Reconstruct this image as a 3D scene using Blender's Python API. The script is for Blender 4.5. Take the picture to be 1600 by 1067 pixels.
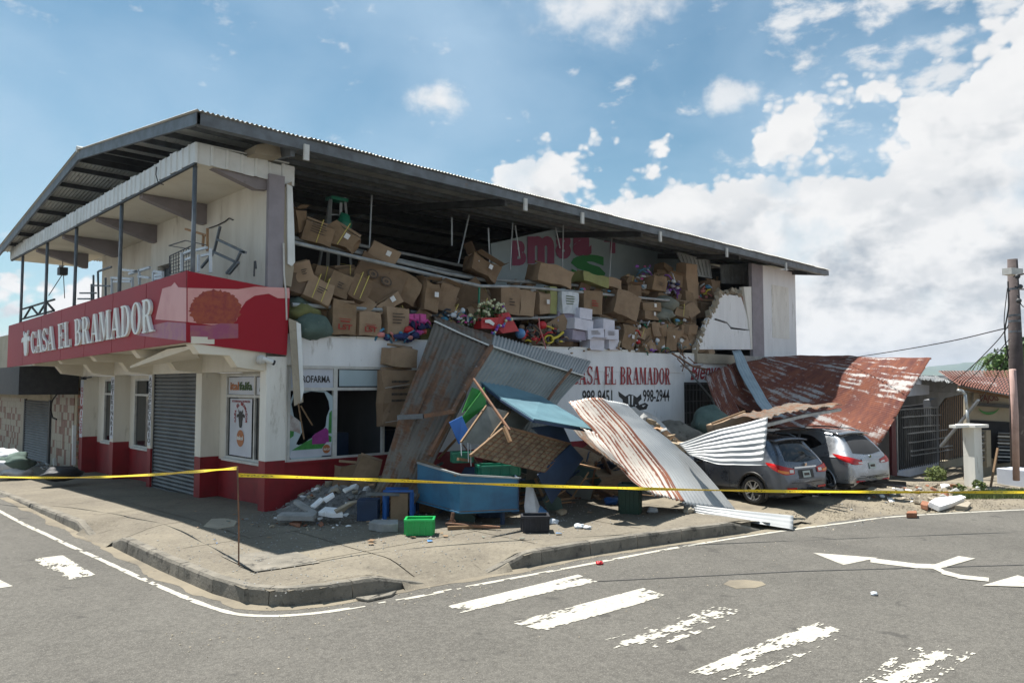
import bpy, bmesh, math, random
from mathutils import Vector, Matrix, noise
for _o in list(bpy.data.objects): bpy.data.objects.remove(_o)
SC = bpy.context.scene
COL = SC.collection
R = math.radians
# ------------------------------------------------------------------ camera
CAM = Vector((-7.5, -15.2, 2.7)); FOC = 1173.0; AZ = R(45.65); PT = R(3.27)
cd = bpy.data.cameras.new('camera'); cam = bpy.data.objects.new('camera', cd); COL.objects.link(cam)
cam.location = CAM; cam.rotation_euler = (R(90) + PT, 0, AZ - R(90))
cd.sensor_width = 36; cd.lens = FOC / 1600 * 36; cd.clip_end = 20000; cd.clip_start = 0.1
SC.camera = cam
FW = Vector((math.cos(AZ)*math.cos(PT), math.sin(AZ)*math.cos(PT), math.sin(PT)))
RT = Vector((math.sin(AZ), -math.cos(AZ), 0))
UPV = Vector((-math.cos(AZ)*math.sin(PT), -math.sin(AZ)*math.sin(PT), math.cos(PT)))
def U(px, py, x=None, y=None, z=None, d=None):
    """survey helper: the point of the photograph at (px,py) lying on a known plane of the place"""
    v = FW + RT*((px-800)/FOC) + UPV*((533.5-py)/FOC)
    if x is not None: t = (x-CAM.x)/v.x
    elif y is not None: t = (y-CAM.y)/v.y
    elif z is not None: t = (z-CAM.z)/v.z
    else: t = d
    return CAM + v*t
# ------------------------------------------------------------------ node helper
class G:
    def __init__(s, tree, nd='3D'): s.t = tree; s.l = tree.links; s.nd = nd
    def node(s, typ, **kw):
        n = s.t.nodes.new(typ)
        for k, v in kw.items(): setattr(n, k, v)
        return n
    def put(s, sock, v):
        if hasattr(v, 'node'): s.l.new(v, sock)
        elif isinstance(v, (tuple, list)) and len(v) == 3 and sock.type == 'RGBA': sock.default_value = (*v, 1)
        else: sock.default_value = v
    def m(s, op, a, b=0.0, c=0.0, clamp=False):
        n = s.node('ShaderNodeMath', operation=op, use_clamp=clamp)
        for i, v in enumerate((a, b, c)): s.put(n.inputs[i], v)
        return n.outputs[0]
    def vm(s, op, a, b=(0, 0, 0), out=0):
        n = s.node('ShaderNodeVectorMath', operation=op)
        s.put(n.inputs[0], a)
        s.put(n.inputs['Scale'] if op == 'SCALE' else n.inputs[1], b)
        return n.outputs[out]
    def noise(s, vec, scale, detail=4, rough=.55, dist=0, out=0):
        n = s.node('ShaderNodeTexNoise'); n.noise_dimensions = s.nd; s.put(n.inputs['Vector'], vec)
        n.inputs['Scale'].default_value = scale; n.inputs['Detail'].default_value = detail
        n.inputs['Roughness'].default_value = rough; n.inputs['Distortion'].default_value = dist
        return n.outputs[out]
    def map(s, v, a, b, c=0., d=1., smooth=False):
        n = s.node('ShaderNodeMapRange'); n.clamp = True
        if smooth: n.interpolation_type = 'SMOOTHSTEP'
        for i, q in enumerate((v, a, b, c, d)): s.put(n.inputs[i], q)
        return n.outputs[0]
    def mix(s, f, a, b, mode='MIX'):
        n = s.node('ShaderNodeMix', data_type='RGBA', blend_type=mode)
        s.put(n.inputs[0], f); s.put(n.inputs[6], a); s.put(n.inputs[7], b)
        return n.outputs[2]
    def xyz(s, v):
        n = s.node('ShaderNodeSeparateXYZ'); s.put(n.inputs[0], v); return n.outputs
    def comb(s, x, y, z):
        n = s.node('ShaderNodeCombineXYZ')
        for i, v in enumerate((x, y, z)): s.put(n.inputs[i], v)
        return n.outputs[0]
# ------------------------------------------------------------------ sky and sun
SUN_EL, SUN_DIR = 69.0, Vector((-0.03, 0.36, 0.933)).normalized()
W = bpy.data.worlds.new("World"); SC.world = W; W.use_nodes = True
W.node_tree.nodes.clear(); g = G(W.node_tree, '2D')
sky = g.node('ShaderNodeTexSky'); sky.sky_type = 'NISHITA'; sky.sun_disc = False
sky.sun_elevation = R(SUN_EL); sky.sun_rotation = math.atan2(SUN_DIR.x, SUN_DIR.y)
sky.air_density = 1.0; sky.dust_density = 0.6; sky.ozone_density = 1.3; sky.altitude = 50
tc = g.node('ShaderNodeTexCoord'); dirv = tc.outputs['Generated']
dx, dy, dz = g.xyz(dirv)
el = g.m('DEGREES', g.m('ARCSINE', dz)) if False else g.m('MULTIPLY', g.m('ARCSINE', dz), 57.2958)
# azimuth measured clockwise from the street corner, in degrees
az = g.m('MULTIPLY', g.m('ARCTAN2', g.m('ADD', g.m('MULTIPLY', dx, RT.x), g.m('MULTIPLY', dy, RT.y)),
         g.m('ADD', g.m('MULTIPLY', dx, math.cos(AZ)), g.m('MULTIPLY', dy, math.sin(AZ)))), 57.2958)
pv = g.comb(g.m('MULTIPLY', az, .1), g.m('MULTIPLY', el, .13), 0.0)
# height of the cumulus bank round the horizon
ramp = g.node('ShaderNodeValToRGB'); g.put(ramp.inputs[0], g.map(az, -180, 180))
pts = [(-180, 12), (-120, 14), (-70, 9), (-34, 9), (-18, 8), (-8, 11), (-4, 16), (3, 23), (6, 19.5), (13, 19), (17, 18.5), (21, 22), (25, 21), (28, 22), (32, 27), (38, 29), (50, 24), (90, 16), (140, 14), (180, 12)]
cr = ramp.color_ramp; cr.interpolation = 'LINEAR'
while len(cr.elements) < len(pts): cr.elements.new(.5)
for e, (a, h) in zip(cr.elements, sorted(pts)): e.position = (a+180)/360; e.color = (h/40,)*3+(1,)
hh = g.m('MULTIPLY', ramp.outputs[0], 40)
n1 = g.noise(pv, 1.25, 9, .56, .15)
n2 = g.noise(pv, 4.2, 8, .6, .1)
WARP = g.vm('SCALE', g.noise(pv, 1.9, 5, .6, out=1), .14)
def billow(v, s, det):   # rounded cauliflower lobes
    vo = g.node('ShaderNodeTexVoronoi', feature='F1', voronoi_dimensions='2D'); g.put(vo.inputs['Vector'], g.vm('ADD', v, WARP))
    vo.inputs['Scale'].default_value = s; vo.inputs['Detail'].default_value = det; vo.inputs['Roughness'].default_value = .62
    return g.m('SUBTRACT', .55, vo.outputs['Distance'])
def field(v, e):
    a = g.m('MULTIPLY', g.m('SUBTRACT', g.noise(v, 1.25, 4, .5, .1), .5), 9)
    return g.m('ADD', g.m('SUBTRACT', hh, e), g.m('ADD', a, g.m('MULTIPLY', billow(v, 1.9, 3), 7.5)))
D0 = field(pv, el)
pv2 = g.vm('ADD', pv, (-.10, .16, 0)); D1 = field(pv2, el)
relief = g.m('SUBTRACT', D1, D0)
bank = g.m('MULTIPLY', g.map(D0, -.3, 1.9, smooth=True), g.map(g.m('SUBTRACT', hh, el), -5.5, -2.0, smooth=True))
# gaps of blue in the bank
gap = g.map(g.noise(g.vm('ADD', pv, (7.3, 1.1, 0)), 1.05, 6, .55), .55, .68, 0, .4)
gap = g.m('MULTIPLY', gap, g.map(el, 2, 9))
gap = g.m('MULTIPLY', gap, g.map(g.m('SUBTRACT', hh, el), 2, 7, 0.2, 1))
# scattered altocumulus puffs, thick towards the right of the street
n3 = g.noise(g.vm('ADD', g.comb(g.m('MULTIPLY', az, .09), g.m('MULTIPLY', el, .17), 0.0), (3.7, 5.2, 0)), 2.6, 8, .56, .1)
side = g.map(az, 8, 30, 0, 1, True)
lim = g.m('ADD', .655, g.m('MULTIPLY', side, -.19))
puffs = g.m('MULTIPLY', g.map(g.m('SUBTRACT', n3, lim), -.02, .19, 0, .85, True), g.map(el, 42, 24, .35, 1))
def blob(a0, e0, ra, re, soft=1.0, k=.9):
    da = g.m('DIVIDE', g.m('SUBTRACT', az, a0), ra); de = g.m('DIVIDE', g.m('SUBTRACT', el, e0), re)
    r = g.m('SQRT', g.m('ADD', g.m('MULTIPLY', da, da), g.m('MULTIPLY', de, de)))
    r = g.m('ADD', r, g.m('MULTIPLY', g.m('SUBTRACT', n2, .5), 1.7))
    return g.map(r, 1.25, 1.25-soft, 0, k, True)
b1 = blob(-5.6, 21.0, 2.2, 1.2, 1.1); b2 = blob(7.0, 27.6, 6.0, 2.6, 1.2, .8); b3 = blob(16.5, 20.6, 2.0, 1.1, .9, .8)
veil = g.m('MULTIPLY', g.map(g.noise(g.comb(g.m('MULTIPLY', az, .04), g.m('MULTIPLY', el, .07), 2.0), 1.5, 5, .5, .2), .28, .74), .62)
bank = g.m('MULTIPLY', bank, g.m('SUBTRACT', 1.0, gap))
cloud = g.m('MAXIMUM', g.m('MAXIMUM', bank, puffs), g.m('MAXIMUM', b1, g.m('MAXIMUM', b2, b3)))
# shading of the clouds: grey flat bases, bright tops
n4 = g.noise(g.vm('ADD', g.comb(g.m('MULTIPLY', az, .08), g.m('MULTIPLY', el, .16), 0.0), (9.1, .4, 0)), 1.7, 6, .52, .1)
shade = g.map(g.m('ADD', n4, g.m('MULTIPLY', g.m('SUBTRACT', n2, .5), .35)), .40, .64, 0, 1, True)
shade = g.m('MULTIPLY', shade, g.map(el, 16, 7.5, .12, .68, True))
shade = g.m('ADD', shade, g.m('MULTIPLY', g.m('MULTIPLY', g.map(relief, -.2, 5), .42), g.map(D0, .6, 4)), clamp=True)
ccol = g.mix(shade, (1.0, 1.0, 1.0), (.47, .53, .60))
skyc = g.vm('SCALE', sky.outputs[0], 0.122)
skyc = g.mix(1.0, skyc, (.78, 1.06, 1.0), 'MULTIPLY')
skyc = g.mix(veil, skyc, (.52, .72, .92))
skyc = g.mix(g.map(el, 18, 0, 0, .4), skyc, (.62, .78, .92))
outc = g.mix(cloud, skyc, ccol)
bg = g.node('ShaderNodeBackground'); g.put(bg.inputs[0], outc); bg.inputs[1].default_value = 0.48
wo = g.node('ShaderNodeOutputWorld'); g.l.new(bg.outputs[0], wo.inputs[0])
sd = bpy.data.lights.new('sun', 'SUN'); so = bpy.data.objects.new('sun', sd); COL.objects.link(so)
sd.energy = 5.0; sd.angle = R(.5); sd.color = (1, .955, .88)
so.rotation_euler = (-SUN_DIR).to_track_quat('-Z', 'Y').to_euler()
SC.view_settings.view_transform = 'Standard'; SC.view_settings.look = 'None'
SC.view_settings.gamma = 1; SC.view_settings.exposure = 0.93; SC.view_settings.use_curve_mapping = False
SC.cycles.max_bounces = 6; SC.cycles.diffuse_bounces = 3; SC.cycles.glossy_bounces = 3
SC.cycles.transmission_bounces = 4; SC.cycles.transparent_max_bounces = 6; SC.cycles.use_denoising = True
# ------------------------------------------------------------------ materials
MT = {}
def mat(name, c1, c2=None, c3=None, scale=2.0, rough=.8, metal=0., bump=.0, bscale=None, t=(.4, .65), t3=(.62, .7), stretch=None, spec=None, det=6, coord='Object', rv=.0):
    """two (or three) natural tones mixed by noise, fine relief on top"""
    if name in MT: return MT[name]
    m = bpy.data.materials.new(name); m.use_nodes = True; nt = m.node_tree; g = G(nt)
    b = nt.nodes['Principled BSDF']
    tc = g.node('ShaderNodeTexCoord').outputs[coord]
    v = g.vm('MULTIPLY', tc, stretch) if stretch else tc
    col = (*c1, 1)
    n = g.noise(v, scale, det, .6)
    if c2:
        col = g.mix(g.map(n, t[0], t[1]), c1, c2)
    if c3:
        nb = g.noise(g.vm('ADD', v, (5, 3, 8)), scale*1.7, 8, .68)
        col = g.mix(g.map(nb, t3[0], t3[1]), col, c3)
    g.put(b.inputs['Base Color'], col)
    b.inputs['Roughness'].default_value = rough; b.inputs['Metallic'].default_value = metal
    if rv: g.put(b.inputs['Roughness'], g.map(n, .3, .7, rough-rv, rough+rv))
    if spec is not None: b.inputs['Specular IOR Level'].default_value = spec
    if bump:
        bn = g.node('ShaderNodeBump'); bn.inputs['Strength'].default_value = bump; bn.inputs['Distance'].default_value = .02
        g.put(bn.inputs['Height'], g.noise(tc, bscale or scale*6, 5, .6)); g.l.new(bn.outputs[0], b.inputs['Normal'])
    MT[name] = m; return m
def emat(name): return MT[name]
def setup_mats():
    mat('steel_grey', (.16, .18, .20), (.10, .11, .12), (.2, .13, .09), scale=3, rough=.55, metal=.2, t3=(.66, .72))
    mat('steel_dark', (.06, .065, .07), (.035, .037, .04), scale=3, rough=.6)
    mat('steel_light', (.42, .45, .46), (.28, .30, .31), (.25, .16, .10), scale=3, rough=.45, metal=.5, t3=(.68, .74))
    mat('rusty_steel', (.22, .11, .06), (.12, .07, .05), (.30, .30, .30), scale=5, rough=.85, bump=.3)
    mat('wall_white', (.78, .77, .72), (.64, .62, .57), (.36, .33, .27), scale=1.1, rough=.85, bump=.15, bscale=18, t=(.40, .75), t3=(.58, .74), stretch=(2.2, 2.2, .5))
    mat('wall_side', (.80, .81, .82), (.70, .71, .72), (.36, .34, .31), scale=1.1, rough=.85, bump=.15, bscale=18, t=(.40, .75), t3=(.60, .74), stretch=(2, 2, .5))
    mat('wall_warm', (.74, .71, .63), (.60, .56, .48), (.38, .34, .27), scale=1.0, rough=.85, bump=.15, bscale=14, t=(.35, .75), t3=(.60, .76), stretch=(2, 2, .5))
    mat('soffit_paint', (.76, .71, .60), (.60, .54, .43), (.36, .28, .2), scale=.8, rough=.9, t=(.4, .8), t3=(.66, .8))
    mat('red_paint', (.25, .010, .016), (.17, .008, .012), (.42, .34, .30), scale=2.2, rough=.55, bump=.1, t3=(.74, .755))
    mat('sign_red', (.34, .008, .022), (.29, .007, .018), scale=.5, rough=.5, spec=.25, t=(.35, .8))
    mat('sign_refl_pink', (.70, .36, .34), (.62, .28, .27), scale=1.2, rough=.5)
    mat('sign_refl_tree', (.34, .06, .02), (.24, .02, .02), scale=9, rough=.4)
    mat('sign_refl_mauve', (.30, .06, .14), (.36, .12, .12), scale=3, rough=.4)
    mat('letter_white', (.82, .84, .80), (.72, .74, .70), scale=4, rough=.5)
    mat('paint_red_letter', (.36, .03, .035), (.26, .02, .03), scale=9, rough=.7)
    mat('black_paint', (.015, .015, .017), (.03, .03, .03), scale=6, rough=.6)
    mat('concrete', (.40, .35, .27), (.31, .27, .21), (.20, .175, .14), scale=1.6, rough=.95, bump=.5, bscale=40, t=(.35, .7), t3=(.60, .72))
    mat('concrete_grey', (.34, .34, .33), (.24, .24, .23), (.15, .15, .15), scale=3, rough=.95, bump=.6, bscale=22)
    mat('kerb', (.22, .20, .165), (.13, .12, .10), (.05, .046, .04), scale=2.4, rough=.95, bump=.6, bscale=30, t=(.35, .65), t3=(.54, .66))
    mat('broken_brick', (.30, .13, .07), (.22, .10, .06), (.4, .38, .35), scale=6, rough=.95, bump=.6)
    mat('rubble_fine', (.25, .245, .235), (.14, .137, .13), (.36, .34, .31), scale=12, rough=1, bump=.6)
    mat('dirt', (.22, .19, .14), (.15, .13, .10), (.08, .07, .055), scale=1.3, rough=1, bump=.6, bscale=30)
    mat('cardboard', (.255, .175, .105), (.20, .135, .08), (.14, .095, .058), scale=3, rough=.9, bump=.12, bscale=14, t3=(.64, .74))
    mat('cardboard_b', (.205, .135, .08), (.165, .108, .065), (.12, .08, .05), scale=3, rough=.9, bump=.12, bscale=14)
    mat('cardboard_c', (.29, .20, .125), (.23, .155, .098), (.16, .11, .07), scale=3, rough=.9, bump=.12, bscale=14)
    mat('cardboard_dark', (.17, .115, .075), (.13, .09, .06), scale=3, rough=.9, bump=.12, bscale=14)
    mat('cardboard_pale', (.34, .24, .155), (.28, .195, .125), (.20, .14, .09), scale=2.5, rough=.9, bump=.12, bscale=14, t3=(.66, .74))
    mat('carton_white', (.68, .68, .76), (.58, .58, .66), scale=3, rough=.7)
    mat('carton_lilac', (.36, .33, .42), (.30, .27, .35), scale=3, rough=.7)
    mat('carton_green', (.30, .31, .12), (.24, .24, .10), scale=2.5, rough=.85)
    mat('strap_yellow', (.62, .52, .12), (.5, .42, .1), scale=5, rough=.5)
    mat('sticker', (.75, .75, .73), (.65, .65, .66), scale=9, rough=.6)
    mat('print_ink', (.05, .04, .035), (.12, .08, .05), scale=20, rough=.8)
    mat('print_red', (.34, .03, .025), (.28, .05, .03), scale=20, rough=.8)
    mat('roof_under', (.30, .30, .28), (.22, .22, .205), (.13, .11, .09), scale=1.5, rough=.7, metal=.3, t3=(.66, .74))
    mat('roof_metal', (.58, .58, .55), (.44, .44, .41), (.16, .12, .09), scale=1.2, rough=.6, metal=.4, t3=(.6, .72))
    mat('canopy_white', (.74, .76, .75), (.60, .62, .60), (.22, .20, .16), scale=2.2, rough=.55, t=(.4, .75), t3=(.69, .76))
    mat('beam_mauve', (.27, .24, .245), (.22, .195, .20), (.14, .12, .12), scale=2, rough=.85)
    mat('pillar_mauve', (.30, .275, .30), (.25, .23, .25), (.5, .47, .42), scale=2, rough=.85, t3=(.74, .77))
    mat('shutter', (.155, .165, .17), (.115, .12, .125), (.085, .085, .085), scale=1.4, rough=.55, metal=.35, t3=(.6, .75))
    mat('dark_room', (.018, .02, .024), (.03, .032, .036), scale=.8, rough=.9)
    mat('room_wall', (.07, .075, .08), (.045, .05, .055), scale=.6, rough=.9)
    mat('frame_white', (.60, .60, .57), (.48, .47, .44), scale=4, rough=.6)
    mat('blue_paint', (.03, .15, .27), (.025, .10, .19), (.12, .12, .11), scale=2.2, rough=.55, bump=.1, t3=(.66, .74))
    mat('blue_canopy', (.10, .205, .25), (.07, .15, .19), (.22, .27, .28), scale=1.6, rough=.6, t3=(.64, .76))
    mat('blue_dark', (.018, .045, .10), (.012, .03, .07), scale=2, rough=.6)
    mat('blue_bright', (.02, .12, .40), (.02, .09, .3), scale=3, rough=.5)
    mat('green_plastic', (.012, .42, .10), (.01, .34, .08), scale=3, rough=.35)
    mat('green_teal', (.01, .20, .12), (.01, .15, .09), scale=3, rough=.4)
    mat('green_board', (.02, .22, .03), (.015, .15, .02), scale=3, rough=.6)
    mat('green_dark', (.008, .05, .03), (.006, .035, .02), scale=3, rough=.5)
    mat('wood_old', (.22, .14, .075), (.15, .09, .05), (.09, .06, .04), scale=3, rough=.85, stretch=(1, 8, 8), bump=.2)
    mat('wood_pale', (.44, .27, .15), (.35, .2, .1), scale=4, rough=.8)
    mat('wicker', (.30, .24, .15), (.20, .14, .08), (.12, .06, .035), scale=5, rough=.9, bump=.4, bscale=60, t3=(.55, .7))
    mat('grey_board', (.25, .25, .22), (.18, .18, .16), scale=3, rough=.8)
    mat('tyre', (.012, .012, .013), (.02, .02, .02), scale=6, rough=.85)
    mat('car_black', (.01, .01, .011), (.02, .019, .017), scale=5, rough=.5)
    mat('alloy', (.55, .56, .57), (.42, .43, .44), scale=5, rough=.3, metal=.7)
    mat('chrome', (.6, .6, .6), rough=.15, metal=1)
    mat('lamp_red', (.50, .012, .012), (.35, .01, .01), scale=8, rough=.12)
    mat('lamp_amber', (.75, .22, .03), rough=.15)
    mat('lamp_clear', (.65, .62, .60), rough=.12)
    mat('plate', (.45, .50, .46), (.4, .45, .42), scale=20, rough=.5)
    mat('fabric_green', (.10, .15, .13), (.07, .11, .095), (.2, .24, .2), scale=2.5, rough=.9, bump=.3)
    mat('fabric_olive', (.20, .21, .08), (.13, .14, .05), scale=2.5, rough=.9, bump=.3)
    mat('fabric_grey', (.19, .20, .165), (.13, .14, .115), scale=3, rough=.8, bump=.3)
    mat('plastic_white', (.62, .66, .70), (.48, .52, .56), scale=5, rough=.45)
    mat('plastic_black', (.012, .013, .018), (.02, .022, .03), scale=4, rough=.6)
    mat('plastic_blue', (.12, .30, .55), (.08, .2, .42), scale=5, rough=.35)
    mat('toy_pink', (.62, .07, .32), (.5, .05, .25), scale=4, rough=.5)
    mat('toy_red', (.55, .02, .03), (.42, .015, .02), scale=3, rough=.4)
    mat('toy_yellow', (.62, .50, .05), rough=.45)
    mat('toy_purple', (.20, .05, .35), (.3, .1, .5), scale=6, rough=.35)
    mat('toy_blue', (.06, .28, .45), (.04, .18, .32), scale=5, rough=.45)
    mat('toy_navy', (.03, .04, .14), (.02, .03, .1), scale=4, rough=.8)
    mat('toy_salmon', (.60, .22, .20), rough=.7)
    mat('ball_cream', (.62, .64, .42), rough=.3)
    mat('leaf', (.05, .10, .025), (.03, .07, .02), (.10, .15, .04), scale=3, rough=.7)
    mat('leaf_light', (.10, .17, .035), (.06, .12, .03), scale=2, rough=.7)
    mat('grass', (.12, .15, .04), (.08, .11, .03), (.2, .18, .08), scale=4, rough=.9)
    mat('bark', (.14, .10, .075), (.08, .06, .045), scale=4, rough=.95, bump=.5)
    mat('pole_concrete', (.10, .08, .078), (.065, .052, .05), (.26, .24, .22), scale=2, rough=.95, bump=.4, t3=(.62, .72))
    mat('pipe_pink', (.50, .33, .29), (.4, .26, .22), scale=3, rough=.6)
    mat('cable', (.01, .01, .011), rough=.7)
    mat('tape_yellow', (.80, .60, .02), (.72, .52, .02), scale=6, rough=.35)
    mat('tile_roof', (.22, .09, .065), (.15, .065, .05), scale=5, rough=.85)
    mat('tile_light', (.36, .33, .26), (.34, .31, .25), scale=5, rough=.5)
    mat('tile_brown', (.20, .085, .055), (.15, .06, .04), scale=5, rough=.5)
    mat('grey_wall', (.22, .23, .25), (.17, .18, .19), scale=1.5, rough=.9)
    mat('white_blue', (.50, .54, .62), (.42, .46, .54), (.3, .3, .3), scale=1.2, rough=.85)
    mat('beige_wall', (.42, .37, .28), (.34, .30, .22), scale=1, rough=.9)
    mat('maroon', (.12, .012, .02), (.08, .01, .015), scale=2, rough=.6)
    mat('road_paint', (.47, .45, .39), (.36, .345, .30), (.16, .152, .133), scale=9, rough=.9, t3=(.56, .70), bump=.4, bscale=60)
    mat('orange_logo', (.42, .15, .05), (.36, .12, .04), scale=8, rough=.5)
    mat('poster_white', (.55, .58, .64), (.48, .51, .58), scale=2, rough=.4)
    mat('poster_green', (.05, .26, .05), (.03, .18, .04), scale=20, rough=.5)
    mat('poster_dog', (.30, .24, .22), (.5, .47, .45), scale=5, rough=.5)
    mat('poster_purple', (.30, .04, .24), (.22, .03, .18), scale=5, rough=.5)
    mat('reflection_and_film', (.42, .52, .56), (.36, .45, .49), scale=1, rough=.8)
    mat('reflection_purple', (.32, .09, .17), rough=.8)
    mat('reflection_green', (.05, .28, .09), rough=.8)
    mat('insulation', (.42, .34, .24), (.3, .22, .14), (.12, .09, .06), scale=5, rough=1, bump=.5)
    mat('flashing', (.25, .33, .38), (.2, .27, .31), (.36, .40, .42), scale=3, rough=.5, metal=.3)
    # asphalt
    m = bpy.data.materials.new('asphalt'); m.use_nodes = True; g = G(m.node_tree); b = m.node_tree.nodes['Principled BSDF']
    p = g.node('ShaderNodeTexCoord').outputs['Object']
    big = g.noise(p, .35, 5, .55); mid = g.noise(p, 3.5, 5, .65); fine = g.noise(p, 55, 3, .7); vf = g.noise(p, 160, 2, .6)
    c = g.mix(g.map(big, .3, .7), (.066, .062, .054), (.10, .094, .082))
    c = g.mix(g.m('MULTIPLY', g.map(mid, .45, .75), .45), c, (.14, .132, .116))
    c = g.mix(g.m('MULTIPLY', g.map(fine, .52, .72), .75), c, (.29, .275, .24))
    gr = g.noise(p, 17, 4, .75)
    c = g.mix(g.m('MULTIPLY', g.map(gr, .50, .68), .55), c, (.17, .16, .14))
    c = g.mix(g.m('MULTIPLY', g.map(gr, .48, .34), .6), c, (.055, .05, .043))
    c = g.mix(g.m('MULTIPLY', g.map(vf, .52, .40), .5), c, (.055, .052, .046))
    tr_ = g.noise(g.vm('MULTIPLY', p, (.5, .06, 1)), 1.3, 4, .5)
    c = g.mix(g.m('MULTIPLY', g.map(tr_, .52, .68), .35), c, (.05, .047, .042))
    oil = g.noise(g.vm('ADD', p, (31, 7, 0)), 2.3, 3, .5)
    c = g.mix(g.m('MULTIPLY', g.map(oil, .66, .72), .6), c, (.035, .033, .03))
    st = g.noise(g.vm('ADD', p, (11, 4, 0)), 1.1, 7, .7)
    c = g.mix(g.m('MULTIPLY', g.map(st, .60, .70), .45), c, (.065, .06, .052))
    cr_ = g.node('ShaderNodeTexVoronoi', feature='DISTANCE_TO_EDGE'); g.put(cr_.inputs['Vector'], g.vm('ADD', p, g.vm('SCALE', g.noise(p, 1.2, 5, .6, out=1), .9)))
    cr_.inputs['Scale'].default_value = .22
    c = g.mix(g.m('MULTIPLY', g.map(cr_.outputs['Distance'], .003, .0005), .22), c, (.03, .028, .025))
    g.put(b.inputs['Base Color'], c); b.inputs['Roughness'].default_value = .9
    bn = g.node('ShaderNodeBump'); bn.inputs['Strength'].default_value = .6; bn.inputs['Distance'].default_value = .01
    g.put(bn.inputs['Height'], g.m('ADD', fine, g.m('MULTIPLY', vf, .5))); g.l.new(bn.outputs[0], b.inputs['Normal']); MT['asphalt'] = m
    # pavement: large stains, joints come from geometry
    m = bpy.data.materials.new('pavement'); m.use_nodes = True; g = G(m.node_tree); b = m.node_tree.nodes['Principled BSDF']
    p = g.node('ShaderNodeTexCoord').outputs['Object']
    big = g.noise(p, .5, 6, .6); mid = g.noise(p, 2.6, 7, .7); fine = g.noise(p, 45, 4, .7)
    c = g.mix(g.map(big, .35, .68), (.195, .172, .13), (.115, .10, .078))
    c = g.mix(g.m('MULTIPLY', g.map(mid, .52, .68), .55), c, (.11, .095, .075))
    c = g.mix(g.m('MULTIPLY', g.map(fine, .5, .75), .5), c, (.27, .24, .19))
    gr = g.noise(p, 14, 5, .75)
    c = g.mix(g.m('MULTIPLY', g.map(gr, .52, .70), .5), c, (.24, .215, .17))
    c = g.mix(g.m('MULTIPLY', g.map(gr, .47, .33), .6), c, (.085, .072, .055))
    sp_ = g.noise(g.vm('ADD', p, (3, 17, 0)), 5.5, 3, .6)
    c = g.mix(g.m('MULTIPLY', g.map(sp_, .64, .70), .6), c, (.06, .052, .042))
    g.put(b.inputs['Base Color'], c); b.inputs['Roughness'].default_value = .95
    bn = g.node('ShaderNodeBump'); bn.inputs['Strength'].default_value = .5; bn.inputs['Distance'].default_value = .01
    g.put(bn.inputs['Height'], g.m('ADD', fine, mid)); g.l.new(bn.outputs[0], b.inputs['Normal']); MT['pavement'] = m
    # corrugated sheet metals: UV is metres (across, along)
    def sheetmat(name, base, base2, amount, rc=((.20, .075, .035), (.11, .035, .022)), ridge=0., metal=.5, band=None, rough=.45):
        m = bpy.data.materials.new(name); m.use_nodes = True; g = G(m.node_tree); b = m.node_tree.nodes['Principled BSDF']
        uv = g.node('ShaderNodeTexCoord').outputs['UV']; u, v, _ = g.xyz(uv)
        a = g.noise(g.comb(g.m('MULTIPLY', u, 1.0), g.m('MULTIPLY', v, .30), 0.), 2.2, 7, .65)
        s = g.noise(g.comb(g.m('MULTIPLY', u, 9.0), g.m('MULTIPLY', v, .6), 0.), 1.6, 5, .6)
        f = g.noise(uv, 14, 5, .7)
        val = g.m('ADD', g.m('ADD', g.m('MULTIPLY', a, .55), g.m('MULTIPLY', s, .35)), g.m('MULTIPLY', f, .18))
        if ridge:   # rust running along each corrugation
            w = g.m('SINE', g.m('MULTIPLY', u, 2*math.pi/.1))
            val = g.m('ADD', val, g.m('MULTIPLY', w, ridge))
        if band:    # a band across the sheet rusts more
            val = g.m('ADD', val, g.m('MULTIPLY', g.map(g.m('ABSOLUTE', g.m('SUBTRACT', u, band[0])), band[1], 0, 0, 1, True), band[2]))
        r = g.map(val, .64-amount, .70-amount, 0, 1)
        c = g.mix(g.map(g.noise(g.comb(u, g.m('MULTIPLY', v, .3), 3.), 2.5, 6, .6), .35, .7), base, base2)
        rcx = g.mix(g.map(g.noise(uv, 3.5, 6, .7), .35, .65), rc[0], rc[1])
        g.put(b.inputs['Base Color'], g.mix(r, c, rcx))
        g.put(b.inputs['Metallic'], g.map(r, 0, 1, metal, 0)); g.put(b.inputs['Roughness'], g.map(r, 0, 1, rough, .9))
        bn = g.node('ShaderNodeBump'); bn.inputs['Strength'].default_value = .25; bn.inputs['Distance'].default_value = .01
        g.put(bn.inputs['Height'], f); g.l.new(bn.outputs[0], b.inputs['Normal'])
        MT[name] = m
    sheetmat('sheet_zinc', (.42, .43, .43), (.32, .33, .33), -.06, metal=.35, rough=.5)
    sheetmat('sheet_zinc_bright', (.47, .48, .48), (.36, .37, .37), -.13, metal=.3, rough=.5)
    sheetmat('sheet_old', (.17, .15, .125), (.095, .082, .068), .125, metal=.05, rough=.65, rc=((.21, .10, .05), (.10, .06, .04)))
    sheetmat('sheet_green_grey', (.27, .29, .275), (.18, .195, .185), -.04, metal=.3, rough=.55)
    sheetmat('sheet_rusty_white', (.66, .60, .53), (.52, .47, .41), .075, ridge=.13, metal=.15, rough=.55, rc=((.27, .10, .05), (.17, .06, .04)), band=(1.3, .8, .18))
    sheetmat('sheet_rusty_red', (.30, .29, .29), (.38, .35, .33), .185, ridge=.03, metal=.15, rough=.6, rc=((.20, .065, .032), (.095, .028, .024)))
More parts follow.
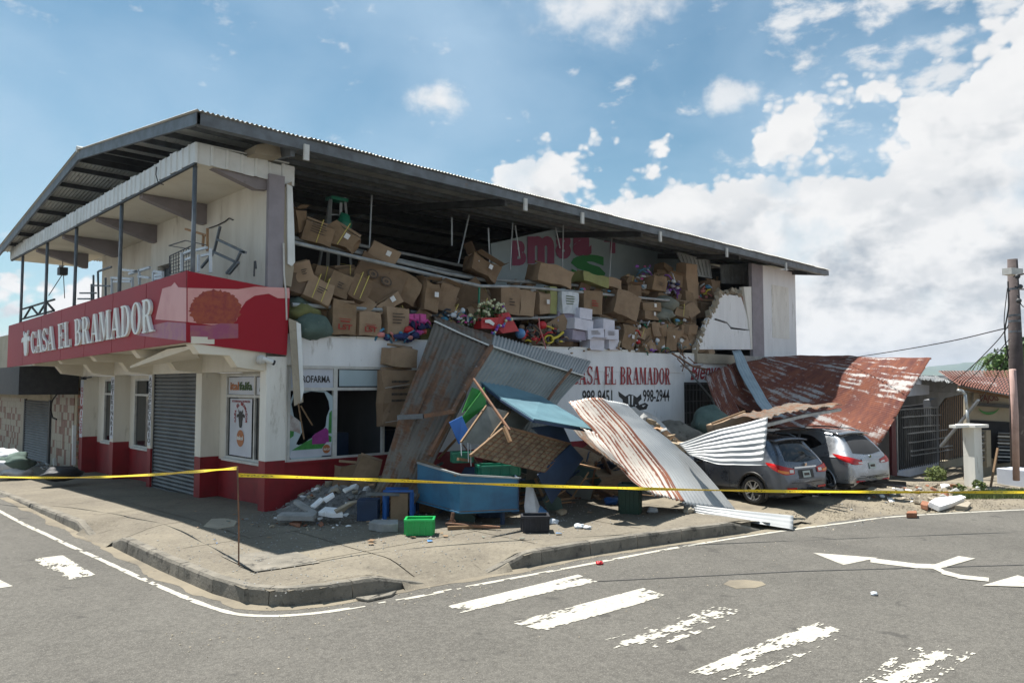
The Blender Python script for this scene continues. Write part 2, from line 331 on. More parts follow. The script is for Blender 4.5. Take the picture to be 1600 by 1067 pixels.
    # worn car paint
    for nm, c in (('car_silver', (.36, .38, .41)), ('car_grey', (.095, .115, .15))):
        m = bpy.data.materials.new(nm); m.use_nodes = True; g = G(m.node_tree); b = m.node_tree.nodes['Principled BSDF']
        p = g.node('ShaderNodeTexCoord').outputs['Object']
        dust = g.m('MULTIPLY', g.map(g.noise(p, 2.5, 6, .65), .40, .75), .35)
        g.put(b.inputs['Base Color'], g.mix(dust, c, (.26, .24, .21)))
        b.inputs['Metallic'].default_value = .75; g.put(b.inputs['Roughness'], g.map(dust, 0, .35, .24, .55))
        b.inputs['Coat Weight'].default_value = .6; b.inputs['Coat Roughness'].default_value = .08; MT[nm] = m
    for nm, c, r_, tr in (('car_glass', (.006, .007, .008), .05, 0), ('window_glass', (.015, .02, .024), .05, 0)):
        m = bpy.data.materials.new(nm); m.use_nodes = True; b = m.node_tree.nodes['Principled BSDF']
        b.inputs['Base Color'].default_value = (*c, 1); b.inputs['Roughness'].default_value = r_; b.inputs['Specular IOR Level'].default_value = .45
        MT[nm] = m
    m = bpy.data.materials.new('tape_black_stripe'); m.use_nodes = True; g = G(m.node_tree); b = m.node_tree.nodes['Principled BSDF']
    uv = g.node('ShaderNodeTexCoord').outputs['UV']; u, v, _ = g.xyz(uv)
    ph = g.m('FRACT', g.m('MULTIPLY', u, 1.1)); k = g.m('MULTIPLY', g.m('LESS_THAN', ph, .62), g.m('GREATER_THAN', g.noise(g.comb(g.m('MULTIPLY', u, 22), g.m('MULTIPLY', v, 8), 0.), 1., 1, .5), .56))
    k = g.m('MULTIPLY', k, g.m('LESS_THAN', g.m('ABSOLUTE', g.m('SUBTRACT', v, .5)), .27))
    g.put(b.inputs['Base Color'], g.mix(k, (.80, .58, .02), (.02, .018, .01))); b.inputs['Roughness'].default_value = .35; MT['tape'] = m
setup_mats()
# ------------------------------------------------------------------ object helpers
def V(*a): return Vector(a)
def tag(o, label=None, cat=None, group=None, kind=None):
    if label: o['label'] = label
    if cat: o['category'] = cat
    if group: o['group'] = group
    if kind: o['kind'] = kind
    return o
def empty(name, loc=(0, 0, 0), label=None, cat=None, group=None):
    o = bpy.data.objects.new(name, None); COL.objects.link(o); o.location = loc; o.empty_display_size = .2
    return tag(o, label, cat, group)
class MB:
    def __init__(s): s.v = []; s.f = []; s.uv = None
    def add(s, vs, fs):
        n = len(s.v); s.v += [tuple(p) for p in vs]; s.f += [tuple(i+n for i in f) for f in fs]; return s
    def box(s, a, b):
        x0, y0, z0 = a; x1, y1, z1 = b
        return s.add([(x0,y0,z0),(x1,y0,z0),(x1,y1,z0),(x0,y1,z0),(x0,y0,z1),(x1,y0,z1),(x1,y1,z1),(x0,y1,z1)],
                     [(0,3,2,1),(4,5,6,7),(0,1,5,4),(1,2,6,5),(2,3,7,6),(3,0,4,7)])
    def obox(s, c, ax, ay, az):
        """box from centre and three half-axis vectors"""
        c = Vector(c); P = [c+ax*i+ay*j+az*k for k in (-1, 1) for (i, j) in ((-1,-1),(1,-1),(1,1),(-1,1))]
        return s.add(P, [(0,3,2,1),(4,5,6,7),(0,1,5,4),(1,2,6,5),(2,3,7,6),(3,0,4,7)])
    def bar(s, p, q, w, h=None, up=(0, 0, 1)):
        p, q = Vector(p), Vector(q); h = h or w; d = (q-p); L = d.length; d.normalize(); up = Vector(up)
        sx = d.cross(up)
        if sx.length < 1e-3: sx = d.cross(Vector((0, 1, 0)))
        sx.normalize(); sz = sx.cross(d).normalized()
        return s.obox((p+q)/2, d*(L/2), sx*(w/2), sz*(h/2))
    def tube(s, pts, r, n=8, cap=True):
        pts = [Vector(p) for p in pts]; rings = []
        rr = r if isinstance(r, (list, tuple)) else [r]*len(pts)
        for i, p in enumerate(pts):
            d = (pts[min(i+1, len(pts)-1)]-pts[max(i-1, 0)]).normalized()
            a = d.cross(Vector((0, 0, 1)));
            if a.length < 1e-3: a = d.cross(Vector((1, 0, 0)))
            a.normalize(); b = d.cross(a)
            rings.append([p+(a*math.cos(t*2*math.pi/n)+b*math.sin(t*2*math.pi/n))*rr[i] for t in range(n)])
        vs = [v for rg in rings for v in rg]
        fs = [(i*n+t, i*n+(t+1) % n, (i+1)*n+(t+1) % n, (i+1)*n+t) for i in range(len(pts)-1) for t in range(n)]
        if cap: fs += [tuple(range(n-1, -1, -1)), tuple((len(pts)-1)*n+t for t in range(n))]
        return s.add(vs, fs)
    def prism(s, poly, vec):
        """closed planar polygon (3D points) swept along vec"""
        n = len(poly); poly = [Vector(p) for p in poly]; vec = Vector(vec)
        return s.add(poly+[p+vec for p in poly], [tuple(range(n-1, -1, -1)), tuple(range(n, 2*n))]+[(i, (i+1) % n, n+(i+1) % n, n+i) for i in range(n)])
    def quad(s, *p): return s.add(p, [tuple(range(len(p)))])
    def ball(s, c, r, n=8, m=6, sq=(1, 1, 1)):
        c = Vector(c); vs = [c+Vector((0, 0, r*sq[2]))]
        for i in range(1, m):
            for j in range(n):
                a, b = math.pi*i/m, 2*math.pi*j/n
                vs.append(c+Vector((r*sq[0]*math.sin(a)*math.cos(b), r*sq[1]*math.sin(a)*math.sin(b), r*sq[2]*math.cos(a))))
        vs.append(c-Vector((0, 0, r*sq[2]))); L = len(vs)-1
        fs = [(0, 1+j, 1+(j+1) % n) for j in range(n)]
        for i in range(m-2):
            for j in range(n): fs.append((1+i*n+j, 1+(i+1)*n+j, 1+(i+1)*n+(j+1) % n, 1+i*n+(j+1) % n))
        fs += [(L, 1+(m-2)*n+(j+1) % n, 1+(m-2)*n+j) for j in range(n)]
        return s.add(vs, fs)
    def data(s, name):
        me = bpy.data.meshes.new(name); me.from_pydata(s.v, [], s.f); me.update(); return me
    def build(s, name, m, parent=None, smooth=False, bevel=0, recalc=True, solid=0):
        me = s.data(name)
        if recalc:
            bm = bmesh.new(); bm.from_mesh(me); bmesh.ops.recalc_face_normals(bm, faces=bm.faces); bm.to_mesh(me); bm.free()
        if smooth:
            for p in me.polygons: p.use_smooth = True
        me.materials.append(MT[m] if isinstance(m, str) else m)
        o = bpy.data.objects.new(name, me); COL.objects.link(o)
        if parent is not None:
            o.parent = parent; bpy_inv(o, parent)
        if bevel:
            b = o.modifiers.new('bevel', 'BEVEL'); b.width = bevel; b.segments = 2; b.limit_method = 'ANGLE'
        if solid:
            b = o.modifiers.new('solid', 'SOLIDIFY'); b.thickness = solid; b.offset = 0
        return o
def wmat(o):
    m = Matrix.LocRotScale(o.location, o.rotation_euler, o.scale)
    return wmat(o.parent) @ o.matrix_parent_inverse @ m if o.parent else m
def bpy_inv(o, parent):
    """meshes are written in world coordinates; keep them there under a moved parent"""
    o.matrix_parent_inverse = wmat(parent).inverted()
def copy_tree(o, parent=None):
    c = o.copy(); COL.objects.link(c)
    if parent is not None: c.parent = parent; c.matrix_parent_inverse = o.matrix_parent_inverse.copy()
    for ch in KIDS.get(o.name, [x for x in COL.objects if x.parent is o]): copy_tree(ch, c)
    return c
KIDS = {}
# world-space quad mapped flat shapes (prints, lettering)
def q4(bl, br, tr, tl):
    bl, br, tr, tl = map(Vector, (bl, br, tr, tl)); n = (br-bl).cross(tl-bl).normalized()
    def f(u, v, off=0.): return (bl*(1-u)+br*u)*(1-v)+(tl*(1-u)+tr*u)*v+n*off
    return f
def lettering(s, bl, br, tr, tl, m, parent, name='lettering', ext=0.004, shear=0., bold=0.0, off=.003, fit=True, mirror=False):
    cu = bpy.data.curves.new('t', 'FONT'); cu.body = s; cu.shear = shear; cu.offset = bold; cu.extrude = .5; cu.resolution_u = 3
    to = bpy.data.objects.new('t', cu); COL.objects.link(to)
    bpy.context.view_layer.update()
    me = bpy.data.meshes.new_from_object(to.evaluated_get(bpy.context.evaluated_depsgraph_get()))
    bpy.data.objects.remove(to)
    xs = [v.co.x for v in me.vertices]; ys = [v.co.y for v in me.vertices]; x0, x1, y0, y1 = min(xs), max(xs), min(ys), max(ys)
    f = q4(bl, br, tr, tl)
    for v in me.vertices:
        u = (v.co.x-x0)/(x1-x0)
        if mirror: u = 1-u
        v.co = f(u, (v.co.y-y0)/(y1-y0), off+(ext if v.co.z > 0 else 0))
    me.materials.append(MT[m]); me.name = name
    o = bpy.data.objects.new(name, me); COL.objects.link(o)
    if parent is not None: o.parent = parent; bpy_inv(o, parent)
    return o
# a bold serif alphabet drawn as polygons in a unit cell (for the shop name)
def serif(ch):
    P = []
    def r(x0, y0, x1, y1): P.append([(x0, y0), (x1, y0), (x1, y1), (x0, y1)])
    def stem(x, w=.2, s=.07):
        r(x, 0, x+w, 1); r(x-s, 0, x+w+s, .055); r(x-s, .945, x+w+s, 1)
    def arc(cx, cy, rx, ry, tx, ty, a0, a1, n=14):
        for i in range(n):
            A, B = R(a0+(a1-a0)*i/n), R(a0+(a1-a0)*(i+1)/n)
            P.append([(cx+rx*math.cos(A), cy+ry*math.sin(A)), (cx+rx*math.cos(B), cy+ry*math.sin(B)),
                      (cx+(rx-tx)*math.cos(B), cy+(ry-ty)*math.sin(B)), (cx+(rx-tx)*math.cos(A), cy+(ry-ty)*math.sin(A))])
    def diag(x0, x1, w, y0=0, y1=1): P.append([(x0, y0), (x0+w, y0), (x1+w, y1), (x1, y1)])
    W_ = .8
    if ch == 'A':
        diag(.06, .36, .07); diag(.62, .36, .22); P.append([(.36, 1), (.58, 1), (.55, .9), (.39, .9)]); r(.18, .27, .7, .33); r(-.02, 0, .22, .055); r(.54, 0, .92, .055); W_ = .9
    elif ch == 'C':
        arc(.42, .5, .42, .5, .2, .06, 50, 310, 18); r(.68, .68, .74, .97); r(.68, .03, .74, .32); W_ = .78
    elif ch == 'S':
        arc(.36, .735, .33, .265, .15, .07, 20, 270, 12); arc(.36, .265, .35, .265, .15, .07, 90, -160, 12)
        P.append([(.15, .60), (.36, .47), (.50, .47), (.30, .62)]); r(.62, .70, .68, .97); r(.0, .03, .06, .32); W_ = .72
    elif ch == 'E':
        stem(.07); r(.2, .945, .7, 1); r(.2, 0, .72, .055); r(.2, .48, .5, .54); r(.64, .74, .7, 1); r(.66, 0, .72, .28); r(.47, .38, .52, .64); W_ = .74
    elif ch == 'L':
        stem(.07); r(.2, 0, .7, .055); r(.64, 0, .7, .30); W_ = .72
    elif ch == 'B':
        stem(.07); arc(.36, .745, .32, .255, .17, .06, -90, 90); arc(.36, .265, .37, .265, .18, .06, -90, 90)
        for y in (0, .945, .47): r(.2, y, .37, y+.055)
        W_ = .78
    elif ch == 'R':
        stem(.07); arc(.36, .74, .34, .26, .18, .06, -90, 90); r(.2, .945, .37, 1); r(.2, .48, .37, .535); P.append([(.34, .5), (.52, .5), (.78, 0), (.58, 0)]); r(.56, 0, .88, .055); W_ = .86
    elif ch == 'M':
        r(.06, 0, .13, 1); r(-.01, 0, .2, .055); r(-.01, .945, .26, 1); P.append([(.08, 1), (.30, 1), (.55, .12), (.47, .0)]); P.append([(.47, 0), (.55, .12), (.80, 1), (.74, 1)])
        r(.76, 0, .96, 1); r(.69, 0, 1.03, .055); r(.72, .945, 1.03, 1); W_ = 1.06
    elif ch == 'D':
        stem(.07); arc(.34, .5, .44, .5, .21, .055, -90, 90, 16); r(.2, .945, .35, 1); r(.2, 0, .35, .055); W_ = .82
    elif ch == 'O':
        arc(.41, .5, .41, .5, .2, .055, 0, 360, 24); W_ = .84
    else: W_ = .42
    return P, W_
def serif_line(s, bl, br, tr, tl, m, parent, ext=.05, off=.003, each=True, gap=.1):
    gl = [serif(c) for c in s]; tot = sum(w+gap for _, w in gl)-gap; f = q4(bl, br, tr, tl); x = 0
    mb = MB(); out = []
    for (P, w), c in zip(gl, s):
        for k, poly in enumerate(P):
            e = ext-.0004*(k % 7)
            a = [f((x+px)/tot, py, off) for px, py in poly]; b = [f((x+px)/tot, py, off+e) for px, py in poly]; n = len(poly)
            mb.add(a+b, [tuple(range(n-1, -1, -1)), tuple(range(n, 2*n))]+[(i, (i+1) % n, n+(i+1) % n, n+i) for i in range(n)])
        x += w+gap
        if each and P: out.append(mb.build('letter', m, parent)); mb = MB()
    if not each: out.append(mb.build('lettering', m, parent))
    return out
# corrugated metal sheet through a net of control points: rows run ALONG the corrugations
def cr1(a, b, c, d, t):
    return ((b*2)+(c-a)*t+(a*2-b*5+c*4-d)*t*t+(b*3-a-c*3+d)*t*t*t)*.5
def cspline(P, t):
    n = len(P)-1; x = min(max(t, 0), .999999)*n; i = int(x); f = x-i
    if n == 1: return P[0].lerp(P[1], f)
    g_ = lambda k: P[k] if 0 <= k <= n else (P[0]*2-P[1] if k < 0 else P[n]*2-P[n-1])
    return cr1(g_(i-1), g_(i), g_(i+1), g_(i+2), f)
def sheet(name, rows, m, parent=None, pitch=.1, amp=.012, nv=24, u0=0., u1=1., dent=.02, seed=1, jag=0., box=False, wid=None, seg=6, solid=.003):
    rows = [[Vector(p) for p in r_] for r_ in rows]
    def S(u, v): return cspline([cspline(r_, u) for r_ in rows], v)
    wm = wid or sum((S(u1, k/4)-S(u0, k/4)).length for k in range(5))/5
    ln = sum((S(.5, (k+1)/10)-S(.5, k/10)).length for k in range(10))
    nw = max(2, round(wm/pitch)); nu = nw*seg; vs = []; uvs = []
    for j in range(nv+1):
        for i in range(nu+1):
            u = u0+(u1-u0)*i/nu; v = j/nv
            if jag: v = max(0, min(1, v)) + (jag*(noise.noise(V(int(i/nu*wm/.8)*3.3, seed, 0)))*(1 if j == nv else 0) if j in (0, nv) else 0)
            p = S(u, v); e = .01
            n = (S(min(u+e, 1), v)-S(max(u-e, 0), v)).cross(S(u, min(v+e, 1))-S(u, max(v-e, 0)))
            n = n.normalized() if n.length > 0 else V(0, 0, 1)
            ph = i/seg*2*math.pi
            w = math.sin(ph)
            if box: w = max(-1, min(1, w*2.5))
            q = V(u*wm*1.3+seed*7, v*ln*.7, seed); dn = noise.noise(q)*dent+noise.noise(q*2.7)*dent*.35-abs(noise.noise(V(u*wm*.5+seed, v*ln*1.1, seed*2)))*dent*1.1
            ee = min(v, 1-v)*ln
            if ee < .25: dn += (1-ee/.25)**2*dent*1.6*noise.noise(V(u*wm*2.2, seed*5, v*3))
            vs.append(p+n*(amp*w+dn)); uvs.append((u*wm, v*ln))
    fs = [(j*(nu+1)+i, j*(nu+1)+i+1, (j+1)*(nu+1)+i+1, (j+1)*(nu+1)+i) for j in range(nv) for i in range(nu)]
    me = bpy.data.meshes.new(name); me.from_pydata(vs, [], fs); me.update()
    ul = me.uv_layers.new(name='UVMap')
    for lp in me.loops: ul.data[lp.index].uv = uvs[lp.vertex_index]
    for p in me.polygons: p.use_smooth = True
    me.materials.append(MT[m]); o = bpy.data.objects.new(name, me); COL.objects.link(o)
    if parent is not None: o.parent = parent; bpy_inv(o, parent)
    if solid:
        b = o.modifiers.new('solid', 'SOLIDIFY'); b.thickness = solid; b.offset = 0
    return o
# ================================================================== GROUND, ROAD, PAVEMENT
RZ = -.22                                   # road level; the pavement by the shop is 0
def gz(x, y): return -.022*max(0., y)       # pavement falls gently along the left street
def grid_mesh(name, m, x0, x1, nx, y0, y1, ny, zf, kind='structure', keep=None):
    vs = []; idx = {}; fs = []
    for j in range(ny+1):
        for i in range(nx+1):
            x = x0+(x1-x0)*i/nx; y = y0+(y1-y0)*j/ny; vs.append((x, y, zf(x, y)))
    for j in range(ny):
        for i in range(nx):
            a = j*(nx+1)+i
            if keep and not keep(x0+(x1-x0)*(i+.5)/nx, y0+(y1-y0)*(j+.5)/ny): continue
            fs.append((a, a+1, a+nx+2, a+nx+1))
    mb = MB(); mb.v = vs; mb.f = fs; o = mb.build(name, m, recalc=False); return tag(o, kind=kind)
# one sheet to the horizon (falls away a little beyond the shop, as the street does)
def far_z(x, y):
    s = min(1, max(0, (x-14)/13)); s = s*s*(3-2*s); t = min(1, max(0, (y+9.6)/3.5)); t = t*t*(3-2*t)
    l = min(1, max(0, (y-2)/20))
    return -.30 - .95*s*t - .35*l
mb = MB(); xs = [-3500, -600, -120, -40, -14] + [-6+i*1.0 for i in range(50)] + [60, 90, 200, 800, 4500]
ys = [-3500, -400, -90, -40, -22] + [-16+i*1.0 for i in range(46)] + [45, 90, 200, 800, 4500]
mb.v = [(x, y, far_z(x, y)) for y in ys for x in xs]; n_ = len(xs)
mb.f = [(j*n_+i, j*n_+i+1, (j+1)*n_+i+1, (j+1)*n_+i) for j in range(len(ys)-1) for i in range(n_-1)]
tag(mb.build('ground', 'dirt', recalc=False), kind='structure')
# edge of the right-hand road (curving away to the right) on its far side
edge = [(-3.15, 120), (-3.15, 30), (-3.12, 6), (-3.08, 0), (-3.10, -2.8), (-3.05, -4.64), (-2.93, -5.45), (-2.62, -5.93), (-2.1, -6.17), (-1.65, -6.24), (-.67, -6.34), (.76, -6.62), (2.38, -6.80), (3.7, -7.08), (5.11, -7.42), (6.75, -7.84), (8.6, -8.35), (10.5, -9.0), (12.1, -9.95), (13.6, -10.8), (18, -13.4), (26, -18.5), (60, -40), (140, -95)]
road = [(x, y, RZ) for x, y in edge] + [(140, -160, RZ), (-60, -160, RZ), (-60, 120, RZ)]
mb = MB(); mb.v = road; mb.f = [tuple(range(len(road)-1, -1, -1))]
o = mb.build('road', 'asphalt'); tag(o, kind='structure')
bm = bmesh.new(); bm.from_mesh(o.data); bmesh.ops.triangulate(bm, faces=bm.faces, ngon_method='EAR_CLIP'); bm.to_mesh(o.data); bm.free()
# pavement slabs: top, with expansion joints, bounded by raised kerb stones
pave = empty('pavement'); tag(pave, kind='structure')
def kerb_run(pts, w=.17, h0=.0, h1=.0, seg=1.15, parent=pave, drop0=False, drop1=False):
    """separate kerb stones along a polyline; outer face on the line, top at pavement level"""
    P = [V(*p) for p in pts]; L = [0]
    for a, b in zip(P, P[1:]): L.append(L[-1]+(b-a).length)
    def at(s):
        for i in range(len(L)-1):
            if s <= L[i+1] or i == len(L)-2:
                return P[i].lerp(P[i+1], (s-L[i])/(L[i+1]-L[i])), (P[i+1]-P[i]).normalized()
    N = max(1, round(L[-1]/seg)); rnd = random.Random(5)
    for k in range(N):
        s0 = L[-1]*k/N+(.006 if k else 0); s1 = L[-1]*(k+1)/N-(.006 if k < N-1 else 0); mb = MB(); rows = []
        M = 6
        for j in range(M+1):
            s = s0+(s1-s0)*j/M; p, d = at(s); nrm = V(-d.y, d.x, 0)
            if nrm.dot(V(1, 1, 0)) < 0: nrm = -nrm
            top = gz(p.x, p.y)+.012+rnd.uniform(-.003, .003)
            if drop0 and s < .8: top = RZ+.02+(top-RZ-.02)*(s/.8)**1.0
            if drop1 and L[-1]-s < .8: top = RZ+.02+(top-RZ-.02)*((L[-1]-s)/.8)
            c = rnd.uniform(0, .012)
            rows.append([V(p.x, p.y, RZ-.05), V(p.x, p.y, 0)+nrm*(.012+c)+V(0, 0, top-.03-c), V(p.x, p.y, 0)+nrm*(.035+c)+V(0, 0, top), V(p.x, p.y, 0)+nrm*w+V(0, 0, top), V(p.x, p.y, 0)+nrm*w+V(0, 0, RZ-.05)])
        vs = [v for r_ in rows for v in r_]; fs = [(j*5+i, j*5+i+1, (j+1)*5+i+1, (j+1)*5+i) for j in range(M) for i in range(4)]
        fs += [(4, 3, 2, 1, 0), tuple(M*5+i for i in range(5))]
        mb.add(vs, fs).build('kerb_stone', 'kerb', parent, smooth=False)
corner = [(-3.08, -.05), (-3.10, -2.8), (-3.05, -4.64), (-2.93, -5.45), (-2.62, -5.93), (-2.1, -6.17), (-1.65, -6.24), (-.62, -6.36)]
kerb_run([(x, y, 0) for x, y in corner], drop0=True, drop1=True)
kerb_run([(.45, -6.55, 0), (2.38, -6.80, 0), (3.7, -7.08, 0), (5.11, -7.42, 0), (6.7, -7.84, 0)], drop0=True, drop1=True)
kerb_run([(-3.12, .98, 0), (-3.12, 6, 0), (-3.15, 14, 0), (-3.15, 30, 0)], drop0=True)
# pavement surface: grid clipped to inside the kerb line, sinking into two ramps
def inside(x, y):
    if x < -2.98: return False
    for (a, b), (c, d) in zip(edge, edge[1:]):
        if a <= x <= c and c > a and x > -2.98:
            return y > b+(d-b)*(x-a)/(c-a)+.1
    return True
def line_y(x):
    for (a, b), (c, d) in zip(edge, edge[1:]):
        if a <= x <= c and c > a and x > -2.9: return b+(d-b)*(x-a)/(c-a)
    return -6.2
def pz(x, y):
    """pavement height: flat, sinking to the road at the two gaps in the kerb and at the far right end"""
    z = gz(x, y)
    e = x+3.10; s_ = max(-.05-y, y-.98, 0); t1 = min(1, max(e/1.1, s_/.8)) if y > -3 else 1
    e = y-line_y(x); s_ = max(-.62-x, x-.45, 0); t2 = min(1, max(e/1.1, s_/.8)) if x > -2.4 else 1
    t = max(0, min(t1, t2)); t = t*t*(3-2*t) if t < 1 else 1
    z = RZ+.012+(z-RZ-.012)*t
    t = min(1, max(0, (x-6.2)/1.6)); z -= .16*t*t*(3-2*t)
    return z
for (xa, xb, ya, yb) in [(-2.98, -1.46, y, y+2.38) for y in (-2.4, 0, 2.4, 4.8, 7.2, 9.6, 12, 14.4, 16.8, 19.2, 21.6)] + [(-1.44, .45, y, y+2.38) for y in (-2.4, 0, 2.4, 4.8, 7.2, 9.6, 12, 14.4, 16.8, 19.2, 21.6)] + \
        [(x, x+2.38, -4.7, -2.42) for x in (-2.98, -.58, 1.82, 4.22)] + [(x, x+2.38, -2.4, .1) for x in (.47, 2.87, 5.27)] + [(x, x+2.38, -8.2, -4.72) for x in (-2.98, -.58, 1.82, 4.22)]:
    g_ = .004; nx = 20; ny = 20
    o = grid_mesh('pavement_slab', 'pavement', xa+g_, xb, nx, ya+g_, yb, ny, lambda x, y: pz(x, y)+.004+noise.noise(V(x*.8, y*.8, 0))*.012, keep=None)
    # keep the slab inside the kerb by clipping against the road edge
    bm = bmesh.new(); bm.from_mesh(o.data)
    for (a, b), (c, d) in zip(edge[3:16], edge[4:17]):
        dirn = V(c-a, d-b, 0).normalized(); nr = V(-dirn.y, dirn.x, 0)
        if nr.dot(V(1, 1, 0)) < 0: nr = -nr
        if nr.x > .9:
            if xa > -2.5: continue
        elif xb < min(a, c)-.25 or xa > max(a, c)+.25: continue
        bmesh.ops.bisect_plane(bm, geom=bm.verts[:]+bm.edges[:]+bm.faces[:], plane_co=V(a, b, 0)+nr*.165, plane_no=-nr, clear_outer=True) if (a > -3.06 or True) and -9 < (yb) < 30 and not (nr.x > .9 and b > 30) else None
    bm.to_mesh(o.data); bm.free()
    if not o.data.polygons: bpy.data.objects.remove(o); continue
    del o['kind']; o.parent = pave
# concrete bed under the slabs (seen in the joints and ramps)
def filler(pts):
    P = []
    for (a, b), (c, d) in zip(pts, pts[1:]):
        n = max(2, int(math.hypot(c-a, d-b)/.15)); P += [(a+(c-a)*i/n, b+(d-b)*i/n) for i in range(n)]
    mb = MB()
    for i, (x, y) in enumerate(P):
        j = min(i+1, len(P)-1); k = max(i-1, 0); dn = V(P[j][0]-P[k][0], P[j][1]-P[k][1], 0).normalized(); nr = V(-dn.y, dn.x, 0)
        if nr.dot(V(1, 1, 0)) < 0: nr = -nr
        top = pz(x+nr.x*.16, y+nr.y*.16)+.004
        q = V(x, y, 0)+nr*.16; w = V(x, y, 0)+nr*.50
        mb.v += [(q.x, q.y, top), (w.x, w.y, pz(w.x, w.y)+.006), (q.x, q.y, RZ-.1)]
    for i in range(len(P)-1): mb.f += [(3*i, 3*i+1, 3*i+4, 3*i+3), (3*i, 3*i+3, 3*i+5, 3*i+2)]
    mb.build('kerb_edge_concrete', 'pavement', pave)
filler(corner); filler([(.45, -6.55), (2.38, -6.80), (3.7, -7.08), (5.11, -7.42), (6.7, -7.84)]); filler([(-3.12, .98), (-3.12, 6), (-3.15, 14), (-3.15, 26)])
bed = grid_mesh('pavement_bed', 'pavement', -2.95, 8.2, 60, -8.2, .4, 50, lambda x, y: pz(x, y)-.012, keep=inside); del bed['kind']; bed.parent = pave
bed = grid_mesh('pavement_bed', 'pavement', -2.95, .5, 12, .4, 26, 40, lambda x, y: pz(x, y)-.012); del bed['kind']; bed.parent = pave
# concrete lips where the pavement meets the road in the two gaps
for P_ in ([(-3.08, -.35), (-3.08, 0), (-3.12, 1), (-3.12, 1.4)], [(-1.0, -6.31), (-.62, -6.36), (.45, -6.55), (.9, -6.62)]):
    mb = MB(); pts_ = []
    for (a_, b_), (c_, d_) in zip(P_, P_[1:]): pts_ += [(a_+(c_-a_)*i/8, b_+(d_-b_)*i/8) for i in range(8)]
    for x, y in pts_:
        nx_, ny_ = (1, 0) if x < -2.9 else (.17, .98)
        for e_ in (-.10, .02, .19, .32): mb.v.append((x+nx_*e_, y+ny_*e_, (RZ+.003 if e_ < 0 else pz(x+nx_*e_, y+ny_*e_)+.004)))
    n_ = len(pts_); mb.f = [(4*i+k, 4*i+k+1, 4*i+k+5, 4*i+k+4) for i in range(n_-1) for k in range(3)]; mb.build('kerb_ramp', 'pavement', pave)
# inspection patch of darker concrete
a = [U(345, 868, z=.016), U(455, 857, z=.016), U(500, 878, z=.016), U(400, 893, z=.016)]
MB().quad(*a).build('concrete_patch', 'kerb', pave)
# dirt verge under the cars, bumpy, sinking behind them
def vz(x, y):
    b = -.175-max(0, x-14)*.004; s = min(1, max(0, (x-15)/11)); s = s*s*(3-2*s); t = min(1, max(0, (y+9.4)/3.2)); t = t*t*(3-2*t)
    e = 99
    for (a, b_), (c, d) in zip(edge[14:], edge[15:]):
        if a <= x <= c: e = y-(b_+(d-b_)*(x-a)/(c-a))
    k = min(1, max(0, e/.8))
    return b - .92*s*t - (1-k)*.05 + k*(noise.noise(V(x*1.3, y*1.3, 2))*.035+noise.noise(V(x*5, y*5, 7))*.012)
o = grid_mesh('dirt_verge', 'dirt', 6.2, 32, 200, -18, 0, 140, vz)
bm = bmesh.new(); bm.from_mesh(o.data)
for (a, b), (c, d) in zip(edge[13:19], edge[14:20]):
    pass
dead = []
for v in bm.verts:
    for (a, b), (c, d) in zip(edge[13:], edge[14:]):
        if a <= v.co.x <= c:
            ye = b+(d-b)*(v.co.x-a)/(c-a)
            if v.co.y < ye-.25: dead.append(v)
            elif v.co.y < ye+.02: v.co.z = RZ-.03
bmesh.ops.delete(bm, geom=dead, context='VERTS'); bm.to_mesh(o.data); bm.free()
# gutter dirt along the kerb on the road
mb = MB(); gp = [(-3.12, 8), (-3.10, 2), (-3.08, 0), (-3.10, -2.8), (-3.05, -4.64), (-2.93, -5.45), (-2.62, -5.93), (-2.1, -6.17), (-1.65, -6.24), (-.67, -6.34), (.76, -6.62), (2.38, -6.80), (3.7, -7.08), (5.11, -7.42), (6.75, -7.84), (8.6, -8.35)]
fine = []
for (a, b), (c, d) in zip(gp, gp[1:]):
    n = max(2, int(math.hypot(c-a, d-b)/.12)); fine += [(a+(c-a)*i/n, b+(d-b)*i/n) for i in range(n)]
for i, (x, y) in enumerate(fine):
    j = min(i+1, len(fine)-1); k = max(i-1, 0); dn = V(fine[j][0]-fine[k][0], fine[j][1]-fine[k][1], 0).normalized(); nr = V(dn.y, -dn.x, 0)
    if nr.dot(V(-1, -1, 0)) < 0: nr = -nr
    w = .17+.10*noise.noise(V(x*1.5, y*1.5, 0))+.05*noise.noise(V(x*7, y*7, 0))
    p = V(x, y, 0)-nr*.02; q = V(x, y, 0)+nr*w; mb.v += [(p.x, p.y, RZ+.012), (q.x, q.y, RZ+.003)]
mb.f = [(2*i, 2*i+1, 2*i+3, 2*i+2) for i in range(len(fine)-1)]
tag(mb.build('gutter_dirt', 'dirt'), kind='structure')
# ------------------------------------------------------------------ road paint (worn away by traffic: real holes)
def paint(name, quad, wear, seed, nu=190, nv=44, edge_r=.35, streak=1.6):
    f = q4(*[U(px, py, z=RZ+.006) for px, py in quad]); mb = MB(); n = nu+1
    mb.v = [f(i/nu, j/nv) for j in range(nv+1) for i in range(nu+1)]
    for j in range(nv):
        for i in range(nu):
            u, v = (i+.5)/nu, (j+.5)/nv; p = f(u, v)
            w = noise.noise(V(u*streak*2.2, v*2.0, seed*3.1))*.6+noise.noise(V(p.x*7, p.y*7, seed))*.35+noise.noise(V(p.x*19, p.y*19, seed))*.22
            ed = min(u, 1-u, (v)*.35, (1-v)*.35)/.06
            if w < wear-.5+max(0, 1-ed)*edge_r+.30*noise.noise(V(p.x*26, p.y*26, 1))+.16*noise.noise(V(p.x*60, p.y*60, 1)): continue
            a = j*n+i; mb.f.append((a, a+1, a+n+1, a+n))
    if mb.f:
        tag(mb.build(name, 'road_paint', recalc=False), kind='structure')
paint('crosswalk_stripe', [(700, 946), (720, 957), (934, 908), (903, 897)], .12, 1)
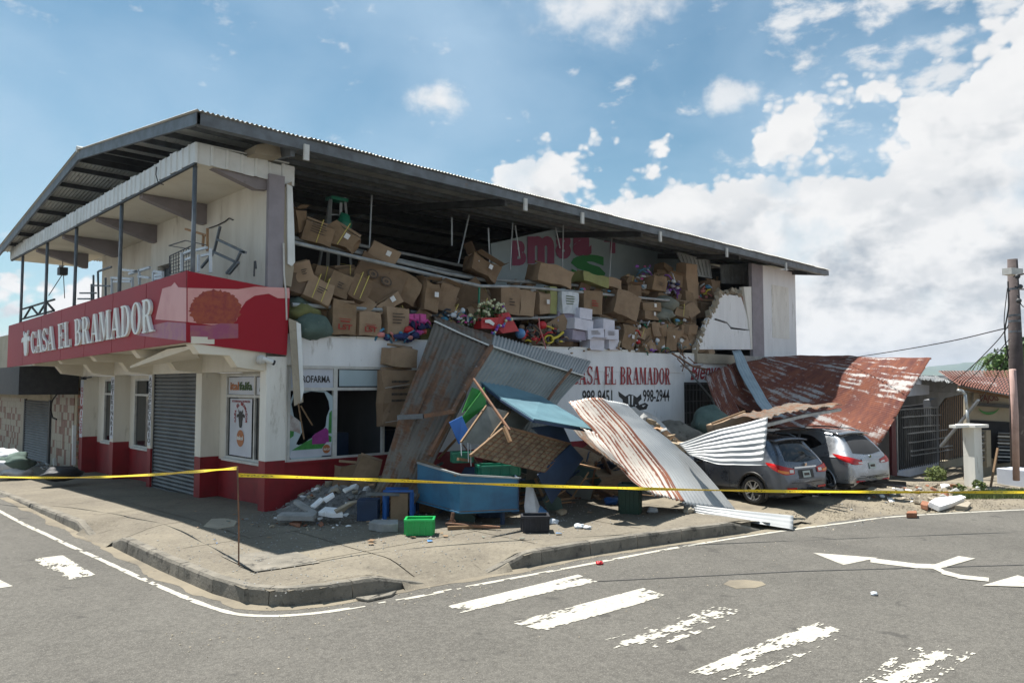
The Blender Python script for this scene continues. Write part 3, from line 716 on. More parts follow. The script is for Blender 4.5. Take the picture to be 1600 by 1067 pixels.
paint('crosswalk_stripe', [(797, 972), (850, 985), (1043, 930), (1005, 918)], .10, 2)
paint('crosswalk_stripe', [(928, 1004), (985, 1026), (1180, 958), (1130, 942)], .47, 3)
paint('crosswalk_stripe', [(1076, 1050), (1150, 1070), (1332, 990), (1270, 968)], .42, 4)
paint('crosswalk_stripe', [(1330, 1072), (1430, 1090), (1525, 1020), (1430, 1000)], .45, 5)
paint('crosswalk_stripe', [(47, 873), (108, 905), (152, 899), (98, 867)], .28, 6, nu=40, nv=24)
paint('crosswalk_stripe', [(-60, 900), (-40, 925), (20, 915), (-5, 903)], .1, 7, nu=40, nv=12)
# edge line following the kerb
line = [(-3.75, 40), (-3.72, 8), (-3.62, 1.5), (-3.52, -1.2), (-3.43, -3.52), (-3.30, -5.3), (-3.05, -6.02), (-2.4, -6.47), (-1.2, -6.74), (-.34, -6.84), (1.8, -7.16), (4.11, -7.50), (6.73, -8.06), (8.7, -8.62), (10.5, -9.2), (13.57, -10.96), (17, -13.2), (26, -19)]
mb = MB(); pts = []
for i in range(len(line)-1):
    for k in range(60 if i else 200):
        t = (i+k/(60 if i else 200))/(len(line)-1); pts.append(cspline([V(x, y, RZ+.005) for x, y in line], t))
for i, p in enumerate(pts):
    d = (pts[min(i+1, len(pts)-1)]-pts[max(i-1, 0)]).normalized(); nr = V(-d.y, d.x, 0)
    w = .045+.012*noise.noise(p*5)
    mb.v += [p-nr*w, p, p+nr*w]
for i in range(len(pts)-1):
    for k in (0, 1):
        p = pts[i]; wv = noise.noise(V(p.x*6, p.y*6, k))+noise.noise(V(p.x*1.1, p.y*1.1, 4))*.7
        if (wv < -.42) or (-2 < p.x < -.2 and wv < -.05): continue
        mb.f.append((3*i+k, 3*i+k+1, 3*i+k+4, 3*i+k+3))
tag(mb.build('edge_line', 'road_paint'), kind='structure')
# direction arrows painted on the far lane
mb = MB(); z = RZ+.006
zi = [0]
def up_(p): zi[0] += 1; return U(p[0], p[1], z=z+.0007*(zi[0]//4))
mb.quad(*[up_(p) for p in [(1270, 863), (1372, 871), (1318, 882)]])
path = [(1360, 874), (1400, 879), (1432, 883), (1465, 884), (1480, 881)]
for a, b in zip(path, path[1:]): mb.quad(up_((a[0], a[1]-3)), up_((a[0], a[1]+4)), up_((b[0], b[1]+4)), up_((b[0], b[1]-3)))
mb.quad(*[up_(p) for p in [(1452, 884), (1482, 884), (1524, 872), (1498, 868)]])
path = [(1462, 884), (1475, 892), (1500, 899), (1545, 904)]
for a, b in zip(path, path[1:]): mb.quad(up_((a[0]-2, a[1]-2)), up_((a[0]-4, a[1]+4)), up_((b[0], b[1]+4)), up_((b[0], b[1]-2)))
mb.quad(*[up_(p) for p in [(1535, 914), (1590, 898), (1640, 912), (1620, 919), (1600, 916)]])
tag(mb.build('road_arrow', 'road_paint'), kind='structure')
f_ = [(1130, 912), (1140, 906), (1165, 905), (1190, 908), (1197, 913), (1180, 918), (1150, 919)]
tag(MB().quad(*[U(x, y, z=RZ+.004) for x, y in f_]).build('sand_patch', 'dirt'), kind='structure')
# thin tar joint across the road
mb = MB(); q = [U(930, 908, z=RZ+.004), U(1250, 892, z=RZ+.004), U(1600, 882, z=RZ+.004)]
for a, b in zip(q, q[1:]): mb.bar(a, b, .03, .003)
tag(mb.build('tar_joint', 'black_paint'), kind='structure')
# ------------------------------------------------------------------ hills far beyond the town
def ridge(name, dist, prof, m, depth=900):
    mb = MB(); n = len(prof)*10; P = []
    for i in range(n):
        t = i/(n-1)*(len(prof)-1); k = int(min(t, len(prof)-2)); f = t-k
        a = prof[k][0]*(1-f)+prof[k+1][0]*f; h = prof[k][1]*(1-f)+prof[k+1][1]*f
        h += dist*.003*noise.noise(V(a*.5, dist, 0))+dist*.0012*noise.noise(V(a*2.2, 3, 0)); P.append((R(a), max(h, 0)))
    for j, (dd, hf) in enumerate(((0, 0), (.25, .45), (.5, .8), (.75, 1.), (1.2, .6), (1.8, 0))):
        for a, h in P:
            r = dist+dd*depth; dv = V(math.cos(AZ-a), math.sin(AZ-a), 0)
            z = h*hf*(1+.25*noise.noise(V(a*60, j*2.1, 1))*(hf < 1)); mb.v.append(CAM*1.0+dv*r+V(0, 0, -CAM.z-.5+z))
    N = len(P); mb.f = [(j*N+i, j*N+i+1, (j+1)*N+i+1, (j+1)*N+i) for j in range(5) for i in range(N-1)]
    return tag(mb.build(name, m, smooth=True), kind='structure')
mat('hill_forest', (.035, .075, .06), (.055, .10, .06), (.10, .12, .07), scale=.004, rough=1, t3=(.6, .7))
ridge('hills', 3200, [(-60, 20), (-40, 50), (-20, 30), (0, 40), (15, 50), (24, 60), (28, 70), (31, 98), (33, 105), (35.5, 80), (38, 100), (45, 70), (60, 90), (80, 40)], 'hill_forest')
# ================================================================== THE CORNER SHOP BUILDING
B = empty('shop_building', (0, 0, 0), 'two storey white and red corner shop with its upper side wall collapsed', 'building')
Z2 = 3.82; XE = 25.3; YE = 13.75
def bb(name, a, b, m, parent=B, **k): return MB().box(a, b).build(name, m, parent, **k)
# --- ground floor, left facade: pilasters of white over red
def two_tone(name, poly_base, z0, zm, z1, mw='wall_warm'):
    """poly in plan (x,y) extruded: red below zm, painted above"""
    MB().prism([(x, y, zm) for x, y in poly_base], (0, 0, z1-zm)).build(name, mw, B)
    pr = [(x, y, z0) for x, y in poly_base]; cx = sum(p[0] for p in pr)/len(pr); cy = sum(p[1] for p in pr)/len(pr)
    MB().prism([(cx+(p[0]-cx)*1.004, cy+(p[1]-cy)*1.004, z0) for p in pr], (0, 0, zm-z0-.002)).build(name.replace('pillar', 'pillar_base').replace('wall', 'wall_base'), 'red_paint', B)
ZS = 2.98
pil = [(0, .30), (3.42, 3.78), (6.86, 7.12), (10.12, 10.46), (13.4, 13.75)]
for i, (a, b) in enumerate(pil):
    if i == 0: two_tone('pillar', [(0, 0), (.46, 0), (.46, b), (0, b)], -.4, 1.06, 3.30, 'wall_white')
    else: two_tone('pillar', [(0, a), (.46, a), (.46, b), (0, b)], -.7, .92, ZS)
def wall_x(y0, y1, openings, x=.46, th=.16, zb=.92, z1=ZS):
    """wall in plane x between pilasters with window openings (y0,y1,z0,z1)"""
    for (a, b, za, zc) in openings:
        MB().box((x, y0, -.7), (x+th, y1, za-.06)).build('wall_base', 'red_paint', B)
        MB().box((x, y0, za-.06), (x+th, a, z1)).build('wall', 'wall_warm', B); MB().box((x, b, za-.06), (x+th, y1, z1)).build('wall', 'wall_warm', B)
        if zc < z1-.01: MB().box((x, a, zc), (x+th, b, z1)).build('wall', 'wall_warm', B)
def window_x(y0, y1, z0, z1, mull, trans, x=.44, broken=False, glass='window_glass'):
    """white framed window facing -x"""
    fr = MB(); w = .05; d = .09
    fr.box((x-.02, y0, z0), (x-.02+d, y0+w, z1)); fr.box((x-.02, y1-w, z0), (x-.02+d, y1, z1))
    fr.box((x-.019, y0+w, z1-w), (x-.021+d, y1-w, z1)); fr.box((x-.019, y0+w, z0), (x-.021+d, y1-w, z0+w))
    f = fr.build('window', 'frame_white', B)
    for m_ in mull: MB().box((x-.015, m_-.025, z0+w), (x+.06, m_+.025, z1-w)).build('mullion', 'frame_white', f)
    MB().box((x-.017, y0+w, trans-.03), (x+.062, y1-w, trans+.03)).build('transom', 'frame_white', f)
    MB().box((x-.10, y0-.03, z0-.06), (x+.07, y1+.03, z0-.002)).build('sill', 'frame_white', f)
    edges = [y0+w]+list(mull)+[y1-w]
    for a, b in zip(edges, edges[1:]):
        MB().box((x+.03, a+.02, z0+w), (x+.038, b-.02, trans-.03)).build('pane', glass, f)
        MB().box((x+.03, a+.02, trans+.03), (x+.038, b-.02, z1-w)).build('pane', glass, f)
    return f
wall_x(.30, 3.42, [(.42, 2.98, .92, 2.94)])
wA = window_x(.42, 2.98, .92, 2.94, [1.45], 2.42)
wall_x(7.12, 10.12, [(7.35, 9.6, .80, 2.86)])
wB = window_x(7.35, 9.6, .80, 2.86, [8.3], 2.38)
wall_x(10.46, 13.4, [(10.75, 12.6, .80, 2.86)])
wC = window_x(10.75, 12.6, .80, 2.86, [11.4], 2.38)
# --- roll-up shutter
sh = empty('rolling_shutter'); sh.parent = B
for k in range(30):
    z = -.10+k*.103
    pr = [(.10, 0, z), (.075, 0, z+.02), (.06, 0, z+.05), (.075, 0, z+.085), (.10, 0, z+.10), (.115, 0, z+.05)]
    MB().prism([(x, 3.84, zz) for x, _, zz in pr], (0, 2.96, 0)).build('slat', 'shutter', sh)
MB().box((.05, 3.785, -.35), (.14, 3.835, ZS)).build('guide_rail', 'steel_dark', sh); MB().box((.05, 6.805, -.35), (.14, 6.855, ZS)).build('guide_rail', 'steel_dark', sh)
MB().box((.055, 3.84, -.20), (.13, 6.80, -.11)).build('bottom_bar', 'steel_grey', sh)
bb('backing_wall', (.5, 3.8, -.6), (.6, 6.85, ZS), 'dark_room')
# --- painted vertical words on the pilasters
def vertical(s, y0, y1, z0, z1, m):
    n = len(s); h = (z1-z0)/n
    for i, c in enumerate(s):
        zt = z1-i*h; w = y1-y0; wy = .30*w if c == 'I' else 0
        lettering(c, (-.004, y1-wy, zt-h*.86), (-.004, y0+wy, zt-h*.86), (-.004, y0+wy, zt), (-.004, y1-wy, zt), m, B, bold=.02, ext=.003)
MB().box((-.006, 10.13, 1.02), (-.003, 10.45, 2.93)).build('painted_panel', 'poster_white', B)
vertical('VETERINARIA', 10.17, 10.40, 1.08, 2.85, 'black_paint')
MB().box((-.006, 6.87, 1.0), (-.003, 7.11, 2.96)).build('painted_panel', 'poster_white', B)
vertical('AGROPECUARIO', 6.89, 7.09, 1.05, 2.90, 'black_paint')
MB().box((-.006, 13.41, .9), (-.003, 13.74, 2.85)).build('painted_panel', 'poster_white', B)
vertical('QUIMICOS', 13.44, 13.70, 1.0, 2.60, 'paint_red_letter')
# --- prints in the near left window
fw_ = lambda y, z: V(.455, y, z)
MB().quad(fw_(1.40, 2.46), fw_(.48, 2.46), fw_(.48, 2.87), fw_(1.40, 2.87)).build('printed_strip', 'poster_white', wA)
MB().quad(fw_(2.91, 2.46), fw_(1.49, 2.46), fw_(1.49, 2.87), fw_(2.91, 2.87)).build('printed_strip', 'poster_white', wA)
q = lambda y, z: V(.450, y, z)
lettering('ital', q(2.80, 2.56), q(2.32, 2.56), q(2.32, 2.76), q(2.80, 2.76), 'orange_logo', wA, bold=.03)
lettering('falfa', q(2.30, 2.56), q(1.62, 2.56), q(1.62, 2.76), q(2.30, 2.76), 'leaf', wA, bold=.03)
lettering('BRA', q(1.25, 2.54), q(.55, 2.54), q(.55, 2.72), q(1.25, 2.72), 'black_paint', wA, bold=.04, shear=.2)
MB().quad(fw_(2.80, 1.0), fw_(1.62, 1.0), fw_(1.62, 2.36), fw_(2.80, 2.36)).build('poster', 'poster_white', wA)
lettering('VETERINARIA Y ALMACEN', q(2.68, 2.27), q(1.72, 2.27), q(1.72, 2.32), q(2.68, 2.32), 'paint_red_letter', wA)
word = 'CASA EL BRAMADOR'
for i, c in enumerate(word):
    if c == ' ': continue
    a = R(200-220*i/(len(word)-1)); cy, cz = 2.2, 1.93; rr = .27
    t = V(0, -math.sin(a)*-1, 0); rad = V(0, -math.cos(a), math.sin(a)); tan = V(0, -math.sin(a), -math.cos(a))
    c0 = V(.450, cy, cz)+rad*rr; w = .035; h = .085
    lettering(c, c0-tan*w, c0+tan*w, c0+tan*w+rad*h, c0-tan*w+rad*h, 'paint_red_letter', wA, bold=.02)
def disc(c, r, n, axu, axv, m, parent, name, off=V(0, 0, 0)):
    MB().quad(*[Vector(c)+off+axu*(r*math.cos(2*math.pi*k/n))+axv*(r*math.sin(2*math.pi*k/n)) for k in range(n)]).build(name, m, parent)
def cowhead(f, m, parent, name='cow_emblem', ext=.004):
    """cow head from the front: horns, ears, brow, muzzle"""
    mb = MB()
    polys = [[(.27, .74), (.73, .74), (.76, .55), (.70, .34), (.68, .14), (.60, .02), (.40, .02), (.32, .14), (.30, .34), (.24, .55)],
             [(.26, .70), (.18, .74), (.04, .68), (.0, .56), (.10, .54), (.24, .60)], [(.74, .70), (.82, .74), (.96, .68), (1., .56), (.90, .54), (.76, .60)],
             [(.30, .74), (.22, .84), (.24, .97), (.30, .90), (.38, .80), (.40, .74)], [(.70, .74), (.78, .84), (.76, .97), (.70, .90), (.62, .80), (.60, .74)],
             [(.38, .74), (.42, .86), (.5, .90), (.58, .86), (.62, .74)]]
    for k, P in enumerate(polys): mb.prism([f(u, v, .001) for u, v in P], f(.5, .5, ext-.0003*k)-f(.5, .5, 0))
    return mb.build(name, m, parent)
cowhead(q4(q(2.42, 1.66), q(1.98, 1.66), q(1.98, 2.12), q(2.42, 2.12)), 'black_paint', wA)
disc((.449, 2.2, 1.42), .20, 24, V(0, 1, 0), V(0, 0, 1), 'orange_logo', wA, 'round_logo')
lettering('italcol', V(.445, 2.36, 1.38), V(.445, 2.04, 1.38), V(.445, 2.04, 1.48), V(.445, 2.36, 1.48), 'letter_white', wA, bold=.02)
for w_, y0, y1 in ((wB, 7.6, 8.2), (wC, 11.6, 12.3)):
    MB().quad(fw_(y1, 2.48), fw_(y0, 2.48), fw_(y0, 2.74), fw_(y1, 2.74)).build('printed_strip', 'fabric_green', w_)
# rooms behind the glass
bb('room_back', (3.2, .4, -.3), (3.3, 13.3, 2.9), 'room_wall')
# --- ground floor, right facade (plane y=0.12)
def rw(name, x0, x1, z0, z1, m, y0=.12, y1=.30): return MB().box((x0, y0, z0), (x1, y1, z1)).build(name, m, B)
rw('wall_base', .46, 16.3, -.6, .95, 'red_paint'); MB().box((.46, .07, .945), (4.6, .32, 1.0)).build('window_ledge', 'red_paint', B)
rw('wall', 4.6, 16.3, .952, 3.12, 'wall_side'); rw('wall', .46, .56, .952, 3.12, 'wall_white')
rw('wall', .462, 16.3, 3.122, 3.78, 'wall_side', .10, .30)
rw('wall', 18.6, XE, -1.6, 3.78, 'wall_side', .12, .30); rw('wall', 16.3, 18.6, -1.5, .50, 'wall_side', .12, .30); rw('wall', 16.302, 18.598, 2.78, 3.78, 'wall_side', .105, .30)
# window of the right facade: broken printed pane and dark pane
fr = MB()
def fbar(x0, x1, z0, z1, y=.10): fr.box((x0, y, z0), (x1, y+.08, z1))
fbar(.56, .62, 1.0, 3.12); wR = fr.build('window', 'frame_white', B)
for a_, b_ in ((1.70, 1.80), (3.05, 3.12), (4.52, 4.6)): MB().box((a_, .10, 1.0), (b_, .18, 3.12)).build('mullion', 'frame_white', wR)
for a, b in ((.62, 1.70), (1.80, 3.05), (3.12, 4.52)):
    for z0, z1 in ((3.06, 3.12), (2.56, 2.63), (1.0, 1.05)): MB().box((a, .102, z0), (b, .178, z1)).build('rail', 'frame_white', wR)
for a, b in ((1.80, 3.05), (3.12, 4.52)):
    MB().box((a, .135, 2.63), (b, .143, 3.06)).build('pane', 'window_glass', wR)
MB().quad((.62, .14, 2.63), (1.70, .14, 2.63), (1.70, .14, 3.06), (.62, .14, 3.06)).build('printed_strip', 'poster_white', wR)
MB().quad((1.86, .13, 2.66), (3.0, .13, 2.66), (3.0, .13, 3.04), (1.86, .13, 3.04)).build('printed_strip', 'reflection_and_film', wR)
lettering('AGROFARMA', (.68, .136, 2.74), (1.62, .136, 2.74), (1.62, .136, 2.90), (.68, .136, 2.90), 'black_paint', wR, bold=.015)
# film on the broken pane: ring of shards round a jagged hole (u across x .62..1.70, v up z 1.05..2.56)
fp = q4((.62, .14, 1.05), (1.70, .14, 1.05), (1.70, .14, 2.56), (.62, .14, 2.56))
hole = [(.10, .62), (.04, .80), (.12, .98), (.30, .96), (.48, .99), (.80, .97), (.90, .84), (.93, .72), (.86, .60), (.84, .46), (.74, .38), (.60, .32), (.44, .27), (.34, .22), (.22, .20), (.16, .22), (.22, .30), (.30, .40), (.28, .52), (.18, .58)]
def ringfill(mb, region, off):
    pass
mb = MB(); N = len(hole); vs = []
for u, v in hole:
    du, dv = u-.5, v-.55; s = 1e9
    for d, lim in ((du, .5), (dv, .45 if dv > 0 else .55)):
        if abs(d) > 1e-6: s = min(s, (lim if d > 0 or lim == .45 or lim == .55 else .5)/abs(d))
    vs += [fp(u, v), fp(min(1, max(0, .5+du*s)), min(1, max(0, .55+dv*s)))]
mb.v = vs; mb.f = [(2*i, 2*i+1, (2*i+3) % (2*N), (2*i+2) % (2*N)) for i in range(N)]
mb.build('broken_pane', 'reflection_and_film', wR, solid=.006)
cs = [fp(0, 0), fp(1, 0), fp(1, 1), fp(0, 1)]
mb = MB(); f5 = lambda u, v, o=.005: fp(u, v, o)
mb.quad(f5(.06, .13), f5(.98, .13), f5(.98, .30), f5(.84, .35), f5(.60, .31), f5(.40, .25), f5(.2, .18))
mb.quad(f5(.01, .30), f5(.10, .34), f5(.12, .55), f5(.02, .60)); mb.quad(f5(.90, .35), f5(.98, .35), f5(.98, .70), f5(.92, .66))
mb.build('printed_grass', 'poster_green', wR)
MB().quad(f5(.02, .02), f5(.98, .02), f5(.98, .12), f5(.05, .12)).build('printed_border', 'poster_white', wR)
MB().quad(f5(.52, .20, .008), f5(.92, .20, .008), f5(.90, .40, .008), f5(.84, .44, .008), f5(.60, .36, .008), f5(.52, .32, .008)).build('printed_bag', 'poster_purple', wR)
MB().quad(f5(.01, .42, .009), f5(.14, .40, .009), f5(.26, .36, .009), f5(.22, .56, .009), f5(.08, .62, .009), f5(.01, .66, .009)).build('printed_dog', 'poster_dog', wR)
MB().quad(f5(.72, .03, .009), f5(.98, .03, .009), f5(.98, .22, .009), f5(.86, .22, .009), f5(.76, .14, .009)).build('printed_corner', 'poster_white', wR)
disc(fp(.86, .12, .012), .10, 20, V(1, 0, 0), V(0, 0, 1), 'orange_logo', wR, 'round_logo')
lettering('italcol', fp(.79, .10, .014), fp(.93, .10, .014), fp(.93, .14, .014), fp(.79, .14, .014), 'letter_white', wR)
bb('room_back', (.7, 2.6, -.2), (16, 2.7, 3.1), 'dark_room')
for x in (1.9, 3.9): MB().box((x, 1.2, .2), (x+.9, 1.6, 1.5)).build('shop_shelf', 'blue_dark', B)
MB().prism([U(451, 497, y=-.12), U(466, 503, y=-.12), U(474, 628, y=-.25), U(460, 634, y=-.25)], (.03, .07, 0)).build('hanging_board', 'concrete', B)
MB().prism([U(463, 503, y=-.14), U(470, 506, y=-.14), U(475, 610, y=-.26), U(470, 628, y=-.26)], (.02, .05, 0)).build('hanging_board', 'canopy_white', B)
for a_, b_ in (((466, 630), (475, 686)), ((470, 634), (488, 664))): MB().bar(U(*a_, y=-.25), U(*b_, y=-.25), .025).build('hanging_stick', 'wood_old', B)
# grilled doorway in the white wall
MB().box((16.3, .8, -.5), (18.6, .9, 3.0)).build('dark_doorway', 'dark_room', B)
gr = MB().box((16.3, .14, .5), (16.36, .2, 2.76)).box((18.54, .14, .5), (18.6, .2, 2.76)).box((16.36, .141, 2.70), (18.54, .199, 2.76)).build('door_grille', 'steel_dark', B)
for k in range(9): MB().box((16.5+k*.24, .16, .5), (16.53+k*.24, .19, 2.70)).build('bar', 'steel_dark', gr)
for k in range(5): MB().box((16.36, .155, .8+k*.42), (18.54, .195, .83+k*.42)).build('bar', 'steel_dark', gr)
# painted wall sign
y_ = .09
serif_line('CASA EL BRAMADOR', V(10.05, y_, 2.70), V(15.38, y_, 2.70), V(15.38, y_, 3.28), V(10.05, y_, 3.28), 'paint_red_letter', B, ext=.006, each=False)
y_ = .112
lettering('998-9451', (10.55, y_, 2.10), (12.05, y_, 2.10), (12.05, y_, 2.52), (10.55, y_, 2.52), 'black_paint', B, bold=.012)
lettering('998-2944', (13.75, y_, 2.10), (15.33, y_, 2.10), (15.33, y_, 2.52), (13.75, y_, 2.52), 'black_paint', B, bold=.012)
lettering('Bienvenidos', U(1079, 594, y=.09), U(1160, 588, y=.09), U(1160, 566, y=.09), U(1079, 567, y=.09), 'paint_red_letter', B, bold=.015, shear=.35)
f = q4((12.15, .114, 1.25), (14.05, .114, 1.25), (14.05, .114, 2.50), (12.15, .114, 2.50)); mb = MB()
strokes = [[(.34, .02), (.30, .30), (.22, .44), (.06, .40), (.0, .50), (.10, .58), (.26, .62), (.24, .76), (.14, .84), (.12, .98), (.20, .92), (.32, .84), (.44, .90), (.58, .86), (.66, .80), (.78, .90), (.80, .76), (.70, .68), (.72, .60), (.90, .66), (1.0, .60), (.94, .48), (.76, .46), (.80, .30), (.86, .02)],]
mb.prism([f(u, v, .001) for u, v in strokes[0]], f(.5, .5, .004)-f(.5, .5, 0)); mb.build('bull_emblem', 'black_paint', B)
mb = MB()
for P in [[(.40, .84), (.45, .86), (.44, .62), (.41, .60)], [(.50, .86), (.55, .85), (.53, .60), (.50, .62)], [(.32, .62), (.38, .64), (.38, .58)], [(.60, .62), (.66, .60), (.60, .57)], [(.42, .34), (.47, .36), (.46, .30)], [(.53, .36), (.58, .33), (.53, .30)], [(.40, .22), (.60, .22), (.56, .19), (.44, .19)], [(.70, .40), (.74, .30), (.76, .10), (.72, .20)], [(.08, .50), (.22, .55), (.20, .50)], [(.80, .58), (.92, .60), (.84, .54)]]:
    mb.quad(*[f(u, v, .007) for u, v in P])
mb.build('emblem_highlight', 'wall_side', B)
# --- floor slab of the upper storey, with broken plaster edge
bb('floor_slab', (-.002, .34, 3.60), (XE, YE, Z2), 'concrete_grey'); bb('slab_corner', (0, .12, 3.52), (.46, .339, Z2), 'wall_white')
rnd = random.Random(3); mb = MB(); x = .46
while x < 17.6:
    w = rnd.uniform(.3, .9); MB().box((x, .095+rnd.uniform(0, .02), 3.782), (x+w-.006, .335, Z2+rnd.uniform(-.03, .05))).build('plaster_edge', 'wall_white', B); x += w
# --- balcony over the left street
MB().box((-1.60, .02, 3.52), (0, 16.4, 3.66)).build('balcony_slab', 'soffit_paint', B)
for y in (.05, 3.45, 6.85, 10.2, 13.5):
    pr = [(-1.58, 3.515), (-1.42, 3.32), (-.80, 3.30), (-.62, 3.06), (-.003, 2.985), (-.003, 3.515)]
    MB().prism([(x, y, z) for x, z in pr], (0, .32, 0)).build('bracket', 'soffit_paint', B)
MB().box((-.003, .31, 2.985), (.5, YE, 3.515)).build('beam', 'wall_warm', B)
MB().box((.46, .03, 3.13), (.7, .10, 3.6)).build('beam_end', 'wall_white', B)
# sagging piece of soffit under the corner
MB().prism([U(203, 572, x=-1.3), U(262, 545, x=-1.45), U(300, 540, x=-1.5), U(312, 556, x=-.6)], V(.02, .03, -.05)).build('hanging_soffit', 'soffit_paint', B)
# ceiling of the shop porch
# --- upper storey, left facade
def upx(x0, y0, y1, z0, z1, m='wall_warm', th=.16, name='wall'): return MB().box((x0, y0, z0), (x0+th, y1, z1)).build(name, m, B)
upx(.02, .12, 5.75, 3.83, 7.20); upx(.02, 5.75, 6.75, 6.0, 7.20); upx(.30, 5.6, 7.0, 3.83, 6.0, 'room_wall', name='door_recess')
MB().box((.22, 5.78, 3.83), (.27, 6.72, 5.96)).build('door', 'steel_grey', B)
upx(.02, 6.75, 7.3, 3.83, 7.20); upx(.55, 7.3, YE-.02, 3.83, 7.20); MB().box((.181, 7.12, 3.83), (.72, 7.29, 7.20)).build('wall', 'wall_warm', B)
MB().box((-.02, -.005, 3.83), (.34, .115, 7.28)).build('corner_pillar', 'pillar_mauve', B)
MB().box((.71, YE-.2, 3.83), (XE-.2, YE-.03, 7.6)).build('wall', 'room_wall', B)
# canopy over the balcony: soffit, fascia of ribbed white metal, haunched beams
MB().box((-1.55, .12, 7.20), (.54, 16.9, 7.27)).build('canopy_soffit', 'soffit_paint', B)
for y in (3.4, 6.85, 10.2, 13.4): MB().prism([(-1.50, y, 7.19), (-1.50, y, 7.10), (-.1, y, 6.70), (.018, y, 6.70), (.018, y, 7.19)], (0, .24, 0)).build('canopy_beam', 'beam_mauve', B)
MB().prism([(-1.2, .14, 7.19), (-.25, .14, 6.92), (.018, .14, 6.95), (.018, .14, 7.19)], (0, .2, 0)).build('canopy_beam', 'beam_mauve', B)
def ribbed(p0, p1, h, n, name='canopy_panel'):
    p0, p1 = Vector(p0), Vector(p1); d = (p1-p0)/n; nr = d.cross(V(0, 0, 1)).normalized(); rnd = random.Random(9)
    for i in range(n):
        a = p0+d*i+nr*rnd.uniform(-.012, .012); b = a+d*.985; t = V(0, 0, h+rnd.uniform(-.02, .02)); dr = V(0, 0, rnd.uniform(-.015, .015))
        w = d.length; e = d.normalized()
        pr = [a, a+e*.03+nr*.03, a+e*.06+nr*.03, a+e*.08, b]
        mb = MB(); mb.v = [p+dr for p in pr]+[p+dr+t for p in pr]+[p+dr-nr*.02 for p in pr]+[p+dr+t-nr*.02 for p in pr]
        for k in range(4): mb.f += [(k, k+1, k+6, k+5), (k+10, k+15, k+16, k+11), (k, k+10, k+11, k+1), (k+5, k+6, k+16, k+15)]
        mb.f += [(0, 5, 15, 10), (4, 14, 19, 9)]; mb.build(name, 'canopy_white', B)
ribbed((-1.6, 16.9, 7.22), (-1.6, .1, 7.22), .42, 52)
ribbed((-1.6, .08, 7.22), (.62, .08, 7.13), .42, 7)
MB().box((-1.60, .1, 7.17), (-1.54, 16.9, 7.215)).build('canopy_rail', 'steel_dark', B)
MB().box((-1.58, .11, 7.62), (.5, 16.9, 7.65)).build('canopy_top', 'canopy_white', B)
for y in (.25, 4.85, 8.8, 12.05, 15.4): MB().tube([(-1.52, y, 3.66), (-1.52, y, 7.19)], .045, 10).build('post', 'steel_grey', B, smooth=True)
MB().tube([(-1.62, 2.2, 7.55), (-1.66, 2.1, 7.35), (-1.64, 2.0, 7.15), (-1.60, 1.8, 7.08)], .012, 6).build('loose_cable', 'cable', B)
# low parapet and truss seen beyond the balcony end
tr = MB(); P = [(-1.4, y, z) for y, z in ((11.5, 5.0), (12.5, 5.35), (13.5, 5.0), (14.5, 5.35), (15.5, 5.0))]
for a, b in zip(P, P[1:]): tr.bar(a, b, .05)
tr.bar((-1.4, 11.5, 5.35), (-1.4, 15.8, 5.35), .05); tr.bar((-1.4, 11.5, 5.0), (-1.4, 15.8, 5.0), .05)
tr.build('balcony_railing', 'steel_dark', B)
# --- upper storey right end: surviving wall and pillars
def poly_y(name, pts, y, th, m): return MB().prism([U(px, py, y=y) for px, py in pts], (0, th, 0)).build(name, m, B)
MB().box((21.25, -.03, Z2), (22.2, .12, 7.72)).build('pillar', 'pillar_mauve', B)
MB().box((22.2, .0, Z2), (XE, .16, 7.75)).build('wall', 'wall_side', B)
MB().box((23.0, -.012, 4.7), (24.6, -.001, 7.0)).build('wall_panel', 'wall_white', B)
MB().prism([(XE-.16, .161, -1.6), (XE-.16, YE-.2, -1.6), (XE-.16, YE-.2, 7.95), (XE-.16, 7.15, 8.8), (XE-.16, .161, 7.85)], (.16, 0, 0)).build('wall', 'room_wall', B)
MB().box((20.2, -.10, 3.62), (XE+.35, .06, 3.86)).build('ledge', 'concrete_grey', B)
MB().box((17.0, -.02, 3.50), (20.2, .22, 3.86)).build('ledge', 'concrete', B)
poly_y('broken_wall', [(1086, 546), (1100, 512), (1106, 497), (1117, 500), (1136, 506), (1142, 514), (1172, 517), (1176, 546)], .02, .14, 'wall_side')
poly_y('broken_wall', [(1101, 510), (1110, 490), (1121, 466), (1124, 458), (1150, 462), (1156, 458), (1160, 470), (1166, 490), (1171, 515), (1143, 511), (1136, 503), (1118, 497)], .06, .13, 'wall_side')
poly_y('broken_wall', [(1162, 448), (1175, 448), (1178, 546), (1174, 546), (1170, 500), (1165, 470)], .0, .2, 'wall_white')
poly_y('exposed_brick', [(1150, 463), (1163, 462), (1171, 500), (1168, 514), (1160, 480)], .11, .1, 'broken_brick')
from mathutils import Euler
def mathutils_rand(r): return Euler((r.uniform(0, 3), r.uniform(0, 3), r.uniform(0, 3))).to_matrix()
# rough broken rim: small irregular lumps along the fracture
rnd = random.Random(11); mb = MB()
rim = [(1086, 546), (1100, 512), (1110, 490), (1121, 466), (1124, 457), (1160, 456)]
for a, b in zip(rim, rim[1:]):
    for k in range(9):
        t = k/9; p = U(a[0]+(b[0]-a[0])*t+rnd.uniform(-2, 2), a[1]+(b[1]-a[1])*t+rnd.uniform(-2, 2), y=.08); s = rnd.uniform(.05, .14)
        e_ = mathutils_rand(rnd); mb.obox(p, e_@V(s, 0, 0), e_@V(0, s*.7, 0), e_@V(0, 0, s*rnd.uniform(.3, .7)))
tag(mb.build('fracture_edge', 'concrete', B), kind='stuff')
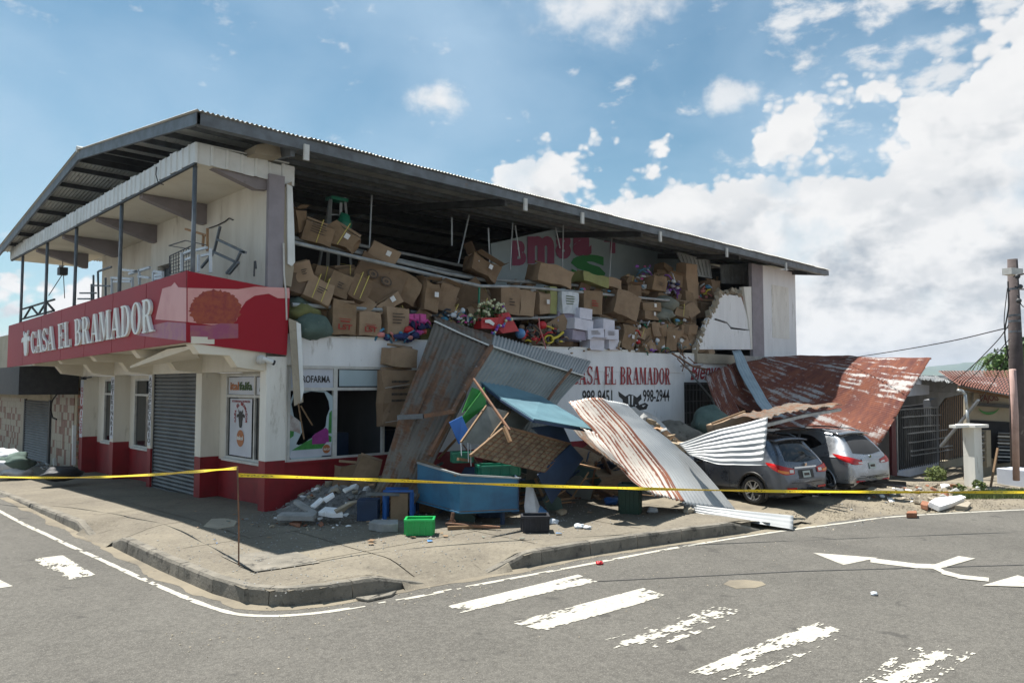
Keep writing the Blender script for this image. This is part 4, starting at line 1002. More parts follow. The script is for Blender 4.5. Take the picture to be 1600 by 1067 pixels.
# broken wall edge by the corner pillar (vertical slab of plaster left standing)
MB().prism([U(443, 300, y=.02), U(447, 288, y=.02), U(456, 284, y=.02), U(459, 420, y=.02), U(455, 448, y=.02), U(443, 445, y=.02)], (0, .16, 0)).build('wall_stub', 'concrete', B)
MB().prism([U(449, 288, y=-.03), U(457, 292, y=-.03), U(460, 360, y=-.03), U(461, 410, y=-.03), U(456, 416, y=-.03), U(450, 412, y=-.03)], (0, .045, 0)).build('plaster_remnant', 'canopy_white', B)
MB().tube([U(443, 380, y=-.06), U(444, 430, y=-.06), U(447, 460, y=-.08), U(448, 500, y=-.06)], .02, 6).build('drain_pipe', 'frame_white', B)
# --- roof: corrugated sheets on steel purlins, gable to the left street
RI = (7.15, 8.86); EV = (-.9, 7.80); BE = (17.4, 7.44)
def roofsheet(y0, z0, y1, z1, x, w=.8):
    nu = 8*8; dd = V(0, y1-y0, z1-z0).normalized(); nn = V(1, 0, 0).cross(dd)
    if nn.z < 0: nn = -nn
    mb = MB(); r_ = 3
    for j in range(r_+1):
        for i in range(nu+1):
            u = i/nu*w*1.03; p = V(x+u, y0+(y1-y0)*j/r_, z0+(z1-z0)*j/r_)+nn*(.016*math.sin(2*math.pi*u/.1)); mb.v.append(p)
    mb.f = [(j*(nu+1)+i, j*(nu+1)+i+1, (j+1)*(nu+1)+i+1, (j+1)*(nu+1)+i) for j in range(r_) for i in range(nu)]
    return mb
n_sh = 36
for (a, b) in ((EV, RI), (BE, RI)):
    yy0, zz0 = a
    if a is EV: yy0 -= .07; zz0 -= .005
    base = roofsheet(yy0, zz0+.13, b[0], b[1]+.13, -2.0).build('roof_sheet', 'roof_metal', B, smooth=True, recalc=False)
    rnd = random.Random(2)
    for k in range(1, n_sh):
        c = base.copy(); COL.objects.link(c); c.location.x = .8*k; c.location.z = (.006 if k % 2 else 0); c.location.y = rnd.uniform(-.025, .025)
def zroof(y): return EV[1]+(RI[1]-EV[1])*(y-EV[0])/(RI[0]-EV[0]) if y < RI[0] else RI[1]+(BE[1]-RI[1])*(y-RI[0])/(BE[0]-RI[0])
XR0, XR1 = -1.95, 26.75
for y in [0.3, 1.65, 3.0, 4.35, 5.7] + [8.3, 9.6, 10.9, 12.2, 13.5, 14.8, 16.1]:
    MB().box((XR0+.05, y-.03, zroof(y)-.02), (XR1, y+.03, zroof(y)+.105)).build('purlin', 'steel_grey' if y < 4 else 'steel_dark', B)  # front purlins lighter: the light near the eave is put into their colour
MB().box((XR0+.05, RI[0]-.35, RI[1]-.10), (XR1, RI[0]-.29, RI[1]+.07)).build('purlin', 'steel_dark', B); MB().box((XR0+.05, RI[0]+.3, RI[1]-.10), (XR1, RI[0]+.36, RI[1]+.07)).build('purlin', 'steel_dark', B)
# eave channel and gable barge beams
MB().box((XR0-.02, -.90, EV[1]-.13), (XR1, -.83, EV[1]+.10)).build('eave_beam', 'steel_grey', B)
MB().box((XR0+.06, -.82, EV[1]-.13), (XR1-.02, -.72, EV[1]-.11)).build('eave_beam', 'steel_grey', B)
for (a, b) in ((EV, RI), (BE, RI)):
    MB().prism([(XR0, a[0], a[1]-.13), (XR0, b[0], b[1]-.13), (XR0, b[0], b[1]+.115), (XR0, a[0], a[1]+.10)], (.06, 0, 0)).build('gable_beam', 'steel_grey', B)
    MB().prism([(XR1, a[0], a[1]-.13), (XR1, b[0], b[1]-.13), (XR1, b[0], b[1]+.115), (XR1, a[0], a[1]+.10)], (.06, 0, 0)).build('gable_beam', 'steel_grey', B)
    for x in (.1, 6.4, 12.6, 19, 25):
        MB().prism([(x, a[0]+.2, a[1]-.26), (x, b[0], b[1]-.30), (x, b[0], b[1]-.07), (x, a[0]+.2, a[1]-.07)], (.10, 0, 0)).build('rafter', 'steel_dark' if x > 1 else 'steel_grey', B)
MB().tube([(XR0-.05, RI[0], RI[1]+.14), (XR1+.05, RI[0], RI[1]+.14)], .09, 8).build('ridge_cap', 'roof_metal', B)
for x in (.28, 6.9, 9.3, 13.3, 17.6, 22.4): MB().box((x, -.96, EV[1]-.36), (x+.12, -.905, EV[1]-.02)).build('downpipe_stub', 'frame_white', B)
# beam stub at the corner, broken concrete
MB().prism([U(398, 240, y=-.3), U(440, 246, y=-.3), U(436, 222, y=-.3), U(402, 226, y=-.3)], (0, .6, 0)).build('beam_stub', 'concrete', B)
# interior: end wall behind, added wall and letters copying a window-glass reflection, hanging steel rods
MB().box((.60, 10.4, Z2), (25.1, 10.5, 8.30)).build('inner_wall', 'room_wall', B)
pt = MB().quad(U(766, 381, y=3.1), U(775, 480, y=3.1), U(1060, 470, y=3.1), U(1060, 392, y=3.1), U(885, 354, y=3.1)).build('reflected_wall', 'reflection_and_film', B, solid=.05)
def refl(s, x0, y0, x1, y1, m):
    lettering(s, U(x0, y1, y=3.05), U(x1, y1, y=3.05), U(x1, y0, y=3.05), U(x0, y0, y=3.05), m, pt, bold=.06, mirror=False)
for c, a in zip('Bm8a', [(800, 376, 822, 415), (824, 369, 866, 412), (868, 364, 892, 405), (895, 362, 924, 400)]): refl(c, *a, 'reflection_purple')
refl('T', 944, 372, 970, 396, 'reflection_purple'); refl('S', 892, 398, 946, 440, 'reflection_green')
for (a, b) in (((581, 305), (577, 392)), ((733, 336), (716, 412)), ((706, 340), (706, 384)), ((801, 348), (797, 422)), ((805, 352), (812, 402)), ((880, 352), (879, 420)), ((868, 356), (875, 388)), ((956, 372), (952, 440)), ((763, 356), (765, 410))):
    MB().tube([U(*a, y=.9), U(*b, y=.9)], .022, 6).build('hanging_rod', 'steel_light', B)
# ================================================================== SHOP SIGN (fascia of the balcony)
S = empty('shop_sign', (-1.7, 0, 3.6), 'long red fascia sign reading CASA EL BRAMADOR, wrapping the corner balcony', 'sign')
SX = -1.70
c_t, c_b = V(SX, .05, 4.97), V(SX, .05, 3.54)
l_t, l_b = V(SX, 16.3, 4.76), V(SX, 16.3, 3.30)
r_t, r_b = U(453, 455, y=-.06), U(448, 555, y=-.06)
nP = 7
for k in range(nP):          # cladding panels with fine joints
    a0, a1 = k/nP, (k+1)/nP-.0015
    q_ = [l_b.lerp(c_b, a0), l_b.lerp(c_b, a1), l_t.lerp(c_t, a1), l_t.lerp(c_t, a0)]
    MB().prism(q_, (.05, 0, 0)).build('sign_panel', 'sign_red', S)
MB().prism([c_b+V(0, -.001, 0), r_b, r_t, c_t+V(0, -.001, 0)], (0, .05, 0)).build('sign_panel', 'sign_red', S)
MB().prism([l_t, c_t, c_t+V(.1, .1, 0), l_t+V(.1, 0, 0)], (0, 0, .012)).build('sign_cap', 'sign_red', S)
fl = q4(l_b, c_b, c_t, l_t)
def pl(px, py): return U(px, py, x=SX)
ls = serif_line('CASA EL BRAMADOR', pl(52, 553), pl(243, 518), pl(243, 465), pl(51, 519), 'letter_white', S, ext=.06, off=.006)
cowhead(q4(pl(36, 558), pl(49, 555), pl(49, 514), pl(36, 517)), 'letter_white', S, ext=.05)
# window-glass reflection painted on to the sign: sky, round trees, low houses
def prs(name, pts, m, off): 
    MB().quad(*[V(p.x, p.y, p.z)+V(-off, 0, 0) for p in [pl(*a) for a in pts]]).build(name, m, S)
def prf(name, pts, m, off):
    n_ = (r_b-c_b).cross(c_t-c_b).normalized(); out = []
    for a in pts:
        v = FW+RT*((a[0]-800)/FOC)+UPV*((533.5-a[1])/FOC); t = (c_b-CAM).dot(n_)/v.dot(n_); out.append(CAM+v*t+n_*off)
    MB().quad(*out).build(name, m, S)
prs('reflected_picture', [(243, 499), (254, 451), (268, 447), (273, 441), (279, 449), (291.6, 450), (291.6, 503)], 'sign_refl_pink', .004)
prf('reflected_picture', [(293, 450), (330, 451), (372, 452), (398, 448), (430, 449), (452, 450), (452.5, 466), (447, 466), (434, 466), (420, 459), (398, 462), (384, 471), (374, 486), (370, 500), (365, 505), (330, 508), (293, 503)], 'sign_refl_pink', .004)
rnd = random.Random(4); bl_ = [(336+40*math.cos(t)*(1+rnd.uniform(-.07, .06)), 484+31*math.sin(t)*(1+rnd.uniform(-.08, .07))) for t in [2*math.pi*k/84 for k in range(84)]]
prf('reflected_tree', [(x, min(y, 506)) for x, y in bl_], 'sign_refl_tree', .007)
prf('reflected_houses', [(297, 532), (297, 508), (330, 509), (345, 505), (372, 506), (372, 528)], 'sign_refl_mauve', .008)
prs('reflected_houses', [(214, 524), (230, 510), (262, 503), (291, 505), (291, 533)], 'sign_refl_mauve', .005)
# security camera under the sign
C_ = empty('security_camera', (-.02, -.1, 3.2), 'small white bullet camera on a round bracket at the shop corner pillar', 'security camera')
MB().tube([U(408, 562, y=-.02), U(408, 562, y=-.12)], .10, 16).build('base', 'frame_white', C_, smooth=True)
MB().tube([U(410, 560, y=-.12), U(427, 566, y=-.16)], .05, 12).build('body', 'canopy_white', C_); MB().tube([U(426, 566, y=-.16), U(429, 567, y=-.165)], .055, 12).build('lens', 'plastic_black', C_)
C_ = empty('security_camera', (-.1, 13.4, 2.8), 'small dark camera high at the far end of the left wall', 'security camera')
MB().box((-.12, 13.1, 2.86), (.0, 13.3, 2.96)).build('body', 'plastic_black', C_); MB().bar((-.05, 13.1, 2.92), (-.05, 12.4, 2.94), .04).build('arm', 'steel_dark', C_)
# ================================================================== COLLAPSED AWNING: corrugated sheets and frame
def mk_sheet(name, label, rows, m, cat='roof sheet', group='torn awning roof sheets', **k):
    return tag(sheet(name, rows, m, **k), label, cat, group)
A_rows = [[U(680, 500, y=-.7), U(768, 540, y=-2.0)], [U(655, 568, y=-1.3), U(740, 596, y=-2.45)], [U(628, 640, y=-1.75), U(708, 662, y=-2.8)],
          [U(608, 705, y=-1.95), U(676, 728, y=-2.95)], [U(592, 755, y=-1.95), U(656, 775, y=-2.9)], [U(562, 802, y=-1.65), U(628, 812, y=-2.5)]]
for k in range(3):
    mk_sheet('roof_sheet', ['left edge strip of the tall dull grey sheet leaning from the parapet', 'rust streaked middle strip of the tall grey sheet leaning beside the window', 'right strip of the tall grey sheet, above the blue cart'][k],
             A_rows, 'sheet_old', u0=k/3-.004*(k > 0), u1=(k+1)/3, dent=.035, seed=k+3, nv=40, jag=.05, amp=.015)
B_rows = [[U(768, 541, y=-2.0), U(840, 565, y=-1.95), U(911, 587, y=-1.9)], [U(752, 566, y=-2.3), U(825, 592, y=-2.2), U(886, 612, y=-2.1)],
          [U(737, 592, y=-2.6), U(806, 618, y=-2.5), U(866, 640, y=-2.3)], [U(722, 640, y=-2.7), U(780, 660, y=-2.7), U(848, 690, y=-2.5)]]
for k in range(3):
    mk_sheet('roof_sheet', ['greenish grey sheet hanging under the white ridge strip, nearest the rusty rafter', 'greenish grey sheet hanging in the middle of the upended awning', 'greenish grey sheet at the right tip of the upended awning by the wall lettering'][k],
             B_rows, 'sheet_green_grey', u0=k/3, u1=(k+1)/3, dent=.02, seed=k+11, nv=24, amp=.018, pitch=.12)
C_rows = [[U(682, 503, y=-.7), U(768, 541, y=-2.0), U(840, 567, y=-1.95), U(910, 589, y=-1.9)], [U(678, 494, y=-.35), U(772, 523, y=-1.4), U(850, 545, y=-1.3), U(924, 564, y=-1.2)]]
for k in range(3):
    mk_sheet('roof_sheet', ['flat grey sheet folded back behind the white ridge strip above the parapet', 'short corrugated sheet folded back in the middle of the upended awning', 'short corrugated sheet folded back at the right tip of the upended awning'][k],
             C_rows, ['sheet_old', 'sheet_zinc', 'sheet_zinc'][k], u0=k/3, u1=(k+1)/3, dent=.02, seed=k+21, nv=8, amp=.02 if k else .006, pitch=.12)
def member(name, label, pts, w, m, cat='steel member', group=None, h=None, r=None):
    mb = MB()
    if r: mb.tube(pts, r, 8)
    else:
        for a, b in zip(pts, pts[1:]): mb.bar(a, b, w, h or w)
    return tag(mb.build(name, m), label, cat, group)
member('ridge_strip', 'crumpled white metal ridge strip along the top of the upended awning', [U(680, 502, y=-.74), U(716, 519, y=-1.3), U(768, 541, y=-2.05), U(842, 566, y=-2.0), U(913, 588, y=-1.95)], .12, 'canopy_white', 'metal strip', h=.03)
member('rafter', 'rust brown rafter between the grey and greenish awning sheets', [U(768, 541, y=-2.08), U(737, 590, y=-2.62), U(705, 650, y=-2.95), U(672, 712, y=-3.0)], .09, 'rusty_steel', 'rafter')
member('rafter', 'thin rusty rafter hanging behind the right tip of the awning', [U(893, 577, y=-2.05), U(868, 607, y=-2.35), U(846, 640, y=-2.6)], .05, 'rusty_steel', 'rafter')
member('cross_bar', 'grey and rusty steel bar across the leaning rusty grey sheets', [U(622, 652, y=-2.1), U(662, 650, y=-2.6)], .10, 'steel_grey', 'steel bar')
member('cross_bar', 'rusty end of the broken bar beside the blue cart', [U(663, 650, y=-2.62), U(712, 642, y=-3.1)], .09, 'rusty_steel', 'steel bar')
member('cross_bar', 'grey bar at knee height in front of the leaning sheets', [U(572, 771, y=-2.6), U(650, 773, y=-2.9)], .06, 'steel_grey', 'steel bar')
# lit rusty sheets in the middle
G_rows = [[U(888, 628, y=-4.6), U(935, 622, y=-4.4), U(979, 634, y=-4.2)], [U(908, 652, y=-5.0), U(965, 655, y=-4.8), U(1012, 662, y=-4.6)], [U(935, 682, y=-5.4), U(995, 690, y=-5.25), U(1052, 695, y=-5.0)],
          [U(966, 728, y=-5.95), U(1030, 732, y=-5.75), U(1094, 732, y=-5.5)], [U(1002, 764, y=-6.45), U(1060, 784, y=-6.4), U(1152, 800, y=-6.35)]]
mk_sheet('roof_sheet', 'sunlit white sheet with heavy brown rust stripes sliding down to the pavement', G_rows, 'sheet_rusty_white', u0=0, u1=.56, dent=.05, seed=31, nv=44, jag=.05, amp=.022, pitch=.125)
mk_sheet('roof_sheet', 'pale zinc sheet beside the rust striped one, its tip on the kerb', G_rows, 'sheet_zinc_bright', u0=.54, u1=1, dent=.04, seed=33, nv=44, jag=.05, amp=.02, pitch=.125)
T_rows = [[U(972, 636, y=-3.2), U(1004, 640, y=-2.9)], [U(1000, 658, y=-3.3), U(1030, 656, y=-3.0)], [U(1030, 688, y=-3.6), U(1056, 687, y=-3.3)]]
mk_sheet('roof_sheet', 'small bright sheet curling behind the rubble lump on the zinc sheet', T_rows, 'sheet_zinc_bright', dent=.05, seed=41, nv=16, amp=.018)
T_rows = [[U(906, 668, y=-5.3), U(930, 684, y=-5.3)], [U(925, 700, y=-5.6), U(948, 708, y=-5.7)], [U(962, 728, y=-6.0), U(981, 738, y=-6.1)]]
mk_sheet('roof_sheet', 'narrow crumpled pale strip below the tip of the blue cart roof', T_rows, 'sheet_rusty_white', dent=.10, seed=43, nv=20, amp=.014)
T_rows = [[U(885, 655, y=-3.2), U(925, 660, y=-3.4)], [U(900, 676, y=-3.7), U(950, 700, y=-4.0)], [U(925, 700, y=-4.2), U(975, 738, y=-4.8)]]
mk_sheet('roof_sheet', 'shaded grey sheet under the left edge of the rust striped one', T_rows, 'sheet_old', dent=.06, seed=44, nv=16)
H_rows = [[U(1064, 785, z=.16), U(1072, 797, z=.03)], [U(1150, 796, z=.09), U(1153, 812, z=-.06)], [U(1240, 805, z=.0), U(1239, 827, z=-.185)]]
mk_sheet('roof_sheet', 'narrow pale zinc sheet lying across the kerb end by the grey car', H_rows, 'sheet_zinc_bright', dent=.015, seed=45, nv=30, amp=.018, pitch=.14)
I_rows = [[U(1060, 692, d=17.6), U(1070, 702, d=17.3), U(1082, 713, d=17.0)], [U(1120, 672, d=17.2), U(1122, 697, d=16.9), U(1124, 725, d=16.6)], [U(1200, 651, d=16.9), U(1197, 688, d=16.5), U(1192, 726, d=16.2)]]
mk_sheet('roof_sheet', 'clean silver sheet with fanned ribs hanging over the nearer car', I_rows, 'sheet_zinc', dent=.05, seed=47, nv=34, amp=.015, pitch=.11)
J_rows = [[U(1199, 652, d=16.9), U(1250, 640, d=19.0), U(1316, 632, d=21.5)], [U(1140, 652, d=21), U(1190, 640, d=23), U(1240, 630, d=25)]]
mk_sheet('roof_sheet', 'dark sheet with a torn wavy edge lying over the roofs of both cars', J_rows, 'sheet_old', dent=.05, seed=49, nv=20, amp=.012)
member('cross_bar', 'pale grey steel channel propping the torn sheet above the cars', [U(1196, 664, d=17.4), U(1252, 650, d=19.5), U(1312, 640, d=21.6)], .10, 'steel_light', 'steel bar', h=.08)
# rusty awning still hanging at the far end
L_near = [U(1100, 592, y=-.5), U(1165, 640, y=-2.0), U(1260, 690, y=-4.0), U(1360, 719, y=-5.5)]
L_mid1 = [U(1145, 571, y=-.25), U(1230, 610, y=-1.9), U(1318, 640, y=-3.7), U(1394, 662, y=-5.5)]
L_mid2 = [U(1200, 560, y=-.15), U(1276, 578, y=-1.9), U(1352, 592, y=-3.7), U(1426, 606, y=-5.55)]
L_far = [U(1250, 556, y=-.1), U(1320, 557, y=-1.9), U(1388, 559, y=-3.7), U(1456, 560, y=-5.6)]
rowsL = [[L_near[i], L_mid1[i], L_mid2[i], L_far[i]] for i in range(4)]
labs = ['rust red sheet of the hanging awning, lowest strip above the cars', 'second strip up of the hanging rust red awning', 'third strip up of the hanging rust red awning, crossed by the roof shadow', 'fourth strip up of the hanging rust red awning', 'top strip of the hanging rust red awning along the sky']
for k in range(5):
    mk_sheet('roof_sheet', labs[k], rowsL, 'sheet_rusty_red', u0=k/5-.003*(k > 0), u1=(k+1)/5, dent=.045, seed=51+k, nv=60, jag=.03, amp=.02, pitch=.13, seg=5, group='rust red awning strips')
K_rows = [[U(1102, 586, y=-.9), U(1160, 562, y=-.5)], [U(1112, 618, y=-1.4), U(1182, 604, y=-1.2)], [U(1128, 652, y=-1.9), U(1205, 640, y=-1.9)], [U(1135, 680, y=-2.3), U(1218, 668, y=-2.4)]]
mk_sheet('roof_sheet', 'grey to rust sheet hanging over the barred doorway beside the blue grey flashing', K_rows, 'sheet_rusty_red', dent=.06, seed=61, nv=24, amp=.02, pitch=.12)
fl_rows = [[U(1144, 548, y=-.55), U(1157, 547, y=-.5)], [U(1153, 578, y=-1.1), U(1170, 574, y=-1.05)], [U(1172, 612, y=-2.0), U(1189, 608, y=-2.0)], [U(1188, 638, y=-2.7), U(1206, 636, y=-2.7)], [U(1205, 652, y=-3.1), U(1226, 651, y=-3.1)]]
tag(sheet('flashing', fl_rows, 'flashing', dent=.03, amp=.006, pitch=.2, nv=24, solid=.02), 'long curved blue grey flashing strip hanging down across the rusty awning', 'flashing')
# bent steel bars and torn plaster at the broken slab edge
rods = [[(1062, 556), (1085, 590), (1112, 622), (1120, 640)], [(1075, 558), (1100, 580), (1118, 598)], [(1058, 560), (1072, 575), (1090, 586)], [(1066, 548), (1070, 566), (1066, 580)], [(1050, 552), (1066, 562), (1082, 572), (1104, 577)], [(1064, 572), (1082, 570), (1098, 570)], [(1058, 541), (1063, 552), (1072, 560)]]
dang = ['longest bent bar hanging diagonally before the dark barred doorway', 'short bent bar crossing the red welcome script', 'bent bar stub under the broken slab end', 'curled upright wire at the end of the broken slab', 'thick twisted bar lying along the top of the red script', 'level bar stub beside the red script', 'small wire sticking up from the slab end']
for P, lb in zip(rods, dang): member('bent_bar', lb, [U(x, y, y=-.25-.1*i) for i, (x, y) in enumerate(P)], 0, 'steel_light' if lb[0] == 'l' else 'rusty_steel', 'bent bar', 'bent bars at the broken slab end', r=.035 if lb[0] in 'lt' else .02)
# ================================================================== BLUE MARKET CART, tipped over
K = empty('market_cart', U(720, 800, z=0), 'blue wooden market cart with a tipped awning roof, crushed under the fallen sheets', 'cart')
zb, zt = .27, 1.05
c0 = U(718, 801, z=zb); l0 = U(652, 783, z=.33); r0 = U(811, 797, z=.28)
c1 = V(c0.x, c0.y, 0)+V(0, 0, U(720, 742, d=(c0-CAM).dot(FW)).z); l1 = V(l0.x, l0.y, U(655, 723, d=(l0-CAM).dot(FW)).z); r1 = V(r0.x, r0.y, U(815, 747, d=(r0-CAM).dot(FW)).z)
bk = V(.55, .75, 0).normalized()*1.0
def panel(name, P, t, m, par=K, bev=0): return MB().prism(P, t).build(name, m, par, bevel=bev)
panel('side_panel', [l0, c0, c1, l1], (.02, .03, 0), 'blue_paint'); panel('side_panel', [c0+V(.001, 0, 0), r0, r1, c1], (0, .03, 0), 'blue_paint')
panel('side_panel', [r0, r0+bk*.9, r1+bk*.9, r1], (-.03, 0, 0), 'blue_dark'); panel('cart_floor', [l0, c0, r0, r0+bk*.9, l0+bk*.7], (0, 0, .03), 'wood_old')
for a, b in ((l1, c1), (c1, r1), (l0, c0), (c0, r0)): MB().bar(a, b, .05, .03).build('edge_trim', 'steel_light' if a.z > .6 else 'blue_paint', K)
panel('inner_board', [l1+V(.05, .05, -.04), c1+V(0, .1, -.05), c1+V(.1, .5, .02), l1+V(.3, .5, .05)], (0, 0, .03), 'wood_old')
for p in (V(c0.x-.06, c0.y+.12, 0),):
    MB().tube([p+V(0, 0, zb), p+V(-.02, 0, .14)], .035, 8).build('leg', 'rusty_steel', K); MB().tube([p+V(-.05, 0, .07), p+V(.02, .03, .07)], .07, 14).build('castor_wheel', 'rusty_steel', K)
for p in (V(r0.x-.2, r0.y+.25, 0), V(l0.x+.15, l0.y+.2, 0)): MB().bar(p, p+V(0, 0, zb), .06).build('leg', 'blue_dark', K)
P1, P2, P3, P4 = U(739, 587, y=-2.35), U(846, 620, y=-2.6), U(935, 673, y=-4.7), U(834, 655, y=-4.9)
P5 = U(782, 622, y=-3.1)
mb = MB(); mb.v = [P1, P5, P4, P3, P2]; mb.f = [(0, 1, 2, 3, 4)]; rf = mb.build('cart_roof', 'blue_canopy', K, solid=.03)
for a, b in ((P1, P5), (P5, P4), (P4, P3), (P3, P2)): MB().bar(a-V(0, 0, .04), b-V(0, 0, .04), .04, .05).build('roof_rim', 'blue_dark', K)
MB().bar(U(740, 592, y=-3.35), U(796, 672, y=-4.9), .04).build('roof_strut', 'rusty_steel', K); MB().bar(U(788, 668, y=-4.85), U(797, 690, y=-5.0), .06).build('splintered_strut', 'wood_pale', K)
panel('green_panel', [U(757, 605, y=-3.05), U(760, 633, y=-3.2), U(725, 664, y=-3.35), U(722, 652, y=-3.35)], (.03, .05, 0), 'green_board')
panel('green_panel', [U(756, 612, y=-3.03), U(736, 632, y=-3.1), U(722, 645, y=-3.3), U(738, 605, y=-2.98)], (.03, .05, 0), 'green_board')
panel('blue_door', [U(702, 660, y=-3.4), U(722, 650, y=-3.4), U(735, 680, y=-3.6), U(717, 694, y=-3.6)], (.03, .05, 0), 'blue_bright')
rp = panel('rear_panel', [U(760, 634, y=-3.5), U(832, 652, y=-3.5), U(790, 700, y=-3.9), U(720, 691, y=-3.9)], (.02, .05, 0), 'grey_board')
for a, b in (((760, 634), (720, 691)), ((797, 643), (756, 695)), ((740, 664), (812, 676))): MB().bar(U(*a, y=-3.53), U(*b, y=-3.9 if b[1] > 680 else -3.68), .035).build('batten', 'wood_old', rp)
# wire and wicker display rack face
WA, WB, WC, WD = U(789, 667, y=-4.6), U(892, 694, y=-4.5), U(850, 738, y=-4.8), U(735, 712, y=-4.8)
wf = q4(WD, WC, WB, WA)
rk = MB().prism([WA, WB, WC, WD], (.02, .04, 0)).build('display_rack', 'wicker', K)
wires = MB()
for k in range(13): wires.bar(wf(k/12, 0, .015), wf(k/12, 1, .015), .014)
for k in range(9): wires.bar(wf(0, k/8, .02), wf(1, k/8, .02), .014)
wires.build('wire_grid', 'rusty_steel', rk)
for a, b in ((WA, WB), (WD, WA)): MB().bar(a, b, .05).build('rack_frame', 'wood_old', rk)
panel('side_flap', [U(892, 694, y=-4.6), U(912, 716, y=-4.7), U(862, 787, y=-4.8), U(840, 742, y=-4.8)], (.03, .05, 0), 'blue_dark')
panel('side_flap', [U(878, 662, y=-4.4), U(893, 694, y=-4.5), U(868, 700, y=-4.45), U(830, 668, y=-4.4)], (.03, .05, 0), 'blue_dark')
for x, y0, y1 in ((720, 692, 712), (731, 692, 722), (735, 695, 728)): MB().bar(U(x, y0, y=-4.0), U(x+1, y1, y=-4.1), .015).build('hanging_hook', 'steel_light', K)
# crates
def crate(name, label, px, py, w, d, h, m, yaw=0., z=None, y=None, tilt=0., group='plastic crates'):
    o = U(px, py, z=z) if z is not None and y is None else U(px, py, y=y)
    root = empty(name, o, label, 'crate', group); root.rotation_euler = (tilt, 0, R(yaw))
    t = .02; M = wmat(root)
    def P(b, a, nm='side'):
        mb = MB().box(b, a); mb.v = [tuple(M@Vector(v)) for v in mb.v]; return mb.build(nm, m, root, bevel=.004)
    P((-w/2+.02, -d/2+.02, 0), (w/2-.02, d/2-.02, t), 'bottom')
    for s in (-1, 1):
        P((-w/2+.015, s*(d/2-t/2-.015)-t/2, t), (w/2-.015, s*(d/2-t/2-.015)+t/2, h-.04)); P((s*(w/2-t/2-.015)-t/2, -d/2+.03, t), (s*(w/2-t/2-.015)+t/2, d/2-.03, h-.04))
        P((-w/2-.012, s*(d/2-.01)-.02, h-.045), (w/2+.012, s*(d/2-.01)+.02, h), 'rim'); P((s*(w/2-.01)-.02, -d/2+.012, h-.044), (s*(w/2-.01)+.02, d/2-.012, h-.001), 'rim')
        for k in range(5): P((-w/2+.04+k*(w-.1)/4, s*(d/2)-.012, .01), (-w/2+.06+k*(w-.1)/4, s*(d/2)+.006, h-.045), 'rib')
        for k in range(3): P((s*(w/2)-.012, -d/2+.05+k*(d-.12)/2, .01), (s*(w/2)+.006, -d/2+.07+k*(d-.12)/2, h-.045), 'rib')
    return root
crate('plastic_crate', 'bright green plastic crate on the pavement in front of the blue framed box', 656, 834, .52, .36, .29, 'green_plastic', yaw=-42, z=.01)
crate('plastic_crate', 'wide green plastic crate lying on top of the blue cart', 778, 742, .85, .5, .22, 'green_teal', yaw=-30, y=-4.05)
crate('plastic_crate', 'small dark green crate behind the left end of the blue cart', 722, 722, .45, .35, .22, 'green_teal', yaw=-35, y=-3.4)
crate('plastic_crate', 'black crate of rubbish with a blue bag under the right end of the cart', 836, 829, .5, .38, .30, 'plastic_black', yaw=-42, z=.01)
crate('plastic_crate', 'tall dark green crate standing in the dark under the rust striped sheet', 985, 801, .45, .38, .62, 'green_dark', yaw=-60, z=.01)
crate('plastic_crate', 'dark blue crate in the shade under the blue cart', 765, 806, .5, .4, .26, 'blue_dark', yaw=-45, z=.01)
# blue framed box with a cardboard sheet
b_ = empty('framed_box', U(622, 815, z=0), 'blue framed wooden box standing on the pavement with a brown board in it', 'box')
o = U(622, 812, z=.01); ax = V(.74, -.67, 0); ay = V(.67, .74, 0)
for s in (-1, 1):
    MB().bar(o+ax*.27*s, o+ax*.27*s+V(0, 0, .55), .06).build('post', 'blue_bright', b_); MB().bar(o+ax*.27*s+ay*.4, o+ax*.27*s+ay*.4+V(0, 0, .55), .06).build('post', 'blue_bright', b_)
MB().bar(o-ax*.3+V(0, 0, .57), o+ax*.3+V(0, 0, .57), .06, .04).build('rail', 'blue_bright', b_); MB().bar(o-ax*.3+V(0, 0, .57)+ay*.4, o+ax*.3+V(0, 0, .57)+ay*.4, .06, .04).build('rail', 'blue_bright', b_)
MB().obox(o+ax*.02+V(0, 0, .26)-ay*.0, ax*.17, ay*.01, V(0, 0, .26)).build('board', 'cardboard', b_); MB().obox(o-ax*.6+V(0, 0, .2)+ay*.1, ax*.2, ay*.2, V(0, 0, .2)).build('side_box', 'blue_dark', b_)
# ================================================================== GOODS SPILLING FROM THE UPPER FLOOR
# steel racking rails still standing or sagging
def rail(label, pts, r=.045, m='steel_light', y=None):
    P = [U(px, py, y=yy) for px, py, yy in pts]; return member('rack_rail', label, P, 0, m, 'shelf rail', 'bent rails of the upper floor racking', r=r)
rail('front steel rail sagging from the corner pillar under the highest cartons', [(459, 379, .35), (600, 412, .35), (700, 436, .35), (750, 447, .35)], .05)
rail('second steel rail just behind the sagging front one', [(459, 372, .8), (600, 404, .8), (700, 428, .8), (760, 438, .8)], .05)
rail('third steel rail behind the sagging front one, ending by the crushed carton', [(520, 382, 1.3), (640, 410, 1.3), (700, 423, 1.3), (740, 432, 1.3)])
rail('rearmost steel rail, highest of the sagging four', [(560, 383, 1.8), (640, 398, 1.8), (690, 409, 1.8), (735, 418, 1.8)])
rail('long pale rail across the middle of the opening under the big tan carton', [(750, 447, .35), (810, 448, .35), (860, 452, .35), (975, 463, .35), (1052, 470, .35)], .045)
rail('pale rail behind the big tan carton', [(760, 437, .9), (830, 441, .9), (900, 446, .9), (985, 458, .9)])
rail('lower left rail in front of the printed red letter cartons', [(456, 476, .22), (520, 480, .22), (622, 486, .22)], .05)
